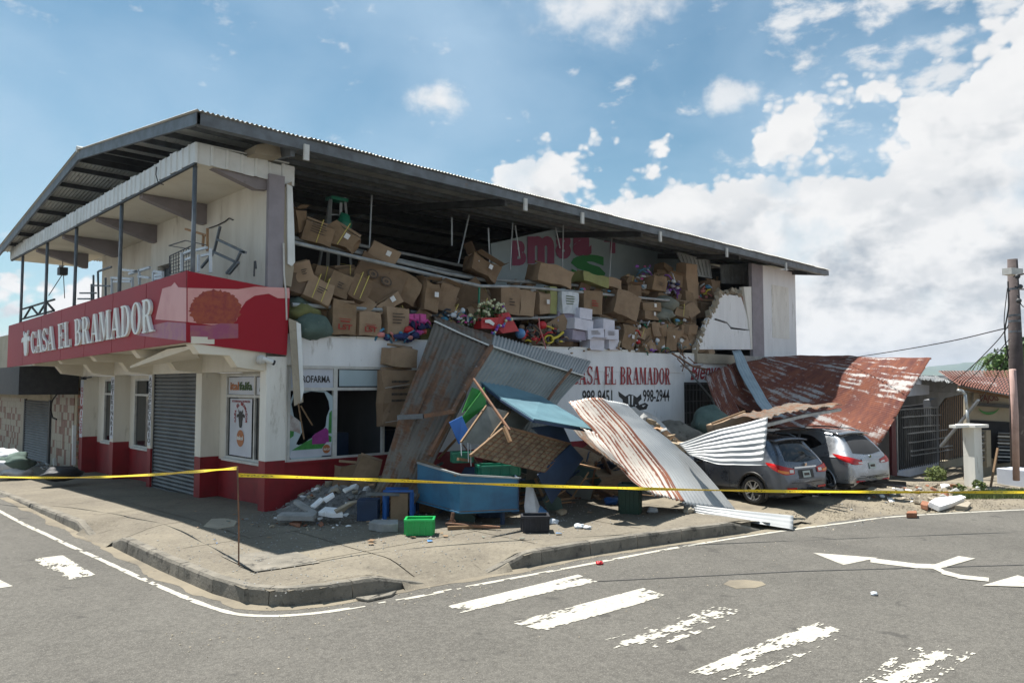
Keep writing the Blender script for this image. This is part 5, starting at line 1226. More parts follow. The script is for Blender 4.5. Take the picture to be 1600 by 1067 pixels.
rail('lower rail running behind the flower basket', [(640, 487, .5), (700, 495, .5), (760, 500, .5)], .05, 'steel_grey')
rail('lower rail above the white carton stack', [(800, 498, .45), (860, 496, .45), (900, 494, .45), (985, 502, .45)], .045)
rail('lower rail above the right hand cartons', [(985, 502, .5), (1050, 508, .5), (1105, 514, .5)], .04)
rail('short rail at the far right shelf', [(1055, 466, 1.0), (1100, 469, 1.0), (1120, 470, 1.0)], .05, 'wood_pale')
rail('green upright post of the racking above the flower basket', [(749, 447, .35), (748, 476, .35)], .03, 'green_teal')
cd_meshes = {}
BX = []
def carton(label, px, py, y, dims, yaw=0, roll=0, tilt=0, m='cardboard', crush=0., strap=0, stick=None, text=None, flaps=False, seed=0, cat='carton', name='carton', group='cartons tumbled on the upper floor'):
    """cardboard box: dims = width, depth, height in metres; rotated about its own centre"""
    rnd = random.Random(seed or int(px*7+py)); w, d, h = [k/2*.94 for k in dims]
    if m == 'cardboard': m = rnd.choice(['cardboard', 'cardboard', 'cardboard_b', 'cardboard_c', 'cardboard_pale'])
    crush = crush if m.startswith('carton_w') else max(crush, rnd.choice([.05, .08, .12, .17])); flaps = flaps or (not text and not strap and max(dims) < 1 and rnd.random() < .16); yaw += rnd.uniform(-6, 6)
    if text and text[0] == 'mark': text = ('glyph', text[1])
    c = U(px, py, y=y); M = Matrix.Translation(c) @ Matrix.Rotation(R(yaw), 4, 'Z') @ Matrix.Rotation(R(roll), 4, 'Y') @ Matrix.Rotation(R(tilt), 4, 'X')
    root = empty(name, c, label, cat, group)
    n = 5; vs = []; idx = {}
    def vert(i, j, k):
        if (i, j, k) in idx: return idx[(i, j, k)]
        p = V((i/n*2-1)*w, (j/n*2-1)*d, (k/n*2-1)*h); q = p*2.3+V(px, py, seed)
        nv_ = V(noise.noise(q), noise.noise(q+V(9, 0, 0)), noise.noise(q+V(0, 7, 0)))
        cc = crush if (i in (0, n) or k in (0, n)) else crush*.8
        p += nv_*(.012+cc*.5)
        if k == n: p.z -= crush*.5*(.5+noise.noise(q*.6)); p.x += crush*.4*noise.noise(V(seed, px, 3))
        idx[(i, j, k)] = len(vs); vs.append(M@p); return idx[(i, j, k)]
    fs = []
    for a in range(n):
        for b in range(n):
            if not flaps: fs.append((vert(a, b, n), vert(a+1, b, n), vert(a+1, b+1, n), vert(a, b+1, n)))
            fs.append((vert(a, b+1, 0), vert(a+1, b+1, 0), vert(a+1, b, 0), vert(a, b, 0)))
            fs.append((vert(a, 0, b), vert(a+1, 0, b), vert(a+1, 0, b+1), vert(a, 0, b+1))); fs.append((vert(a+1, n, b), vert(a, n, b), vert(a, n, b+1), vert(a+1, n, b+1)))
            fs.append((vert(0, a+1, b), vert(0, a, b), vert(0, a, b+1), vert(0, a+1, b+1))); fs.append((vert(n, a, b), vert(n, a+1, b), vert(n, a+1, b+1), vert(n, a, b+1)))
    mb = MB(); mb.v = [tuple(v) for v in vs]; mb.f = fs; mb.build('body', m, root, recalc=False, solid=.006 if flaps else 0)
    def sub(nm, mm, b0, b1):
        s = MB().box(b0, b1); s.v = [tuple(M@Vector(v)) for v in s.v]; return s.build(nm, mm, root)
    if flaps:
        for (p, q_, o_) in ((V(-w, -d, h), V(w, -d, h), V(0, -.7*d, .25*d)), (V(w, d, h), V(-w, d, h), V(0, .5*d, .7*d)), (V(-w, d, h), V(-w, -d, h), V(-.6*w, 0, .5*w)), (V(w, -d, h), V(w, d, h), V(.5*w, 0, .6*w))):
            s = MB(); s.prism([M@p, M@q_, M@(q_*.96+o_+V(0, 0, .04*h)), M@(p*.96+o_+V(0, 0, .04*h))], (M.to_3x3()@V(0, 0, .006))); s.build('flap', m, root)
        sub('contents', rnd.choice(['plastic_white', 'fabric_grey', 'toy_blue']), (-w*.9, -d*.9, h*.2), (w*.9, d*.9, h*.75))
    e = .012+crush*.35
    if not flaps and max(dims) > .35: sub('packing_tape', 'cardboard_pale' if m != 'cardboard_pale' else 'cardboard', (-w*.96, -.025, h-.02), (w*.96, .025, h+e*.5)); 
    for k in range(strap):
        x = (-.35+.7*k/(max(strap-1, 1)))*w if strap > 1 else 0.; t = .009
        s = sub('strap', 'strap_yellow', (x-t, -d-e, -h), (x+t, -d-e+.006, h+e)); sub('strap', 'strap_yellow', (x-t+.0005, -d-e+.006, h+e-.006), (x+t-.0005, d, h+e))
    if stick: 
        sub('sticker', stick, (w*.1, -d-e-.003, -h*.1), (w*.1+.12, -d-e, -h*.1+.13))
    if text:
        s, tm = text; off = e+.004; hh = min(h*.5, .14)
        P = lambda x, z: M@V(x, -d-off, z)
        if s == 'lines':
            for r_ in range(4): 
                ss = MB().quad(P(-w*.6, h*.5-r_*h*.22), P(w*rnd.uniform(.1, .6), h*.5-r_*h*.22), P(w*rnd.uniform(.1, .6), h*.5-r_*h*.22+h*.08), P(-w*.6, h*.5-r_*h*.22+h*.08)); ss.build('print', tm, root)
        elif s == 'wheels':
            for x0 in (-.35, .25):
                for rr, mm in ((.15, tm), (.105, m), (.06, tm)):
                    cc = V(x0*w, 0, .1*h); ss = MB().quad(*[P(cc.x+rr*math.cos(2*math.pi*t/20), cc.z+rr*.8*math.sin(2*math.pi*t/20))+M.to_3x3()@V(0, -.002*(3-rr*10), 0) for t in range(20)]); ss.build('print', mm, root)
            MB().bar(P(-.3*w, 0), P(.2*w, .3*h), .03, .003).build('print', tm, root)
        elif s == 'glyph':
            for r_ in range(3): ss = MB().quad(*[P(-w*.2+a, -h*.35+r_*h*.2+b) for a, b in ((0, 0), (w*rnd.uniform(.3, .8), 0), (w*rnd.uniform(.3, .8), h*.09), (0, h*.09))]); ss.build('print', tm, root)
        elif s == 'mark':
            ss = MB().quad(P(-w*.1, -h*.3), P(w*.5, -h*.3), P(w*.5, h*.15), P(-w*.1, h*.15)); ss.build('print', tm, root)
        else:
            lettering(s, P(-w*.55, -h*.72), P(w*.6, -h*.72), P(w*.6, -h*.72+hh*.9), P(-w*.55, -h*.72+hh*.9), tm, root, bold=.03)
            MB().quad(P(-w*.5, -h*.12), P(w*.5, -h*.12), P(w*.5, -h*.08), P(-w*.5, -h*.08)).build('print', tm, root)
            MB().quad(P(-w*.4, -h*.28), P(w*.4, -h*.28), P(w*.4, -h*.2), P(-w*.4, -h*.2)).build('print', tm, root)
    return root
c = carton
c('strapped carton with small print resting highest on the sagging rails, near the corner pillar', 496, 364, .7, (.75, .5, .55), -12, 16, 8, strap=1, text=('lines', 'print_ink'))
c('crumpled carton with a yellow strap leaning right of the highest strapped one', 535, 372, .65, (.78, .5, .55), -25, 30, 0, crush=.22, strap=1, stick='sticker')
c('tilted carton with white and yellow stickers sliding down the rails', 599, 397, .75, (.8, .45, .42), -20, 24, 6, crush=.06, stick='sticker', m='cardboard')
c('torn open carton tipped over the end of the sagging rails', 752, 419, .8, (.95, .6, .5), -18, 24, 0, crush=.22, stick='sticker')
c('large tan carton resting on the middle rail below the reflected letters', 858, 430, .7, (1.35, .8, .62), -8, 8, 5, m='cardboard_pale', crush=.06)
c('flat greenish carton on the middle rail, right of the large tan one', 921, 437, .8, (1.2, .7, .36), -10, 9, 0, m='carton_green', crush=.05)
c('pale end piece carton at the right tip of the greenish one', 953, 443, .6, (.7, .5, .36), -5, 6, 0, m='cardboard_pale')
c('half hidden carton edge behind the plaster remnant at the top left', 463, 347, .9, (.3, .5, .6), 10, -10, 0)
# lower pile, left
c('small carton standing on its corner beside the plaster remnant', 471, 425, .45, (.45, .35, .5), -15, -18, 0, text=('mark', 'print_ink'))
c('dark carton under the small tilted one at the left edge', 462, 443, .5, (.5, .4, .5), 0, 5, 0, m='cardboard_dark')
c('strapped brown carton at the back of the left pile', 502, 429, .95, (.6, .45, .4), -6, 8, 10, strap=1)
c('strapped carton at the back, right of another strapped one', 538, 428, .95, (.62, .45, .4), -4, -8, 12, strap=1, text=('mark', 'print_ink'))
c('doubly strapped carton tilted forward at the front of the left pile', 496, 457, .35, (.68, .45, .62), -16, 22, -14, strap=2, text=('mark', 'print_ink'))
c('plain carton with a small emblem leaning between two strapped ones', 529, 447, .4, (.55, .3, .62), -22, 22, -12, text=('mark', 'print_ink'))
c('narrow strapped carton sliding in front of the big bicycle carton', 558, 452, .3, (.5, .4, .66), -20, 26, -14, strap=2)
c('very large flat carton printed with two bicycle wheels, leaning on the pile', 590, 441, .6, (1.35, .3, 1.15), -22, 26, -12, text=('wheels', 'print_ink'))
c('crushed carton against the right side of the big bicycle carton', 632, 453, .6, (.75, .5, .75), -20, 28, 0, crush=.18)
c('carton with a white sticker wedged under the bicycle carton', 607, 474, .3, (.75, .3, .3), -15, -32, 0, m='cardboard', stick='sticker')
c('plain brown carton standing behind the crushed ones, centre left', 650, 460, .9, (.6, .5, .85), -5, 4, 0)
c('upright carton with a white square sticker, lower centre left', 669, 463, .4, (.42, .5, .85), -5, 2, 0, stick='sticker')
c('open carton with bent flaps spilling white packaging', 694, 466, .5, (.6, .5, .8), -14, 18, 0, flaps=True, crush=.08)
c('carton behind the left wall stub under the pile', 483, 477, .7, (.8, .4, .4), 0, 12, 0, m='cardboard_dark')
c('upright carton printed with red letters, crushed at the top', 534, 497, .18, (.62, .42, .85), -6, 3, 0, crush=.10, text=('LST', 'print_red'))
c('square carton printed with red letters, right of the crushed one', 570, 506, .20, (.66, .42, .62), -3, 0, 0, text=('LST', 'print_red'), m='cardboard')
c('square carton with black stencilled lines at the parapet beside pink toys', 614, 503, .24, (.70, .42, .72), -2, 0, 0, m='cardboard_pale', text=('lines', 'print_ink'))
c('dark carton gap filler behind the red letter cartons', 590, 500, .9, (.8, .5, .6), 0, 0, 0, m='cardboard_dark')
# centre
c('big open brown carton leaning behind the flower basket', 735, 468, .9, (1.0, .5, .95), -30, -35, 0, m='cardboard')
c('tall brown carton with a round print, right above the flower basket', 789, 471, .6, (.72, .6, .85), -4, 2, 0, text=('mark', 'print_ink'))
c('smooth tan carton tied round its middle, next to the one with the round print', 817, 475, .5, (.62, .5, .80), -8, 0, 0, m='cardboard_pale', strap=0, crush=.03)
c('brown carton with a white square sticker in the centre row', 843, 474, .55, (.5, .5, .72), -3, 0, 0, stick='sticker')
c('narrow greenish carton standing in the centre row', 856, 470, .6, (.35, .5, .9), -3, 0, 0, m='carton_green')
c('pale carton with green and black pattern in the centre row', 881, 474, .5, (.78, .6, .75), -6, 0, 0, m='plastic_white', crush=.05, text=('lines', 'leaf'))
c('brown carton with reddish printing right of the patterned one', 917, 473, .55, (.9, .6, .82), -3, 0, 0, text=('mark', 'print_red'))
c('dark carton in the gap behind the big tilted one', 945, 478, 1.0, (.8, .5, .7), 0, 0, 0, m='cardboard_dark')
c('big plain carton tipped forward over the white carton stack', 971, 479, .35, (1.05, .7, .95), -20, 20, -8, m='cardboard')
c('carton piece standing behind the big tipped one', 985, 462, .9, (.7, .5, .8), -5, 0, 0)
c('pale lilac carton lying behind the white stack', 880, 497, .55, (.95, .5, .35), -2, 3, 0, m='carton_lilac')
# white stack
for i, (x, y, w, lb) in enumerate([(907, 491, .75, 'white carton on the very top of the white stack'), (903, 508, 1.25, 'long white and lilac carton, second layer of the white stack, left'), (924, 522, .85, 'white carton in the middle of the white stack'), (895, 524, .9, 'lilac shaded white carton at the left foot of the stack'), (942, 508, .85, 'white carton at the top right of the stack'), (948, 523, .8, 'white carton at the right of the stack, middle layer'), (950, 539, .8, 'white carton at the right foot of the stack'), (925, 539, .8, 'white carton at the foot of the stack, in the middle')]):
    c(lb, x, y, .28-.06*(i % 3), (w*.85, .5, .36), [-4, 3, -6, 2, 3, -3, 1, -2][i], [2, 3, -3, 2, 1, -1, 0, 1][i], 0, m='carton_lilac' if i == 3 else 'carton_white', text=('lines', 'print_ink') if i in (2, 5) else None, group='white cartons stacked on the slab edge')
# right
c('brown carton on its side on the right upper shelf', 1021, 444, .8, (.75, .7, .55), -12, 5, 0, text=('mark', 'print_ink'))
c('carton at the back of the right upper shelf', 1036, 424, 1.6, (.6, .5, .5), -10, 20, 0)
c('tall narrow brown carton standing left of the broken wall', 1074, 440, .9, (.8, .5, 1.5), -5, -2, 0)
c('second tall board of carton leaning below the tall one', 1075, 480, .8, (.8, .3, 1.3), -5, 3, 0, crush=.05)
c('upper of two wide cartons with white labels on the right', 1010, 480, .6, (.95, .6, .40), -2, 0, 0, stick='sticker')
c('lower of two wide cartons with white labels on the right', 1008, 493, .6, (1.0, .6, .36), 2, 0, 0, stick='sticker')
c('brown carton with a white label behind the broken wall on the right', 1098, 485, .8, (.8, .5, .65), -3, 0, 0, stick='sticker')
c('dark reddish carton behind the white labelled one on the right', 1095, 470, 1.2, (1.6, .4, 1.2), 0, 0, 0, m='cardboard_dark')
c('carton on the far right upper shelf beside coloured toys', 1110, 450, 1.1, (.9, .5, .7), 5, 0, 0)
for i, (x, y, w, h, rl, lb) in enumerate([(976, 527, .7, .95, 8, 'tall leaning carton right of the white stack'), (1003, 527, .65, .75, 2, 'square carton with straps in the bottom right row'), (1019, 515, .5, .5, -14, 'small carton dropped on top of the bottom right row'), (1022, 534, .65, .7, 2, 'carton under the small dropped one'), (1042, 530, .6, .85, 0, 'round shouldered carton in the bottom right row'), (1068, 528, .95, .95, 0, 'large brown carton at the right end of the bottom row'), (1092, 530, .6, .7, 0, 'dark carton beside the foot of the broken wall')]):
    c(lb, x, y, .35+.1*(i % 2), (w, .5, h), -3, rl, 0, m='cardboard' if i != 6 else 'cardboard_dark', stick='sticker' if i == 0 else None, crush=.03)
# hanging cartons before the parapet
tall = c('tall carton bound with thin string, wedged between the dark window and the leaning sheet', 619, 620, -.25, (.95, .35, 1.45), -4, 0, 0, m='cardboard', text=('lines', 'print_ink'), group='cartons fallen on the shop front')
c('slumped carton on top of the tall bound one', 623, 557, -.25, (.75, .5, .52), -6, 6, 0, m='cardboard', crush=.10, group='cartons fallen on the shop front')
for z in (660, 606): member('string', ['lower string round the tall carton', 'upper string round the tall carton'][z == 606], [U(602, z, y=-.46), U(640, z-6, y=-.46)], .012, 'frame_white', 'string', 'strings round the tall carton')
c('light carton lying on top of the silver sheet over the cars', 1140, 659, -3.9, (1.5, .35, .28), -12, -14, 0, m='cardboard_pale', crush=.08, group='cartons fallen on the shop front')
c('torn carton half buried in the rubble below the broken window', 545, 742, -.7, (.6, .4, .6), -8, 8, 0, m='cardboard', crush=.15, group='cartons fallen on the shop front')
c('brown carton against the foot of the leaning grey sheet', 572, 738, -.9, (.55, .45, .75), -20, 20, 0, m='cardboard', crush=.12, group='cartons fallen on the shop front')
# smaller crushed cartons jammed everywhere between the named ones
rnd = random.Random(77); k_ = 0
where = ['before the red letter cartons at the left parapet', 'behind the leaning awning sheet', 'at the front right by the slab edge', 'at the back of the left pile', 'behind the flower basket', 'behind the centre row', 'behind the white carton stack', 'on the right hand shelves', 'in the bottom right row']
for ri, (x0, x1, y0, y1, yy0, yy1, n_) in enumerate(((470, 640, 470, 518, .3, .6, 8), (650, 760, 480, 498, .25, .6, 8), (990, 1085, 480, 545, .22, .5, 14), (465, 640, 425, 520, .7, 1.3, 22), (640, 760, 450, 500, .8, 1.6, 16), (760, 960, 448, 500, .9, 1.6, 34), (820, 980, 500, 545, .5, 1.0, 16), (960, 1125, 430, 545, .8, 1.7, 56), (985, 1110, 505, 548, .22, .5, 16))):
    for _ in range(n_):
        s_ = rnd.uniform(.28, .55)
        carton(['small crumpled brown carton jammed ', 'small pale crumpled carton jammed ', 'small off colour packet carton jammed '][min(2, (_ % 5 > 2) + (_ % 9 == 8))]+where[ri], rnd.uniform(x0, x1), rnd.uniform(y0, y1), rnd.uniform(yy0, yy1), (s_*rnd.uniform(.8, 1.5), s_*.8, s_*rnd.uniform(.7, 1.2)), rnd.uniform(-40, 25), rnd.uniform(-30, 35), rnd.uniform(-20, 20),
               m=['cardboard', 'cardboard_pale', rnd.choice(['carton_green', 'carton_lilac', 'plastic_white', 'cardboard_pale'])][(_ % 5 > 2) + (_ % 9 == 8)], crush=rnd.uniform(.05, .18), stick='sticker' if rnd.random() < .2 else None, strap=1 if rnd.random() < .12 else 0, group='small cartons jammed '+where[ri], seed=1000+k_); k_ += 1
# ------------------------------------------------------------------ soft sacks and heaps
def lump(name, label, px, py, y, r, m, sq=(1, 1, .7), cat='sack', group=None, seed=1, parent=None, rough=.3):
    cc = U(px, py, y=y); mb = MB().ball((0, 0, 0), 1, 18, 12)
    vs = []
    for v in mb.v:
        v = Vector(v); k = 1+rough*noise.noise(v*1.3+V(seed*3, 0, 0))+rough*.45*noise.noise(v*4+V(seed, 0, 0))
        vs.append(cc+V(v.x*sq[0], v.y*sq[1], v.z*sq[2])*r*k)
    mb.v = [tuple(v) for v in vs]; o = mb.build(name, m, parent, smooth=True)
    return tag(o, label, cat, group) if parent is None else o
lump('sack', 'large grey green cloth sack slumped on the parapet by the corner', 489, 512, .15, .42, 'fabric_green', (1.1, .8, .7), seed=2)
lump('sack', 'olive green sack on top of the grey green one', 472, 488, .35, .36, 'fabric_olive', (1.1, .8, .6), seed=5)
lump('sack', 'dark green sack at the top of the sack heap by the corner', 468, 476, .5, .30, 'fabric_green', (1, .8, .55), seed=7)
lump('sack', 'grey green sack with a label, right of the two wide cartons', 1042, 476, .6, .55, 'fabric_grey', (1, .7, .6), seed=8)
lump('sack', 'bunched plastic wrapped bundle under the grey green sack', 1036, 493, .5, .42, 'fabric_grey', (1.3, .7, .6), seed=9, rough=.45)
lump('sack', 'bundle with loose straps before the tall carton', 1058, 494, .5, .40, 'fabric_olive', (.9, .6, .9), seed=10, rough=.45)
lump('tarpaulin', 'crumpled grey green tarpaulin heaped before the barred doorway', 1112, 662, -1.8, .75, 'fabric_green', (1.2, .7, .8), cat='tarpaulin', seed=12)
# toys and small goods
def bits(name, label, cat, specs, group=None, seed=1, parent=None):
    root = empty(name, U(specs[0][0], specs[0][1], y=specs[0][2]), label, cat, group)
    for (px, py, y, r, m, nm) in specs: lump(nm, None, px, py, y, r, m, (1, .8, .8), seed=seed+px % 9, parent=root, rough=.35)
    return root
for i in range(3):
    mb = MB(); a = U(641+i*9, 492, y=.15); mb.box((a.x-.12, .1, a.z-.20), (a.x+.11, .25, a.z+.02)); tag(mb.build('pink_box', 'toy_pink', bevel=.01), ['left', 'middle', 'right'][i]+'most bright pink toy box of the three in a row on the parapet', 'toy box', 'bright pink toy boxes')
rnd = random.Random(21)
def heap(label, x0, x1, y0, y1, yy, n, mats, rmin=.05, rmax=.12, name='toy_heap', cat='toys', pn='toy'):
    root = empty(name, U((x0+x1)/2, y1, y=yy), label, cat)
    for k in range(n):
        px, py = rnd.uniform(x0, x1), rnd.uniform(y0, y1); m = rnd.choice(mats); yv = yy+rnd.uniform(-.12, .12)
        if rnd.random() < .5: lump(pn, None, px, py, yv, rnd.uniform(rmin, rmax), m, (rnd.uniform(.7, 1.5), .6, rnd.uniform(.4, .9)), parent=root, seed=k+1)
        else:
            a = U(px, py, y=yv); dv = V(rnd.uniform(-1, 1), rnd.uniform(-.4, .4), rnd.uniform(-.6, .6)).normalized(); ln = rnd.uniform(rmin, rmax)*1.8
            MB().tube([a-dv*ln, a+V(0, 0, ln*.4), a+dv*ln], rnd.uniform(.015, .035), 6).build(pn, m, root, smooth=True)
    return root
heap('heap of pink, navy and turquoise toys under the pink boxes', 634, 668, 503, 522, .12, 30, ['toy_pink', 'toy_navy', 'toy_blue', 'toy_red', 'toy_navy'])
heap('navy and salmon clothes hanging over the parapet edge', 592, 655, 519, 530, .02, 24, ['toy_navy', 'toy_salmon', 'toy_blue', 'toy_navy'], .06, .14, 'clothes_heap', 'clothes', 'garment')
heap('white and blue packets spilling down behind the leaning sheet', 690, 735, 484, 506, .3, 24, ['plastic_white', 'toy_blue', 'plastic_white', 'plastic_black'], .05, .12, 'packet_heap', 'packets', 'packet')
heap('dark tinsel and small ornaments left of the flower basket', 715, 760, 492, 508, .15, 26, ['leaf', 'toy_pink', 'plastic_black', 'ball_cream'], .03, .07, 'ornament_heap', 'ornaments', 'ornament')
heap('dark tangle of toys with yellow and red pieces right of the basket', 815, 880, 510, 534, .15, 50, ['plastic_black', 'toy_red', 'plastic_black', 'toy_yellow', 'fabric_grey', 'cardboard_dark', 'steel_dark'], .05, .13)
heap('coloured plastic toys piled on the right upper shelf', 990, 1020, 415, 455, 1.0, 34, ['toy_blue', 'plastic_white', 'toy_pink', 'toy_purple', 'plastic_white', 'toy_blue'], .06, .16)
heap('striped packets leaning left of the tall narrow carton', 1038, 1062, 428, 462, .9, 26, ['plastic_white', 'toy_navy', 'carton_lilac', 'toy_purple'], .06, .16, 'packet_heap', 'packets', 'packet')
heap('yellow, white and blue toys on the far right shelf', 1082, 1108, 446, 466, .9, 22, ['toy_yellow', 'plastic_white', 'toy_blue', 'toy_salmon'], .06, .15)
heap('white packets and a red one spilling between the lower right cartons', 978, 998, 510, 545, .2, 18, ['plastic_white', 'carton_lilac', 'toy_red', 'plastic_white'], .05, .12, 'packet_heap', 'packets', 'packet')
heap('small teal and purple packets lying along the slab edge', 995, 1045, 546, 550, .08, 14, ['green_teal', 'toy_purple', 'plastic_white', 'cardboard'], .05, .10, 'packet_heap', 'packets', 'packet')
lump('toy_ball', 'sky blue toy ball at the right of the red bag', 813, 521, .05, .15, 'plastic_blue', (1, 1, 1), 'ball', seed=3, rough=.03)
o = empty('toy_lamp', U(850, 508, y=.1), 'small red toy with a yellow spout above the dark toy heap', 'toy')
lump('toy_body', None, 847, 508, .1, .14, 'toy_red', (1, 1, .9), parent=o, rough=.1); MB().tube([U(852, 509, y=.1), U(860, 511, y=.05), U(865, 514, y=.05)], .025, 6).build('spout', 'toy_yellow', o)
o = tag(MB().tube([U(862, 530, y=.05), U(872, 526, y=.05), U(880, 519, y=.05)], .04, 8).tube([U(858+7*math.cos(t), 530+6*math.sin(t), y=.04) for t in [k*.63 for k in range(11)]], .025, 6).build('toy_racket', 'toy_yellow'), 'yellow ring toy with a handle on the slab edge', 'toy')
o = tag(MB().tube([U(842, 497, y=.1), U(843, 512, y=.05), U(849, 530, y=.02), U(853, 545, y=0)], .02, 6).build('garland', 'toy_salmon'), 'thin pale pink garland hanging over the toy heap', 'garland')
heap('colourful toys jammed between the cartons in the centre row', 800, 960, 452, 470, .5, 26, ['toy_blue', 'plastic_white', 'toy_pink', 'leaf', 'toy_yellow', 'fabric_grey'], .04, .10)
heap('mixed goods spilling over the slab edge right of the white stack', 985, 1085, 500, 546, .25, 36, ['plastic_white', 'cardboard_pale', 'toy_blue', 'carton_lilac', 'green_teal', 'fabric_grey'], .04, .10, 'goods_heap', 'goods', 'packet')
heap('shredded paper and straps hanging over the white parapet', 660, 1080, 524, 552, .06, 46, ['cardboard_pale', 'fabric_grey', 'plastic_white', 'cardboard', 'insulation'], .03, .08, 'paper_scraps', 'scraps', 'scrap')
# red bags and the flower bouquet
F_ = empty('red_bag', U(762, 505, y=.0), 'red gift bag with a white emblem under the cream flowers', 'bag')
MB().prism([U(752, 497, y=.05), U(779, 496, y=-.02), U(776, 514, y=-.02), U(752, 513, y=.05)], (0, .3, 0)).build('bag_body', 'toy_red', F_); MB().quad(U(758, 500, y=-.03), U(766, 499, y=-.04), U(773, 505, y=-.05), U(771, 509, y=-.05), U(764, 505, y=-.04), U(758, 504, y=-.03)).build('bag_emblem', 'letter_white', F_)
F_ = empty('red_bag', U(795, 505, y=-.05), 'second red bag tipped to the right, wound with purple garland', 'bag')
MB().prism([U(779, 491, y=.05), U(795, 488, y=-.02), U(811, 517, y=-.05), U(786, 521, y=-.05), U(777, 513, y=-.0)], (0, .3, 0)).build('bag_body', 'toy_red', F_)
F_ = empty('purple_garland', U(790, 510, y=-.1), 'garland of shiny purple and teal beads across the tipped red bag', 'garland')
for k in range(15):
    t = k/14; MB().ball(U(769+30*t, 520-24*t+3*math.sin(k), y=-.10), rnd.uniform(.035, .055), 8, 6).build('bead', ['toy_purple', 'toy_blue', 'ball_cream', 'toy_purple'][k % 4], F_, smooth=True)
F_ = empty('flower_bouquet', U(768, 485, y=.1), 'bouquet of cream and purple balls over dark leaves, above the red bag', 'bouquet')
for k in range(46):
    a = rnd.uniform(0, 6.28); rr = math.sqrt(rnd.random()); px = 768+23*rr*math.cos(a); py = 481+13*rr*math.sin(a)
    if py > 487 and rnd.random() < .4: continue
    MB().ball(U(px, py, y=.1+rnd.uniform(-.15, .15)), rnd.uniform(.035, .05), 8, 6).build('blossom', 'toy_purple' if (k % 5 == 0 and py > 478) else 'ball_cream', F_, smooth=True)
def leafcloud(center, rad, n, size, m, parent=None, name='foliage', sq=(1, 1, 1), seed=1, clumps=0):
    rr = random.Random(seed); mb = MB(); cl = []
    if clumps:
        for _ in range(clumps):
            while True:
                p = V(rr.uniform(-1, 1), rr.uniform(-1, 1), rr.uniform(-1, 1))
                if p.length < 1: break
            cl.append((p*.8, rr.uniform(.18, .38)))
    for _ in range(n):
        if cl:
            c0_, s0 = rr.choice(cl); p = V(rr.gauss(0, 1), rr.gauss(0, 1), rr.gauss(0, 1)).normalized()*s0*rr.uniform(.5, 1)+c0_
        else:
            while True:
                p = V(rr.uniform(-1, 1), rr.uniform(-1, 1), rr.uniform(-1, 1))
                if p.length < 1: break
        p = Vector(center)+V(p.x*sq[0], p.y*sq[1], p.z*sq[2])*rad
        a = V(rr.gauss(0, 1), rr.gauss(0, 1), rr.gauss(0, .6)).normalized(); b = a.cross(V(rr.gauss(0, 1), rr.gauss(0, 1), rr.gauss(0, 1))).normalized(); s = size*rr.uniform(.6, 1.3)
        mb.v += [p-a*s, p+b*s*.45, p+a*s, p-b*s*.45]; k = len(mb.v); mb.f.append((k-4, k-3, k-2, k-1))
    return mb.build(name, m, parent, recalc=False)
leafcloud(U(768, 488, y=.15), .42, 260, .06, 'leaf', F_, sq=(1.3, .5, .5))
# step ladder inside
Ld = empty('step_ladder', U(525, 420, y=1.6), 'aluminium step ladder with a green top cap standing inside the upper floor', 'ladder')
tl, tr_ = U(517, 309, y=1.6), U(539, 309, y=1.6); bl0, br0 = V(tl.x-.28, 1.35, Z2), V(tr_.x+.28, 1.35, Z2)
for a, b in ((tl, bl0), (tr_, br0), (tl+V(.05, .1, 0), bl0+V(.05, 1.0, 0)), (tr_+V(-.05, .1, 0), br0+V(-.05, 1.0, 0))): MB().bar(a, b, .07, .05).build('stile', 'steel_light', Ld)
for k in range(1, 8): MB().bar(tl.lerp(bl0, k/8), tr_.lerp(br0, k/8), .09, .03).build('rung', 'steel_light', Ld)
MB().box((tl.x-.04, 1.5, tl.z-.05), (tr_.x+.04, 1.8, tl.z+.03)).build('top_cap', 'green_teal', Ld)
lump('green_bag', 'small green mesh bag hanging on the ladder behind the crumpled carton', 538, 350, 1.4, .28, 'green_teal', (.7, .5, 1.0), 'bag', seed=4)
# grid panel racks at the right under the roof
for i, (P, lb) in enumerate([([(1058, 395), (1108, 408), (1112, 434), (1072, 428)], 'broken grid panel hanging at the right under the roof'), ([(1126, 415), (1172, 412), (1174, 444), (1128, 442)], 'row of hanging grey strips beside the mauve pillar')]):
    r_ = empty('grid_rack', U(*P[0], y=1.2), lb, 'panel'); f = q4(*[U(*p, y=1.2) for p in (P[3], P[2], P[1], P[0])])
    for k in range(9): MB().bar(f(k/8, 0), f(k/8, 1), .03).build('bar', 'steel_light', r_)
    MB().bar(f(0, 0), f(1, 0), .05).build('frame', 'steel_light', r_); MB().bar(f(0, 1), f(1, 1), .05).build('frame', 'steel_light', r_); MB().prism([f(0, .02, -.03), f(1, .02, -.03), f(1, .98, -.03), f(0, .98, -.03)], (0, .02, 0)).build('backing', 'steel_light', r_)
# inner shelves at the back (dark silhouettes of stored goods)
rnd = random.Random(8)
for i in range(16):
    x = 1.6+i*1.05; h = rnd.uniform(.5, 1.0)
    c_ = MB().box((x, 2.2, Z2), (x+.85, 2.9, Z2+h)).build('carton', rnd.choice(['cardboard', 'cardboard_dark', 'carton_green']), bevel=.01)
    tag(c_, 'shadowed carton standing in the rear row of the upper floor', 'carton', 'cartons in the rear row')
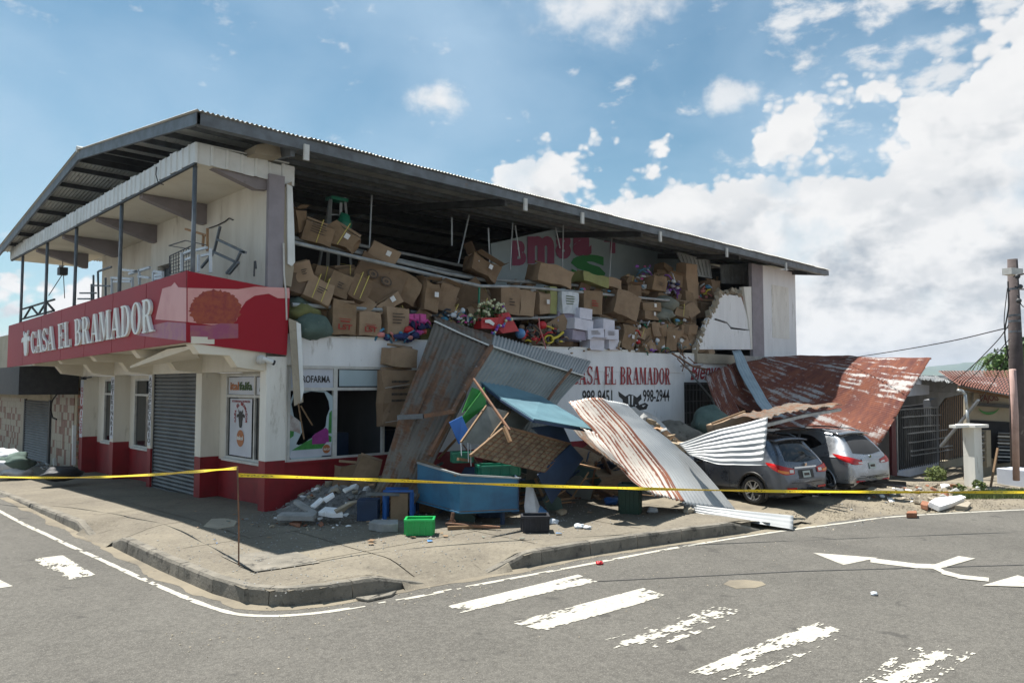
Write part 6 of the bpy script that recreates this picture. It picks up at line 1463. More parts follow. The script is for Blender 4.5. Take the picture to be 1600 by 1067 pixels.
# ================================================================== CARS
from mathutils.bvhtree import BVHTree
def make_car(label, pos, heading, paint_m, style):
    root = empty('parked_car', V(pos[0], pos[1], pos[2]), label, 'car')
    root.rotation_euler = (0, 0, R(heading)); M = wmat(root)
    W_, L_, H_ = (.90, 4.30, 1.62) if style == 0 else (.91, 4.42, 1.66)
    # stations: y, halfwidth, bottom z, belt z, roof(top) z, roof halfwidth
    if style == 0:
        st = [(0, .70, .42, .60, .66, .55), (.035, .80, .34, .74, .80, .62), (.06, .84, .30, .84, .93, .66), (.10, .86, .27, .92, 1.02, .68), (.20, .88, .24, .98, 1.16, .66), (.34, .89, .23, 1.0, 1.33, .62), (.50, .895, .22, 1.0, 1.50, .58), (.62, .90, .22, 1.0, 1.575, .57),
              (.9, .90, .22, .995, 1.60, .585), (1.5, .90, .22, .98, 1.62, .60), (2.2, .90, .22, .96, 1.60, .60), (2.7, .90, .22, .94, 1.50, .57), (3.1, .895, .22, .93, 1.20, .60), (3.35, .89, .22, .92, 1.02, .66), (3.8, .87, .22, .86, .95, .66), (4.1, .80, .24, .74, .84, .60), (4.25, .68, .30, .60, .66, .5), (4.3, .58, .36, .52, .56, .4)]
    else:
        st = [(0, .70, .44, .60, .66, .55), (.04, .80, .36, .78, .84, .62), (.08, .85, .32, .90, 1.0, .66), (.14, .875, .29, .98, 1.10, .67), (.26, .895, .27, 1.03, 1.26, .64), (.42, .905, .26, 1.06, 1.43, .60), (.58, .91, .25, 1.07, 1.57, .57), (.72, .91, .25, 1.07, 1.62, .56),
              (1.0, .91, .25, 1.05, 1.65, .58), (1.6, .91, .25, 1.02, 1.66, .60), (2.3, .91, .25, .99, 1.63, .60), (2.8, .91, .25, .97, 1.52, .57), (3.2, .905, .25, .96, 1.22, .60), (3.45, .90, .25, .94, 1.04, .66), (3.9, .88, .25, .88, .97, .66), (4.2, .80, .27, .76, .86, .60), (4.37, .68, .32, .6, .68, .5), (4.42, .58, .38, .52, .58, .4)]
    def sec(s):
        y, w, b, be, rf, rw = s; mid = (b+be)/2
        return [V(w*.90, y, b), V(w*.985, y, b+.10), V(w, y, mid), V(w*.985, y, be-.10*(be-b)), V(w*.955, y, be), V(rw+(w*.955-rw)*.12, y, be+(rf-be)*.86), V(rw*.86, y, rf-.012*(rf-be)*4), V(rw*.45, y, rf+.008), V(0, y, rf+.012)]
    secs = [sec(s) for s in st]; nv = 64; ys = []
    tot = len(secs)-1; nu = 130
    def S(u, v): return cspline([cspline(sc, v) for sc in secs], u)
    # u sampled so that y spacing is about even, denser at the ends
    us = []
    for k in range(tot):
        dy = st[k+1][0]-st[k][0]; n = max(3, int(dy/.035))
        us += [(k+i/n)/tot for i in range(n)]
    us.append(1.)
    grid = [[S(u, j/nv) for j in range(nv+1)] for u in us]
    wheels = [(.86, .34), (3.46, .34)] if style == 0 else [(.90, .35), (3.55, .35)]
    vs = []; fs = []; smt = 2*nv+1
    for row in grid:
        vs += [V(-p.x, p.y, p.z) for p in row] + [row[j] for j in range(nv-1, -1, -1)]
    for i in range(len(us)-1):
        for j in range(2*nv):
            q = (i*smt+j, i*smt+j+1, (i+1)*smt+j+1, (i+1)*smt+j); c_ = (vs[q[0]]+vs[q[2]])/2
            if abs(c_.x) > .6 and any(math.hypot(c_.y-wy, c_.z-wz) < .385 for wy, wz in wheels): continue
            fs.append(q)
    fs.append(tuple(j for j in range(smt))); fs.append(tuple((len(us)-1)*smt+j for j in range(smt-1, -1, -1)))
    mb = MB(); mb.v = [tuple(v) for v in vs]; mb.f = fs
    bvh = BVHTree.FromPolygons([Vector(v) for v in vs], fs)
    mb.v = [tuple(M@Vector(v)) for v in vs]
    body = mb.build('body', paint_m, root, smooth=True)
    def part(nm, m, mb, smooth=False, par=None, bevel=0):
        mb.v = [tuple(M@Vector(v)) for v in mb.v]; return mb.build(nm, m, par or root, smooth=smooth, bevel=bevel)
    def strip(nm, m, top, bot, off=.006, nu=16, nvv=6, aim=(0, 1.6), par=None, taper=0, smooth=True):
        """skin panel: guide lines outside the body shot inwards on to the surface"""
        top = [Vector(p) for p in top]; bot = [Vector(p) for p in bot]; mb = MB(); ok = True
        for i in range(nu+1):
            a = cspline(top, i/nu) if len(top) > 2 else top[0].lerp(top[-1], i/nu); b = cspline(bot, i/nu) if len(bot) > 2 else bot[0].lerp(bot[-1], i/nu)
            for j in range(nvv+1):
                p = a.lerp(b, j/nvv); d = (V(aim[0], aim[1] if aim[1] is not None else p.y, p.z)-p).normalized()
                h = bvh.ray_cast(p, d)
                mb.v.append(h[0]-d*off if h[0] else p)
        mb.f = [(i*(nvv+1)+j, i*(nvv+1)+j+1, (i+1)*(nvv+1)+j+1, (i+1)*(nvv+1)+j) for i in range(nu) for j in range(nvv)]
        return part(nm, m, mb, smooth, par)
    s = style
    dz = .06 if s else 0
    # glasshouse
    strip('rear_window', 'car_glass' if s == 0 else 'dark_room', [(-.60, -.5, 1.46+dz), (0, -.5, 1.50+dz), (.60, -.5, 1.46+dz)], [(-.74, -.5, 1.08+dz), (0, -.5, 1.03+dz), (.74, -.5, 1.08+dz)], aim=(0, 3.5), nu=24, nvv=10)
    for sx in (-1, 1):
        X = sx*1.6
        if s == 0:
            strip('side_window', 'car_glass', [(X, .95, 1.46), (X, 1.25, 1.50), (X, 1.52, 1.51)], [(X, .78, 1.12), (X, 1.2, 1.06), (X, 1.52, 1.04)], aim=(0, None), nu=10)
            strip('side_window', 'car_glass', [(X, 1.60, 1.51), (X, 2.3, 1.49)], [(X, 1.60, 1.03), (X, 2.3, 1.01)], aim=(0, None), nu=8); strip('side_window', 'car_glass', [(X, 2.38, 1.48), (X, 2.72, 1.38)], [(X, 2.38, 1.01), (X, 3.05, .99)], aim=(0, None), nu=8)
        else:
            strip('side_window', 'car_glass', [(X, .98, 1.36), (X, 1.3, 1.52), (X, 1.62, 1.55)], [(X, .94, 1.31), (X, 1.2, 1.20), (X, 1.62, 1.12)], aim=(0, None), nu=12)
            strip('side_window', 'car_glass', [(X, 1.70, 1.55), (X, 2.4, 1.53)], [(X, 1.70, 1.11), (X, 2.4, 1.07)], aim=(0, None), nu=8); strip('side_window', 'car_glass', [(X, 2.48, 1.52), (X, 2.85, 1.42)], [(X, 2.48, 1.07), (X, 3.15, 1.03)], aim=(0, None), nu=8)
        # door seams, handles, mirror
        for y0 in ((1.56, 2.36) if s == 0 else (1.66, 2.44)): strip('door_seam', 'car_black', [(X, y0-.004, 1.0), (X, y0+.008, 1.0)], [(X, y0-.004, .36), (X, y0+.008, .36)], off=.002, aim=(0, None), nu=2, nvv=12)
        for y0 in (1.62, 2.42): strip('door_handle', 'chrome', [(X, y0, .90+dz), (X, y0+.2, .90+dz)], [(X, y0, .865+dz), (X, y0+.2, .865+dz)], off=.03, aim=(0, None), nu=3, nvv=2)
        part('mirror', paint_m, MB().ball((sx*1.02, 2.85, 1.08), .11, 12, 8, (1, .7, .8)), True)
        # rocker cladding
        strip('rocker', 'car_black', [(X, 1.3, .34), (X, 3.1, .34)], [(X, 1.3, .24), (X, 3.1, .24)], off=.006, aim=(0, None), nu=6, nvv=2)
        part('roof_rail', 'steel_grey', MB().tube([(sx*.60, .72, 1.56+dz), (sx*.62, .95, 1.63+dz), (sx*.63, 1.9, 1.645+dz), (sx*.62, 2.4, 1.60+dz)], .018, 8), True)
        # tail lamp wrapping the corner
        if s == 0:
            lp = strip('tail_lamp', 'lamp_red', [(sx*1.3, .30, 1.03), (sx*1.15, .02, 1.01), (sx*.95, -.25, .95), (sx*.66, -.45, .895)], [(sx*1.3, .27, 1.00), (sx*1.15, .02, .86), (sx*.97, -.25, .77), (sx*.66, -.45, .78)], off=.022, nu=20, nvv=6, aim=(0, .9))
            strip('amber_lens', 'lamp_amber', [(sx*1.1, -.05, .89), (sx*.98, -.2, .86), (sx*.86, -.3, .84)], [(sx*1.1, -.05, .845), (sx*.98, -.2, .80), (sx*.86, -.3, .79)], off=.028, nu=8, nvv=3, aim=(0, .9), par=lp)
            strip('reverse_lens', 'lamp_clear', [(sx*.84, -.32, .88), (sx*.70, -.42, .875)], [(sx*.84, -.32, .81), (sx*.70, -.42, .805)], off=.028, nu=6, nvv=3, aim=(0, .9), par=lp)
        else:
            lp = strip('tail_lamp', 'lamp_red', [(sx*1.3, .42, 1.12), (sx*1.15, .08, 1.08), (sx*.95, -.25, 1.02), (sx*.64, -.45, .955)], [(sx*1.3, .38, 1.10), (sx*1.15, .08, .96), (sx*.97, -.25, .87), (sx*.64, -.45, .865)], off=.022, nu=20, nvv=6, aim=(0, .9))
            strip('reverse_lens', 'lamp_clear', [(sx*.80, -.3, .93), (sx*.60, -.45, .91)], [(sx*.80, -.3, .885), (sx*.60, -.45, .87)], off=.028, nu=6, nvv=3, aim=(0, .9), par=lp)
        strip('reflector', 'lamp_red', [(sx*.90, -.2, .47), (sx*.60, -.5, .46)], [(sx*.90, -.2, .42), (sx*.60, -.5, .42)], off=.016, nu=8, nvv=2, aim=(0, .9))
        # wheels
        for wy, wz in wheels:
            w = MB(); n = 36; xo, xi = sx*.905, sx*.68; prof = [(xi, .25), (xi, .31), (xi+sx*.03, .338), (xo-sx*.035, .338), (xo-sx*.005, .315), (xo, .28), (xo-sx*.008, .235)]
            for k in range(n):
                a = 2*math.pi*k/n
                for (x, r_) in prof: w.v.append((x, wy+r_*math.cos(a), wz+r_*math.sin(a)))
            m_ = len(prof); w.f = [(k*m_+j, k*m_+j+1, ((k+1) % n)*m_+j+1, ((k+1) % n)*m_+j) for k in range(n) for j in range(m_-1)]
            ty = part('wheel', 'tyre', w, True)
            rim = MB(); 
            for (r0, r1, x0, x1) in ((.238, .222, xo-sx*.008, xo-sx*.012), (.222, .205, xo-sx*.012, xo-sx*.06)):
                b0 = len(rim.v)
                for k in range(n):
                    a = 2*math.pi*k/n; rim.v += [(x0, wy+r0*math.cos(a), wz+r0*math.sin(a)), (x1, wy+r1*math.cos(a), wz+r1*math.sin(a))]
                rim.f += [(b0+2*k, b0+2*k+1, b0+(2*((k+1) % n))+1, b0+2*((k+1) % n)) for k in range(n)]
            for k in range(10 if s == 0 else 5):
                a = 2*math.pi*k/(10 if s == 0 else 5)+(.12 if k % 2 else -.12)*(s == 0)
                p = V(xo-sx*.03, wy+.04*math.cos(a), wz+.04*math.sin(a)); q = V(xo-sx*.016, wy+.222*math.cos(a), wz+.222*math.sin(a)); rim.bar(p, q, .028 if s == 0 else .05, .02, up=(1, 0, 0))
            rim.tube([(xo-sx*.05, wy, wz), (xo-sx*.012, wy, wz)], .05, 12); part('rim', 'alloy', rim, False, ty)
            dk = MB(); dk.tube([(xo-sx*.16, wy, wz), (xo-sx*.10, wy, wz)], .21, 20); part('brake_disc', 'car_black', dk, False, ty)
            wl = MB(); nn = 28; rr_ = .40
            for k in range(nn+1):
                a = math.pi*(-.12+1.24*k/nn); wl.v += [(sx*.55, wy+rr_*math.cos(a), wz+rr_*math.sin(a)), (sx*.885, wy+rr_*math.cos(a), wz+rr_*math.sin(a)), (sx*.915, wy+(rr_-.015)*math.cos(a), wz+(rr_-.015)*math.sin(a)), (sx*.915, wy+(rr_+.035)*math.cos(a), wz+(rr_+.035)*math.sin(a)), (sx*.89, wy+(rr_+.045)*math.cos(a), wz+(rr_+.045)*math.sin(a))]
            wl.f = [(5*k+j, 5*k+j+1, 5*k+j+6, 5*k+j+5) for k in range(nn) for j in range(4)]
            part('wheel_arch', 'car_black' if s == 0 else paint_m, wl, True); b_ = MB().box((sx*.50, wy-.4, .2), (sx*.56, wy+.4, .8)); part('inner_arch', 'car_black', b_)
    # tail: bumper cladding, seams, chrome strip, plate, spoiler, wiper
    strip('lower_bumper', 'car_black', [(-1.25, .55, .40), (-1.0, -.05, .40), (0, -.8, .44), (1.0, -.05, .40), (1.25, .55, .40)], [(-1.25, .55, .27), (-1.0, -.05, .29), (0, -.8, .36), (1.0, -.05, .29), (1.25, .55, .27)], off=.012, nu=40, nvv=4, aim=(0, .9))
    strip('hatch_seam', 'car_black', [(-.72, -.5, .585), (0, -.6, .565), (.72, -.5, .585)], [(-.72, -.5, .57), (0, -.6, .55), (.72, -.5, .57)], off=.004, nu=20, nvv=1, aim=(0, 2))
    strip('trunk_trim', 'chrome' if s == 0 else paint_m, [(-.50, -.6, .935+dz), (.50, -.6, .935+dz)], [(-.50, -.6, .90+dz), (.50, -.6, .90+dz)], off=.022, nu=10, nvv=2, aim=(0, 3))
    pb = strip('plate_recess', 'car_black', [(-.34, -.6, .86+dz), (.34, -.6, .86+dz)], [(-.34, -.6, .66+dz), (.34, -.6, .66+dz)], off=.005, nu=6, nvv=3, aim=(0, 3)) if s == 0 else None
    pp = strip('number_plate', 'plate', [(-.17, -.6, .83+dz), (.17, -.6, .83+dz)], [(-.17, -.6, .68+dz), (.17, -.6, .68+dz)], off=.02, nu=4, nvv=2, aim=(0, 3))
    strip('plate_print', 'print_ink', [(-.12, -.6, .785+dz), (.12, -.6, .785+dz)], [(-.12, -.6, .725+dz), (.12, -.6, .725+dz)], off=.023, nu=4, nvv=2, aim=(0, 3), par=pp).hide_render = False
    disc_ = MB().quad(*[(.045*math.cos(t*.5236), .075 if s == 0 else .10, (.985 if s == 0 else 1.06)+.045*math.sin(t*.5236)) for t in range(12)]); 
    part('emblem', 'chrome', MB().tube([(0, .02+.05*s, .975+dz), (0, .07+.05*s, .985+dz)], .042, 14))
    sp = MB(); yb = .50 if s == 0 else .58; zb_ = 1.555 if s == 0 else 1.62
    n = 14; 
    for k in range(n+1):
        x = -.60+1.2*k/n; cz = zb_+.02-.10*abs(x)**2.2; sp.v += [(x, yb+.20, cz+.018), (x, yb-.10, cz-.015), (x, yb-.09, cz-.045), (x, yb+.05, cz-.05)]
    for k in range(n): sp.f += [(4*k+j, 4*k+(j+1) % 4, 4*k+4+(j+1) % 4, 4*k+4+j) for j in range(4)]
    sp.f += [(0, 1, 2, 3), (4*n+3, 4*n+2, 4*n+1, 4*n)]; part('spoiler', paint_m, sp, True)
    part('wiper', 'car_black', MB().bar((.02, .13+.04*s, 1.06+dz), (.36, .20+.05*s, 1.12+dz), .03, .015))
    part('antenna', 'car_black', MB().tube([(0, .95, 1.62+dz), (0, .84, 1.74+dz)], .008, 6))
    part('underbody', 'car_black', MB().box((-.80, .12, .24), (.80, L_-.2, .45)))
    part('silencer', 'steel_dark', MB().tube([(.5, .05, .25), (.5, .5, .25)], .04, 10))
    return root
make_car('dark silver car with red and amber lamps and ten spoked wheels, under the silver sheet', (10.05, -7.25, -.17), -11, 'car_grey', 0)
make_car('lighter silver car with a broken rear window and long red lamps, farther to the right', (12.55, -7.85, -.17), -11, 'car_silver', 1)
# ================================================================== RUBBLE
def chunk_mesh(seed, s=(1, 1, 1), n=14, flat=False):
    rnd = random.Random(seed); bm = bmesh.new()
    for _ in range(n):
        v = V(rnd.uniform(-1, 1), rnd.uniform(-1, 1), rnd.uniform(-1, 1))
        if flat: v.z = rnd.choice((-1, 1))*rnd.uniform(.85, 1)
        else: v = v.normalized()*rnd.uniform(.8, 1.05)
        bm.verts.new((v.x*s[0], v.y*s[1], v.z*s[2]))
    r_ = bmesh.ops.convex_hull(bm, input=bm.verts); bmesh.ops.delete(bm, geom=list({e for e in r_['geom_interior']+r_['geom_unused'] if isinstance(e, bmesh.types.BMVert)}), context='VERTS')
    me = bpy.data.meshes.new('rubble_piece'); bm.to_mesh(me); bm.free(); return me
CH = {}
for m in ('concrete_grey', 'concrete', 'broken_brick', 'wall_side', 'insulation'):
    for k in range(5):
        me = chunk_mesh(k+len(m), (1, .8, .55) if k < 3 else (1, .6, .22), flat=(k >= 3)); me.materials.append(MT[m]); CH[(m, k)] = me
def place_chunk(p, s, m, k, rot, label, name='rubble_piece', group=None, parent=None, cat='rubble'):
    o = bpy.data.objects.new(name, CH[(m, k)]); COL.objects.link(o); o.location = p; o.scale = (s,)*3 if not isinstance(s, tuple) else s; o.rotation_euler = rot
    if parent: o.parent = parent; bpy_inv(o, parent)
    else: tag(o, label, cat, group)
    return o
def pile(cx0, cx1, y0, y1, n, seed, group, label, zfun, smin=.05, smax=.16, mats=('concrete_grey', 'concrete_grey', 'concrete', 'concrete_grey', 'wall_side', 'concrete', 'broken_brick')):
    rnd = random.Random(seed)
    for i in range(n):
        x = rnd.uniform(cx0, cx1); y = rnd.uniform(y0, y1); s = rnd.uniform(smin, smax)*rnd.choice((.6, .8, 1, 1.3))
        place_chunk(V(x, y, zfun(x, y)+s*.3), s, rnd.choice(mats), rnd.randrange(5), (rnd.uniform(-.5, .5), rnd.uniform(-.5, .5), rnd.uniform(0, 6)), label, group=group)
HEAPM = grid_mesh('rubble_heap', 'rubble_fine', .0, 3.9, 90, -2.1, .11, 60, lambda x, y: heap_z(x, y)) if False else None
def near_z(x, y):
    """heap profile below the broken window"""
    d = math.hypot((x-1.95)/1.9, (y+.55)/1.25); return max(0, .55*(1-d*d)+.08*noise.noise(V(x*3, y*3, 0))) if d < 1 else 0
grid_ = grid_mesh('rubble_mound', 'rubble_fine', -.1, 4.0, 90, -2.0, .1, 60, lambda x, y: near_z(x, y)-.03+.03*noise.noise(V(x*9, y*9, 1))); tag(grid_, 'mound of fine grey plaster rubble below the broken window', 'rubble', kind='stuff')
pile(.35, 3.5, -1.9, -.15, 150, 3, 'rubble heap below the broken window', 'grey rubble piece in the heap below the broken window', near_z, .05, .15)
pile(-1.0, 2.4, -2.9, -.5, 60, 4, 'small rubble strewn before the corner pillar', 'small rubble piece strewn on the pavement before the corner pillar', lambda x, y: .01, .025, .06)
def vzz(x, y): return vz(x, y)
pile(12.2, 16.5, -9.6, -7.6, 90, 6, 'rubble strewn on the verge by the road', 'rubble piece strewn on the verge right of the cars', vzz, .05, .15, ('concrete', 'concrete', 'wall_side', 'concrete_grey', 'broken_brick'))
pile(7.0, 14, -9.3, -7.6, 40, 7, 'small stones on the dirt by the cars', 'small stone on the dirt in front of the cars', vzz, .02, .05, ('concrete', 'concrete_grey'))
# fine gravel (nobody could count it)
def gravel(name, x0, x1, y0, y1, n, seed, zf, mats='rubble_fine', r=(.008, .022), dens=None, label='fine grey plaster crumbs scattered over the pavement', cat='gravel'):
    rnd = random.Random(seed); mb = MB()
    while n > 0:
        x, y = rnd.uniform(x0, x1), rnd.uniform(y0, y1)
        n -= 1
        if dens and rnd.random() > dens(x, y): continue
        s = rnd.uniform(*r); z = zf(x, y); a = rnd.uniform(0, 6)
        c, d = math.cos(a)*s, math.sin(a)*s; k = len(mb.v); h = s*rnd.uniform(.5, 1.1)
        mb.v += [(x+c, y+d, z), (x-d, y+c, z), (x-c, y-d, z), (x+d, y-c, z), (x+c*.2, y+d*.3, z+h)]; mb.f += [(k, k+1, k+4), (k+1, k+2, k+4), (k+2, k+3, k+4), (k+3, k, k+4)]
    return tag(mb.build(name, mats, recalc=False), label, cat, kind='stuff')
gravel('plaster_crumbs', -1.6, 4.2, -3.6, .1, 16000, 5, lambda x, y: pz(x, y)+.012+near_z(x, y), dens=lambda x, y: max(.04, 1-math.hypot((x-1.2)/2.3, (y+1.2)/1.6))**1.2)
def on_verge(x, y):
    for (a, b), (c, d) in zip(edge, edge[1:]):
        if a <= x <= c and c > a: return y > b+(d-b)*(x-a)/(c-a)+.03
    return False
gravel('verge_gravel', 6.5, 17.5, -12.8, -7.2, 16000, 6, vzz, 'dirt', (.008, .03), dens=lambda x, y: (.25+.75*(noise.noise(V(x, y, 0)) > 0)) if on_verge(x, y) else 0, label='pale gravel and crumbs on the dirt verge')
gravel('road_grit', -4.2, 8.0, -9.5, -5.9, 2600, 9, lambda x, y: RZ+.004, 'concrete', (.006, .016), dens=lambda x, y: .9 if abs(y+6.7+.1*x) < .5 else .06, label='grit in the gutter and on the asphalt')
gravel('pavement_grit', -2.9, 6.5, -6.2, -1.5, 2200, 12, lambda x, y: pz(x, y)+.014, 'concrete_grey', (.006, .018), dens=lambda x, y: .5, label='grit and litter crumbs on the pavement')
# named larger slabs
def slab(label, pts, th, m, name='concrete_slab', cat='concrete slab', group='large broken slabs'):
    P = [U(px, py, z=z) for px, py, z in pts]; n = (P[1]-P[0]).cross(P[2]-P[0]).normalized()
    if n.z < 0: n = -n
    return tag(MB().prism(P, -n*th).build(name, m, bevel=.012), label, cat, group)
slab('long thin grey slab tilted across the rubble heap', [(459, 783, .38), (466, 779, .40), (497, 799, .20), (488, 803, .18)], .05, 'concrete_grey')
slab('flat grey slab at the front of the rubble heap', [(432, 805, .20), (440, 799, .22), (495, 800, .22), (490, 806, .2)], .10, 'concrete_grey')
slab('light grey slab in the middle of the heap', [(497, 799, .24), (508, 791, .28), (533, 793, .28), (536, 802, .22), (520, 803, .2)], .08, 'wall_side')
slab('rough slab leaning to the right in the heap', [(521, 796, .3), (545, 783, .42), (558, 780, .42), (540, 792, .3), (527, 803, .18)], .06, 'concrete')
slab('pale batten shaped fragment near the top of the heap', [(484, 790, .3), (500, 776, .45), (505, 778, .45), (490, 792, .28)], .05, 'wall_side')
slab('pale fragment at the top right of the heap', [(504, 778, .45), (520, 768, .55), (522, 772, .52), (508, 782, .4)], .06, 'wall_side')
slab('whitish strip fragment under the carton in the heap', [(535, 763, .6), (552, 757, .62), (554, 760, .6), (540, 767, .55)], .05, 'canopy_white')
slab('flat pale sheet of plaster on the pavement left of the yellow tape post', [(318, 821, .02), (330, 810, .02), (352, 809, .03), (371, 813, .03), (366, 821, .02), (340, 825, .02)], .03, 'concrete')
slab('grey block lying left of the green crate', [(576, 815, .17), (584, 811, .18), (622, 811, .17), (622, 818, .16), (596, 819, .15)], .15, 'concrete_grey')
slab('large pinkish white slab lying on the verge near the road', [(1452, 783, .0), (1462, 777, .05), (1502, 773, .05), (1510, 776, .02), (1490, 785, -.06), (1470, 791, -.08)], .14, 'wall_side')
slab('second pale slab half under the large one on the verge', [(1493, 789, -.09), (1512, 782, -.06), (1518, 785, -.09), (1512, 792, -.14)], .12, 'concrete')
slab('orange brick fragment in front of the rubble heap', [(452, 816, .06), (462, 811, .09), (472, 813, .07), (468, 822, .04)], .05, 'broken_brick', 'brick_fragment', 'brick')
slab('small orange brick fragment right of the first one', [(497, 817, .05), (503, 813, .07), (506, 818, .05), (501, 822, .02)], .05, 'broken_brick', 'brick_fragment', 'brick')
slab('red brick lying at the edge of the verge by the car shadow', [(1416, 801, -.10), (1418, 798, -.10), (1432, 797, -.10), (1433, 801, -.10)], .11, 'broken_brick', 'brick_fragment', 'brick')
slab('red brick on the verge left of the large pale slab', [(1438, 787, -.08), (1441, 781, -.06), (1452, 784, -.06), (1449, 790, -.08)], .11, 'broken_brick', 'brick_fragment', 'brick')
slab('broken paving stone in the gutter by the ramp', [(555, 932, -.17), (590, 928, -.16), (620, 921, -.17), (612, 928, -.18), (575, 936, -.18)], .04, 'kerb', 'paving_fragment', 'stone')
# rubble and torn ceiling board resting on the zinc sheet
rb = empty('ceiling_debris', U(1040, 690, y=-4.2), 'lump of torn ceiling board and concrete resting on the sunlit zinc sheet', 'debris')
rnd = random.Random(15)
for i, (px, py, s) in enumerate([(1006, 652, .18), (1016, 658, .22), (1026, 664, .2), (1034, 672, .22), (1042, 682, .2), (1050, 690, .25), (1062, 697, .28), (1078, 699, .26), (1090, 699, .2), (1046, 700, .22), (1032, 690, .18), (1058, 704, .2)]):
    place_chunk(U(px, py, y=-4.35), (s*1.3, s*.7, s*.6), 'insulation' if i % 3 else 'concrete_grey', i % 5, (rnd.uniform(-.4, .4), rnd.uniform(-.4, .4), rnd.uniform(-.6, .6)), None, name='debris_piece', parent=rb)
MB().prism([U(1034, 688, y=-4.6), U(1060, 694, y=-4.7), U(1100, 696, y=-4.5), U(1096, 702, y=-4.5), U(1060, 706, y=-4.7), U(1036, 697, y=-4.6)], (.05, .25, .06)).build('torn_board', 'insulation', rb)
MB().prism([U(1030, 672, y=-4.4), U(1040, 670, y=-4.3), U(1064, 690, y=-4.3), U(1052, 692, y=-4.4)], (.03, .2, .05)).build('torn_board', 'wood_pale', rb)
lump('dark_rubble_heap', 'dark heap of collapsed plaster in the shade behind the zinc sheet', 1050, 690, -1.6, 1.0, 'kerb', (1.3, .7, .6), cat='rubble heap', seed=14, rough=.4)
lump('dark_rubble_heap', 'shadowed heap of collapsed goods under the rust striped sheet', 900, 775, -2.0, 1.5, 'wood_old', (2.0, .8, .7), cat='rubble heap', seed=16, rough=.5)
# splintered timber, battens and torn boards tangled under and round the cart
rnd = random.Random(91)
for k in range(130):
    px = rnd.uniform(560, 1000); y = rnd.uniform(-4.6, -1.6); c_ = U(px, 770, y=y)
    if (px < 640 and y < -2.4) or (px < 715 and y < -3): continue
    z = rnd.choice([.03, .05, .1, .3, .5, .8, 1.1])*rnd.uniform(.6, 1.2); ln = rnd.uniform(.25, 1.1); a = rnd.uniform(0, 6.28); el_ = rnd.uniform(-.2, .9) if z > .2 else rnd.uniform(-.03, .12)
    dv = V(math.cos(a)*math.cos(el_), math.sin(a)*math.cos(el_), math.sin(el_))*ln/2; w_ = rnd.uniform(.02, .06)
    o = MB().bar(V(c_.x, y, z+abs(dv.z))-dv, V(c_.x, y, z+abs(dv.z))+dv, w_, w_*rnd.uniform(.3, 1)).build('splinter', rnd.choice(['wood_old', 'wood_old', 'rusty_steel', 'blue_dark', 'wood_pale', 'steel_grey']))
    tag(o, 'splintered batten tangled in the wreck around the blue cart', 'batten', 'splintered battens round the cart')
for k in range(62):  # dark boards among the wreckage, partly added to darken the space under the rack
    px = rnd.uniform(640, 1010); y = rnd.uniform(-4.4, -1.4) if px > 715 else rnd.uniform(-2.8, -1.4); c_ = U(px, 770, y=y); z = rnd.uniform(.02, .9); n_ = V(rnd.gauss(0, 1), rnd.gauss(0, 1), rnd.gauss(0, 1)+.8).normalized(); a = n_.orthogonal().normalized(); b = n_.cross(a); s_ = rnd.uniform(.12, .55)
    P_ = [V(c_.x, y, z)+(a*math.cos(t)*rnd.uniform(.6, 1)+b*math.sin(t)*rnd.uniform(.6, 1))*s_ for t in (0, 1.1, 2.3, 3.4, 4.6, 5.5)]
    o = MB().prism(P_, n_*.015).build('torn_board', rnd.choice(['wood_old', 'grey_board', 'blue_dark', 'cardboard_dark', 'fabric_green', 'rusty_steel']))
    tag(o, 'torn board fragment tangled in the wreck around the blue cart', 'board', 'torn boards round the cart')
rnd = random.Random(17)
for k in range(70):
    px = rnd.uniform(300, 1060); py = rnd.uniform(790, 850); p = U(px, py, z=.012); 
    if p.x < -2.7 or p.y < line_y(p.x)+.3: continue
    s_ = rnd.uniform(.03, .10); a = rnd.uniform(0, 6.28); Q = [p+V(math.cos(a+t)*s_*rnd.uniform(.4, 1), math.sin(a+t)*s_*rnd.uniform(.4, 1), rnd.uniform(.002, .03)) for t in (0, 1.5, 3, 4.6)]
    tag(MB().quad(*Q).build('paper_scrap', rnd.choice(['plastic_white', 'fabric_grey', 'cardboard_pale', 'cardboard', 'plastic_blue', 'wood_old']), solid=.003), 'small torn scrap lying on the pavement near the wreck', 'scrap', 'torn scraps on the pavement')
# litter
for i, (px, py, s, m, lb) in enumerate([(905, 822, .09, 'plastic_white', 'white torn packaging on the pavement before the cart'), (918, 824, .07, 'plastic_white', 'second white scrap beside the torn packaging'), (865, 815, .10, 'plastic_white', 'small white scrap right of the black crate'), (1020, 797, .12, 'plastic_white', 'whitish bundle at the foot of the dark green crate'), (1076, 797, .13, 'concrete', 'rounded pale lump under the narrow zinc sheet'), (955, 783, .17, 'blue_bright', 'blue water bottle in the dark beside the tall green crate'), (878, 800, .12, 'insulation', 'beige scrap in the dark under the cart roof'), (840, 800, .20, 'plastic_blue', 'blue plastic bag stuffed in the black crate'), (937, 879, .06, 'toy_red', 'tiny red and white wrapper in the gutter'), (1366, 927, .05, 'plastic_white', 'white and yellow scrap on the asphalt')]):
    z0 = RZ if px in (937, 1366) else 0.0
    q = U(px, py, z=z0+s*.4); o = lump('litter', lb, px, py, q.y, s, m, (1, .9, .55), cat='litter', seed=i+30, rough=.5)
Pb = [U(822, 760, y=-4.5), U(833, 762, y=-4.5), U(843, 790, y=-4.5), U(838, 808, y=-4.6), U(822, 812, y=-4.6), U(819, 790, y=-4.5)]
tag(MB().quad(*Pb).build('cloth', 'plastic_white', solid=.01), 'pale cloth hanging from the right end of the blue cart', 'cloth')
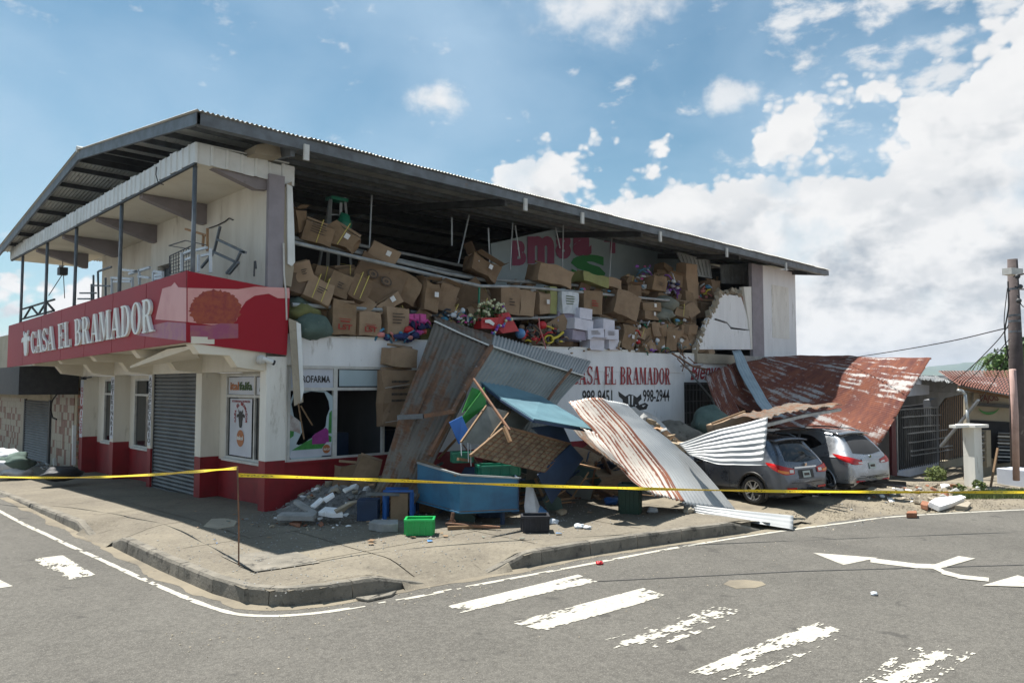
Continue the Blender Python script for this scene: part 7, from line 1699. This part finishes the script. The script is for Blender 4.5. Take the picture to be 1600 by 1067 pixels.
bb_ = tag(MB().tube([U(100, 757, z=.2), U(100, 757, z=.2)+V(.1, .1, 0)], .01, 3).build('tmp', 'cable'), 'x', 'x'); bpy.data.objects.remove(bb_)
lump('garbage_bag', 'dark blue plastic sack lying at the far end of the pavement', 98, 740, U(98, 745, z=.05).y, .36, 'plastic_black', (1.5, 1.0, .55), 'bag', seed=33, rough=.35)
for i, (px, py, s, m) in enumerate([(8, 730, .55, 'plastic_white'), (22, 722, .45, 'fabric_green'), (0, 718, .5, 'plastic_white'), (26, 738, .35, 'plastic_white'), (12, 742, .4, 'concrete')]):
    lump('rubbish_heap', ['white crumpled plastic in the rubbish at the left edge', 'grey green sheet in the rubbish at the left edge', 'topmost white sheet in the rubbish at the left edge', 'white bucket shaped scrap in the rubbish at the left edge', 'pale lump at the front of the left rubbish'][i], px, py, U(px, 750, z=-.3).y, s, m, (1.2, .8, .6), cat='rubbish', seed=40+i, rough=.5)
pile(-.6, .4, 15.5, 20, 40, 13, 'rubble at the far left end of the pavement', 'small rubble piece at the far left end of the pavement', lambda x, y: gz(x, y)+.01, .05, .14)
# ================================================================== YELLOW TAPE
def tape(name, label, pts, n=160, w=.065, twist=1.0, seed=0):
    mb = MB(); uvs = []; L = 0; prev = None
    for i in range(n+1):
        t = i/n; p = cspline([Vector(q) for q in pts], t) if len(pts) > 2 else Vector(pts[0]).lerp(Vector(pts[1]), t)
        if prev is not None: L += (p-prev).length
        prev = p; d = (cspline([Vector(q) for q in pts], min(1, t+.01))-cspline([Vector(q) for q in pts], max(0, t-.01))).normalized()
        s = d.cross(V(0, 0, 1)).normalized(); u = s.cross(d); a = twist*math.sin(L*1.3+seed)+.5*noise.noise(V(L*.8, seed, 0))
        ax = u*math.cos(a)+s*math.sin(a); mb.v += [p-ax*w/2, p+ax*w/2]; uvs.append(L)
    mb.f = [(2*i, 2*i+1, 2*i+3, 2*i+2) for i in range(n)]
    me = mb.data(name); ul = me.uv_layers.new(name='UVMap')
    for lp in me.loops: ul.data[lp.index].uv = (uvs[lp.vertex_index//2], float(lp.vertex_index % 2))
    me.materials.append(MT['tape']); o = bpy.data.objects.new(name, me); COL.objects.link(o); b = o.modifiers.new('solid', 'SOLIDIFY'); b.thickness = .002
    return tag(o, label, 'tape', 'yellow barrier tape')
base = U(373, 884, z=.0); top = U(371, 731, d=(base-CAM).dot(FW)); mid = U(371, 742, d=(base-CAM).dot(FW))
tag(MB().tube([base, base.lerp(top, .5)+V(.01, 0, 0), top+V(0, 0, .02)], .012, 8).build('tape_post', 'rusty_steel'), 'thin rusty rod on the pavement corner holding up the yellow tape', 'rod')
tape('barrier_tape', 'yellow tape from the rusty rod to the left, past the shutter', [top, U(300, 737, d=13.2), U(235, 741.5, d=15), U(120, 746, d=17), U(0, 745, d=18.5), U(-80, 743, d=20)], 160, .05)
tape('barrier_tape', 'long yellow tape from the rusty rod to the right, past the cars', [mid, U(600, 750, d=12.6), U(900, 760.5, d=13.6), U(1240, 767.5, d=14.4), U(1600, 769, d=15.2), U(1680, 769, d=15.4)], 300, .055, seed=3)
for q_ in (U(-80, 743, d=20), U(1680, 769, d=15.4)): tag(MB().tube([V(q_.x, q_.y, -.4), q_+V(0, 0, .05)], .015, 8).build('tape_post', 'rusty_steel'), 'thin rod holding the '+('left' if q_.x < 0 else 'right')+' end of the yellow tape', 'rod')
# ================================================================== BALCONY FURNITURE
def frame_thing(name, label, cat, segs, m, w=.035, group=None):
    root = empty(name, segs[0][0], label, cat, group)
    for a, b in segs: MB().bar(a, b, w).build('bar', m, root)
    return root
X_ = -1.0
def bx_(pts, x=X_): return [(U(a[0], a[1], x=x), U(b[0], b[1], x=x)) for a, b in pts]
frame_thing('metal_frame', 'upended dark metal frame of a table at the corner of the balcony', 'frame', bx_([((344, 354), (334, 396)), ((339, 374), (384, 395)), ((376, 394), (368, 412)), ((328, 391), (369, 410)), ((332, 397), (315, 418)), ((369, 410), (354, 427)), ((373, 410), (358, 428)), ((384, 395), (376, 394))], -.5), 'steel_grey', .05)
cr_ = bx_([((264, 384), (290, 376)), ((290, 376), (322, 383)), ((264, 384), (300, 390)), ((266, 400), (300, 384)), ((300, 384), (300, 424)), ((265, 400), (265, 428)), ((330, 392), (330, 426))], -.9)
rk2 = frame_thing('wire_rack', 'black wire mesh rack behind the corner post of the balcony', 'rack', cr_, 'steel_dark', .02)
for k in range(9): MB().bar(U(267+k*4, 399-k*1.6, x=-.9), U(267+k*4, 428-k*.6, x=-.9), .012).build('wire', 'steel_dark', rk2)
for k in range(6): MB().bar(U(265, 404+k*5, x=-.9), U(301, 388+k*6.5, x=-.9), .012).build('wire', 'steel_dark', rk2)
frame_thing('white_shelf_frame', 'white plastic shelf frame behind the balcony corner post', 'rack', bx_([((288, 396), (300, 391)), ((307, 391), (323, 387)), ((290, 406), (301, 402)), ((315, 400), (328, 397)), ((284, 395), (284, 424)), ((310, 398), (310, 425)), ((329, 388), (329, 426))], -1.1), 'plastic_white', .05)
frame_thing('white_shelf_frame', 'low white plastic stool frame standing left of the wire rack', 'rack', bx_([((240, 425), (240, 440)), ((241, 424), (254, 426)), ((242, 431), (254, 429)), ((242, 436), (254, 434)), ((254, 424), (254, 437))], -1.2), 'plastic_white', .06)
frame_thing('white_rack', 'white rack with upright posts in the middle of the balcony', 'rack', bx_([((186, 421), (216, 424)), ((202, 428), (234, 418)), ((218, 421), (218, 445)), ((216, 432), (234, 434)), ((187, 424), (187, 452)), ((207, 433), (207, 448)), ((174, 434), (207, 436)), ((175, 435), (175, 462)), ((178, 440), (205, 440))], -1.1), 'plastic_white', .055)
frame_thing('grey_rack', 'grey pipe rack farther left on the balcony', 'rack', bx_([((143, 444), (143, 470)), ((144, 446), (172, 447)), ((146, 430), (146, 470)), ((153, 424), (154, 470)), ((154, 424), (174, 417)), ((165, 434), (165, 465)), ((125, 458), (150, 458)), ((122, 467), (140, 467))], -1.1), 'steel_grey', .045)
frame_thing('small_bracket', 'short upright bracket near the wall corner above the red sign', 'bracket', bx_([((398, 408), (397, 432)), ((399, 408), (400, 420))], -.3), 'steel_dark', .03)
frame_thing('wooden_bracket', 'broken wooden bracket sticking out behind the corner post', 'bracket', bx_([((290, 358), (322, 368)), ((318, 366), (317, 385)), ((324, 357), (324, 392))], -.4), 'wood_pale', .05)
o = frame_thing('wall_cable', 'thin crooked cable crack line high on the balcony wall', 'cable', bx_([((326, 357), (340, 352)), ((340, 352), (352, 346)), ((352, 346), (358, 341)), ((358, 341), (364, 344))], -.003), 'cable', .02)
o = frame_thing('hanging_lamp', 'small dark lamp with its cord hanging under the far end of the canopy', 'lamp', bx_([((98, 408), (98, 420)), ((99, 426), (101, 466)), ((98, 428), (76, 462))], -1.0), 'steel_dark', .02)
MB().box((-1.12, U(98, 420, x=-1).y-.15, U(98, 424, x=-1).z-.12), (-.88, U(98, 420, x=-1).y+.15, U(98, 424, x=-1).z+.12)).build('lamp_head', 'steel_dark', o)
# ================================================================== OLD SHOP ON THE LEFT
D = empty('tiled_shop', (0, 18, -.4), 'old shop front with beige and brown checker tiles and a ribbed shutter', 'building')
def lb(name, a, b, m, par=D): return MB().box(a, b).build(name, m, par)
lb('wall', (.12, 14.6, -1.2), (.4, 40, 5.0), 'beige_wall')
# tiles
rnd = random.Random(31); ta, tb = MB(), MB(); ts = .27
for (y0, y1) in ((14.9, 17.9), (22.2, 34)):
    for i in range(int((y1-y0)/ts)):
        for j in range(12):
            mb = tb if (rnd.random() < .30) else ta
            mb.box((.095+rnd.uniform(0, .006), y0+i*ts+.008, -.75+j*ts), (.12, y0+(i+1)*ts, -.75+(j+1)*ts-.008))
tag(ta.build('beige_tiles', 'tile_light', D), kind='stuff'); tag(tb.build('brown_tiles', 'tile_brown', D), kind='stuff')
s2 = MB()
for k in range(28): s2.prism([(.08, 18.2, -.75+k*.1), (.05, 18.2, -.72+k*.1), (.08, 18.2, -.66+k*.1)], (0, 3.8, 0))
s2.build('ribbed_shutter', 'shutter', D); lb('shutter_frame', (.04, 17.95, -.8), (.12, 18.18, 2.25), 'steel_dark'); lb('shutter_frame', (.04, 22.02, -.8), (.12, 22.2, 2.25), 'steel_dark')
MB().prism([(-1.7, 14.4, 2.35), (-1.7, 14.4, 3.3), (.1, 14.4, 3.42), (.1, 14.4, 2.35)], (0, 26, 0)).build('awning', 'black_paint', D)
lb('shutter_head', (.02, 17.9, 2.1), (.118, 34, 2.34), 'beige_wall')
# broken brick pier between the shops
BP = empty('brick_pier', (.1, 14.2, -.3), 'broken pier of exposed red bricks between the tiled shop and the red corner shop', 'wall')
rnd = random.Random(5)
for j in range(24):
    for i in range(3):
        if rnd.random() < .12: continue
        y0 = 13.95+(i+.5*(j % 2))*.26-.1; MB().box((.16+rnd.uniform(-.03, .05), y0, -.4+j*.125), (.40, y0+.24, -.4+j*.125+.105)).build('brick', 'broken_brick', BP)
MB().box((.25, 13.8, -.6), (.5, 15.0, 2.9)).build('mortar_core', 'dark_room', BP)
for i, (a, b, m, lb_) in enumerate([((85, 716), (86, 728), 'frame_white', 'short white post stub before the brick pier'), ((116, 664), (115, 726), 'canopy_white', 'white pipe leaning at the end of the red corner shop')]):
    tag(MB().bar(U(*a, x=-.1), U(*b, x=-.1), .10).build('leaning_pipe', m), lb_, 'pipe')
tag(MB().tube([U(92, 612, x=-.05), U(82, 625, x=-.1), U(79, 640, x=-.1), U(82, 652, x=-.1), U(88, 655, x=-.1)], .03, 6).build('loose_cable', 'cable'), 'black looped cable hanging at the brick pier', 'cable')
# ================================================================== HOUSES, POLE AND TREES ON THE RIGHT
N = empty('neighbour_house', (28, -4, -1), 'low grey house with a wrought iron grille porch and a tin roof edge', 'house')
YN = -4.2
def n3(px, py, y=YN): return U(px, py, y=y)
def npoly(name, pts, th, m, par=N, y=YN): return MB().prism([n3(px, py, y) for px, py in pts], (0, th, 0)).build(name, m, par)
npoly('wall', [(1398, 738), (1467, 722), (1467, 750), (1400, 742)], .2, 'white_blue'); npoly('wall', [(1468, 722), (1512, 712), (1512, 738), (1474, 752)], .2, 'beige_wall', y=YN+.02)
npoly('wall', [(1393, 640), (1399, 640), (1402, 744), (1394, 742)], .1, 'maroon', y=YN-.05)
npoly('roof_beam', [(1440, 590), (1455, 592), (1548, 606), (1552, 616), (1460, 612), (1440, 606)], .25, 'grey_wall'); npoly('roof_beam', [(1410, 598), (1452, 602), (1452, 616), (1410, 620)], .25, 'white_blue', y=YN-.03)
MB().box((26.5, -1.6, -1.5), (60, -1.5, 3.2)).build('back_wall', 'grey_wall', N)
npoly('porch_pillar', [(1454, 625), (1466, 622), (1468, 722), (1456, 726)], .3, 'grey_wall', y=YN+.1)
rf_ = [[U(1432, 592, y=-5.0), U(1500, 598, y=-5.0), U(1560, 603, y=-5.0)], [U(1440, 586, y=-1.0), U(1500, 590, y=-1.0), U(1556, 597, y=-1.0)]]
tr = sheet('tin_roof', rf_, 'sheet_zinc', N, pitch=.25, amp=.03, nv=6, dent=.06)
gr_ = MB().bar(n3(1400, 640), n3(1402, 738), .08).build('porch_grille', 'steel_light', N)
for k in range(19):
    x0 = 1406+k*3.1; MB().bar(n3(x0, 640-.1*k), n3(x0+1, 734-.55*k), .035).build('bar', 'steel_dark', gr_)
for (a, b) in (((1406, 640), (1466, 636)), ((1408, 652), (1470, 648)), ((1410, 668), (1468, 664)), ((1418, 678), (1480, 671)), ((1420, 692), (1480, 683)), ((1422, 705), (1488, 696)), ((1424, 712), (1488, 702))): MB().bar(n3(*a), n3(*b), .05).build('rail', 'steel_grey', gr_)
for k in range(14):
    x0 = 1468+k*3.3; t = 620+abs(k-8)**2*.22-(2 if k > 6 else 0); MB().bar(n3(x0, t), n3(x0, 722-.75*k), .03).build('bar', 'steel_dark', gr_)
MB().prism([n3(1466, 640, YN+.4), n3(1480, 622, YN+.4), n3(1506, 616, YN+.4), n3(1512, 714, YN+.4), n3(1468, 722, YN+.4)], (0, .1, 0)).build('porch_screen', 'wood_old', N)
MB().prism([n3(1404, 636, YN+.5), n3(1456, 630, YN+.5), n3(1456, 720, YN+.5), n3(1404, 734, YN+.5)], (0, .1, 0)).build('porch_interior', 'dark_room', N)
# second house with the red tiled roof and the painted sign
M2 = empty('tiled_house', (40, -12, -1), 'beige house behind the pole with a red tiled roof and a sign band', 'house')
DD = 31
def m3(px, py, d=DD): return U(px, py, d=d)
def mpoly(name, pts, th, m, d=DD): return MB().prism([m3(px, py, d) for px, py in pts], Vector((FW.x, FW.y, 0))*th).build(name, m, M2)
mpoly('wall', [(1512, 612), (1640, 624), (1640, 775), (1512, 758)], .3, 'beige_wall', DD)
mpoly('sign_band', [(1522, 614), (1600, 624), (1640, 626), (1640, 640), (1520, 632)], .1, 'beige_wall', DD-.3)
lettering('VAJOIS', m3(1530, 631, DD-.42), m3(1561, 629, DD-.42), m3(1559, 616, DD-.42), m3(1530, 616, DD-.42), 'maroon', M2, bold=.02)
mpoly('dark_beam', [(1526, 629), (1582, 632), (1582, 638), (1526, 634)], .2, 'steel_dark', DD-.5)
mb = MB()
for k in range(12):
    a, b = math.pi*(1.08+.84*k/12), math.pi*(1.08+.84*(k+1)/12); q_ = lambda t, r: m3(1545+17*r*math.cos(t), 633-15*r*math.sin(t)*1.0, DD-.1)
    th = lambda t: 1-.28*math.sin((t/math.pi-1.08)/.84*math.pi)
    mb.quad(q_(a, 1), q_(b, 1), q_(b, th(b)), q_(a, th(a)))
mb.build('green_curve', 'poster_green', M2)
mpoly('dark_porch', [(1516, 656), (1590, 660), (1590, 720), (1516, 712)], .1, 'dark_room', DD-.1)
for (x, w) in ((1534, 14), (1572, 26)):
    wn = mpoly('window', [(x-w/2, 674), (x+w/2, 676), (x+w/2, 722), (x-w/2, 724)], .05, 'window_glass', DD-.35)
    for k in range(9): MB().bar(m3(x-w/2, 676+k*5.3, DD-.45), m3(x+w/2, 677+k*5.3, DD-.45), .05).build('louvre', 'frame_white' if k % 2 else 'steel_grey', wn)
mpoly('pilaster', [(1541, 672), (1548, 672), (1549, 728), (1542, 730)], .3, 'beige_wall', DD-.6)
# tiled roof: rows of half round tiles
def tile_roof(A, Bp, Cp, Dp, nu, nr, parent):
    f = q4(A, Bp, Cp, Dp); mb = MB(); n_ = (Vector(Bp)-Vector(A)).cross(Vector(Dp)-Vector(A)).normalized()
    for r_ in range(nr):
        for i in range(nu):
            u0, u1 = i/nu, (i+.94)/nu; v0, v1 = r_/nr, (r_+1.05)/nr; lift = .05
            k = len(mb.v)
            for j in range(4):
                u = u0+(u1-u0)*j/3; h = .07*math.sin(math.pi*j/3)
                mb.v += [f(u, v0, h+lift), f(u, min(v1, 1.02), h)]
            mb.f += [(k+2*j, k+2*j+2, k+2*j+3, k+2*j+1) for j in range(3)]
    return tag(mb.build('roof_tiles', 'tile_roof', parent), kind='stuff')
tile_roof(m3(1500, 604, 30), m3(1640, 633, 26), m3(1640, 580, 36), m3(1466, 581, 42), 30, 12, M2)
mpoly('eave_board', [(1498, 604), (1600, 622), (1600, 627), (1498, 608)], .08, 'wood_old', 30)
# gate pillar with cap
GP = empty('gate_pillar', U(1522, 766, z=-.25), 'white and blue grey gate pillar with a flat cap, in front of the low grey house', 'pillar')
b0 = U(1522, 766, z=-.3); ax = V(math.cos(AZ-.75), math.sin(AZ-.75), 0); ax = RT*.9+V(FW.x, FW.y, 0)*.43; ax.normalize(); ay = V(-ax.y, ax.x, 0)
hgt = U(1522, 667, d=(b0-CAM).dot(FW)).z
MB().obox(V(b0.x, b0.y, (hgt-.6)/2), ax*.17, ay*.17, V(0, 0, (hgt+.6)/2)).build('shaft', 'wall_white', GP, bevel=.01); MB().obox(V(b0.x, b0.y, hgt+.03), ax*.30, ay*.30, V(0, 0, .045)).build('cap', 'wall_white', GP, bevel=.01)
MB().obox(V(b0.x, b0.y, hgt+.03)-ax*.55, ax*.3, ay*.1, V(0, 0, .04)).build('cap_arm', 'wall_white', GP)
pp_ = [U(1496, 610, d=22.3), U(1503, 610, d=22.3), U(1508, 616, d=22.3), U(1511, 640, d=22.3), U(1513, 667, d=22.3)]
mb = MB()
for a, b in zip(pp_, pp_[1:]): mb.tube([a, b+(b-a)*.02], .04, 10)
tag(mb.build('bent_pipe', 'steel_light', smooth=True), 'bent white pipe rising from the gate pillar', 'pipe')
tag(MB().bar(U(1529, 625, d=22.5), U(1470, 697, d=24.5), .07).build('fallen_pole', 'steel_grey'), 'slanting pole fallen across the iron grille', 'pole')
tag(MB().bar(U(1559, 700, d=21.6), U(1548, 760, d=21.2), .05).build('leaning_stick', 'wood_old'), 'leaning wooden stick right of the gate pillar', 'stick')
# utility pole
UP = empty('utility_pole', U(1588, 765, z=-.25), 'dark round concrete utility pole with a pink pipe and clamps', 'utility pole')
pb = U(1594, 752, z=-.25); ptop = U(1582, 405, d=(pb-CAM).dot(FW)*1.0)
MB().tube([V(pb.x, pb.y, -.4), pb.lerp(ptop, .5), ptop], [.24, .20, .135], 20).build('shaft', 'pole_concrete', UP, smooth=True)
MB().tube([U(1582, 577, d=20.6), U(1586, 650, d=20.7), U(1588, 750, d=20.8)], .085, 12).build('pink_pipe', 'pipe_pink', UP, smooth=True)
bc = U(1588, 757, z=-.2); MB().obox(V(bc.x+.05, bc.y-.1, .0), ax*.42, ay*.42, V(0, 0, .26)).build('concrete_base', 'white_blue', UP, bevel=.01)
MB().obox(U(1582, 425, d=20.9), ax*.26, ay*.13, V(0, 0, .09)).build('cross_arm', 'frame_white', UP)
for py in (452, 493, 502, 518): 
    t = (py-405)/347; p = ptop.lerp(pb, t); MB().tube([p-V(0, 0, .03), p+V(0, 0, .03)], .15+.09*t, 16).build('clamp', 'steel_grey', UP)
for k, (px, py) in enumerate([(1590, 432), (1594, 448), (1592, 470)]): MB().ball(U(px, py, d=20.6), .07, 8, 6).build('insulator', 'steel_dark', UP)
def wire(label, pts, r=.014, n=24):
    P = [Vector(p) for p in pts]; Q = [cspline(P, i/n) for i in range(n+1)]; return tag(MB().tube(Q, r, 5).build('wire', 'cable'), label, 'wire')
wire('long wire running left from the pole across the clouds', [U(1575, 512, d=20.8), U(1480, 534, d=24), U(1370, 553, d=29), U(1250, 570, d=36)], .016)
wire('wire sagging from the pole to the tin roof of the low house', [U(1576, 508, d=20.8), U(1556, 535, d=22), U(1510, 580, d=26), U(1472, 606, d=29)])
wire('lower wire from the pole to the low house', [U(1577, 530, d=20.8), U(1550, 560, d=22), U(1500, 606, d=26)], .012)
wire('thin wire from the pole to the gate pillar', [U(1577, 545, d=20.8), U(1556, 590, d=21.5), U(1530, 628, d=22.3)], .012)
wire('slack vertical wire beside the pole', [U(1575, 440, d=20.7), U(1576, 480, d=20.6), U(1570, 520, d=20.6), U(1576, 560, d=20.6)], .02)
wire('second slack wire hanging close to the pole', [U(1574, 450, d=20.7), U(1569, 500, d=20.6), U(1572, 540, d=20.6)], .012)
wire('wire bunch leaving the pole top to the right', [U(1584, 432, d=20.8), U(1600, 428, d=20.3), U(1650, 424, d=19)], .02)
wire('second wire leaving the pole to the right', [U(1586, 448, d=20.8), U(1600, 452, d=20.3), U(1650, 446, d=19)], .02)
wire('third wire leaving the pole to the right, sagging', [U(1590, 462, d=20.8), U(1602, 480, d=20.3), U(1650, 470, d=19)], .015)
# trees
def tree(label, base, h, r, m, seed, n=3500, sq=(1, 1, .8), size=.22, name='leafy_tree', group='trees beyond the houses'):
    t = empty(name, base, label, 'tree', group); base = Vector(base)
    MB().tube([base-V(0, 0, .5), base+V(.1, 0, h*.5), base+V(.05, .1, h*.95)], [.28, .2, .08], 10).build('trunk', 'bark', t, smooth=True)
    rr = random.Random(seed); br = MB()
    for k in range(7):
        a = rr.uniform(0, 6.28); br.tube([base+V(0, 0, h*rr.uniform(.4, .7)), base+V(math.cos(a)*r*.4, math.sin(a)*r*.4, h*.85), base+V(math.cos(a)*r*.75, math.sin(a)*r*.75, h*1.05)], [.10, .06, .03], 6)
    br.build('limb', 'bark', t)
    leafcloud(base+V(0, 0, h*1.0), r, n, size, m, t, 'crown', sq, seed, 26)
    return t
g0 = U(1596, 590, d=55); tree('bright green tree close behind the utility pole', (g0.x, g0.y, -1.5), 5.2, 2.6, 'leaf_light', 3, 5000)
g0 = U(1640, 600, d=60); tree('green tree at the right edge behind the tiled house', (g0.x, g0.y, -1.5), 5.5, 4, 'leaf', 5, 4500)
for i, (px, d, h, r, lb) in enumerate([(1470, 110, 1.9, 2.6, 'round tree showing over the roofs left of the palm'), (1500, 120, 2.2, 2.8, 'second round tree over the roofs'), (1440, 115, 1.0, 2.4, 'low tree peeping beside the rusty awning tip'), (1525, 125, 2.6, 3.0, 'dark tree under the palm')]):
    g0 = U(px, 600, d=d); tree(lb, (g0.x, g0.y, -1), h, r, 'leaf', 10+i, 2200, size=.4, sq=(1.5, 1.5, .6))
for i in range(14):
    g0 = U(-520+i*36, 600, d=75+8*(i % 3)); tree('distant green tree at the end of the left street', (g0.x, g0.y, -2), 3.2+i % 3, 3.2, 'leaf', 30+i, 1200, size=.35, group='trees down the left street')
PT_ = empty('palm_tree', U(1552, 600, d=70), 'palm tree with drooping fronds left of the utility pole', 'palm tree'); pb_ = U(1556, 600, d=70); ph = U(1555, 560, d=70)
MB().tube([V(pb_.x, pb_.y, -2), V(pb_.x+.3, pb_.y, ph.z*.6), ph], [.25, .2, .15], 8).build('trunk', 'bark', PT_, smooth=True)
rr = random.Random(6)
for k in range(15):
    a = k*.42+rr.uniform(-.1, .1); fr_ = MB(); ln = rr.uniform(1.9, 2.5); rise = rr.uniform(.1, .8); P = []
    for j in range(9):
        t = j/8; P.append(ph+V(math.cos(a)*ln*t, math.sin(a)*ln*t, rise*math.sin(t*2.2)-1.6*t*t))
    for j in range(8):
        d = (P[j+1]-P[j]).normalized(); s = d.cross(V(0, 0, 1)).normalized(); wd = .55*math.sin(math.pi*min(1, (j+1)/8.5))
        for sg in (-1, 1):
            for q in (0, .5):
                b0_ = P[j].lerp(P[j+1], q); tip = b0_+s*sg*wd+d*.25-V(0, 0, .25*wd); fr_.quad(b0_, b0_+d*.12, tip)
    fr_.tube(P, .03, 4); fr_.build('frond', 'leaf', PT_, recalc=False)
# weeds
leafcloud(U(1462, 742, d=26), .45, 500, .07, 'grass', None, 'weeds', (2.0, .6, .7), 4); tag(COL.objects['weeds'], 'green weeds at the foot of the low white wall', 'weeds', kind='stuff')
def grass(name, label, pxs, n, seed):
    rr = random.Random(seed); mb = MB()
    for _ in range(n):
        px = rr.uniform(*pxs); py = rr.uniform(769, 782)-(px-1500)*.01; p = U(px, py, z=-.2); p.z = vz(p.x, p.y) if p.x < 32 else -.2; h = rr.uniform(.03, .13); a = rr.uniform(0, 6.28); dx_, dy_ = math.cos(a)*.012, math.sin(a)*.012
        mb.quad(p+V(dx_, dy_, -.01), p-V(dx_, dy_, .01), p+V(rr.uniform(-.05, .05), rr.uniform(-.05, .05), h))
    tag(mb.build(name, 'grass', recalc=False), label, 'grass', kind='stuff')
grass('verge_grass', 'short patchy grass on the verge left of the pole', (1490, 1640), 9000, 3)
for i, (px, py) in enumerate([(1530, 760), (1500, 765)]): leafcloud(U(px, py, d=20.5), .22, 120, .07, 'grass', None, 'weed_tuft', (1.2, .8, .8), 7+i)
for i, o in enumerate([o for o in COL.objects if o.name.startswith('weed_tuft')]): tag(o, ['weed tuft at the foot of the gate pillar', 'weed tuft just left of the gate pillar'][i], 'weeds')

# ------------------------------------------------------------------ haze over the valley
hz = MB().box((-5200, -5200, -4), (5200, 5200, 150)).build('haze', 'cable'); hz.data.materials.clear()
hm = bpy.data.materials.new('haze_air'); hm.use_nodes = True; hm.node_tree.nodes.clear(); g = G(hm.node_tree)
pv_ = g.node('ShaderNodeVolumePrincipled'); pv_.inputs['Color'].default_value = (.80, .88, 1, 1); pv_.inputs['Density'].default_value = 1.4e-4; pv_.inputs['Anisotropy'].default_value = .2
ho = g.node('ShaderNodeOutputMaterial'); g.l.new(pv_.outputs[0], ho.inputs['Volume']); hz.data.materials.append(hm); tag(hz, 'thin bluish haze in the air over the valley', 'haze', kind='stuff')
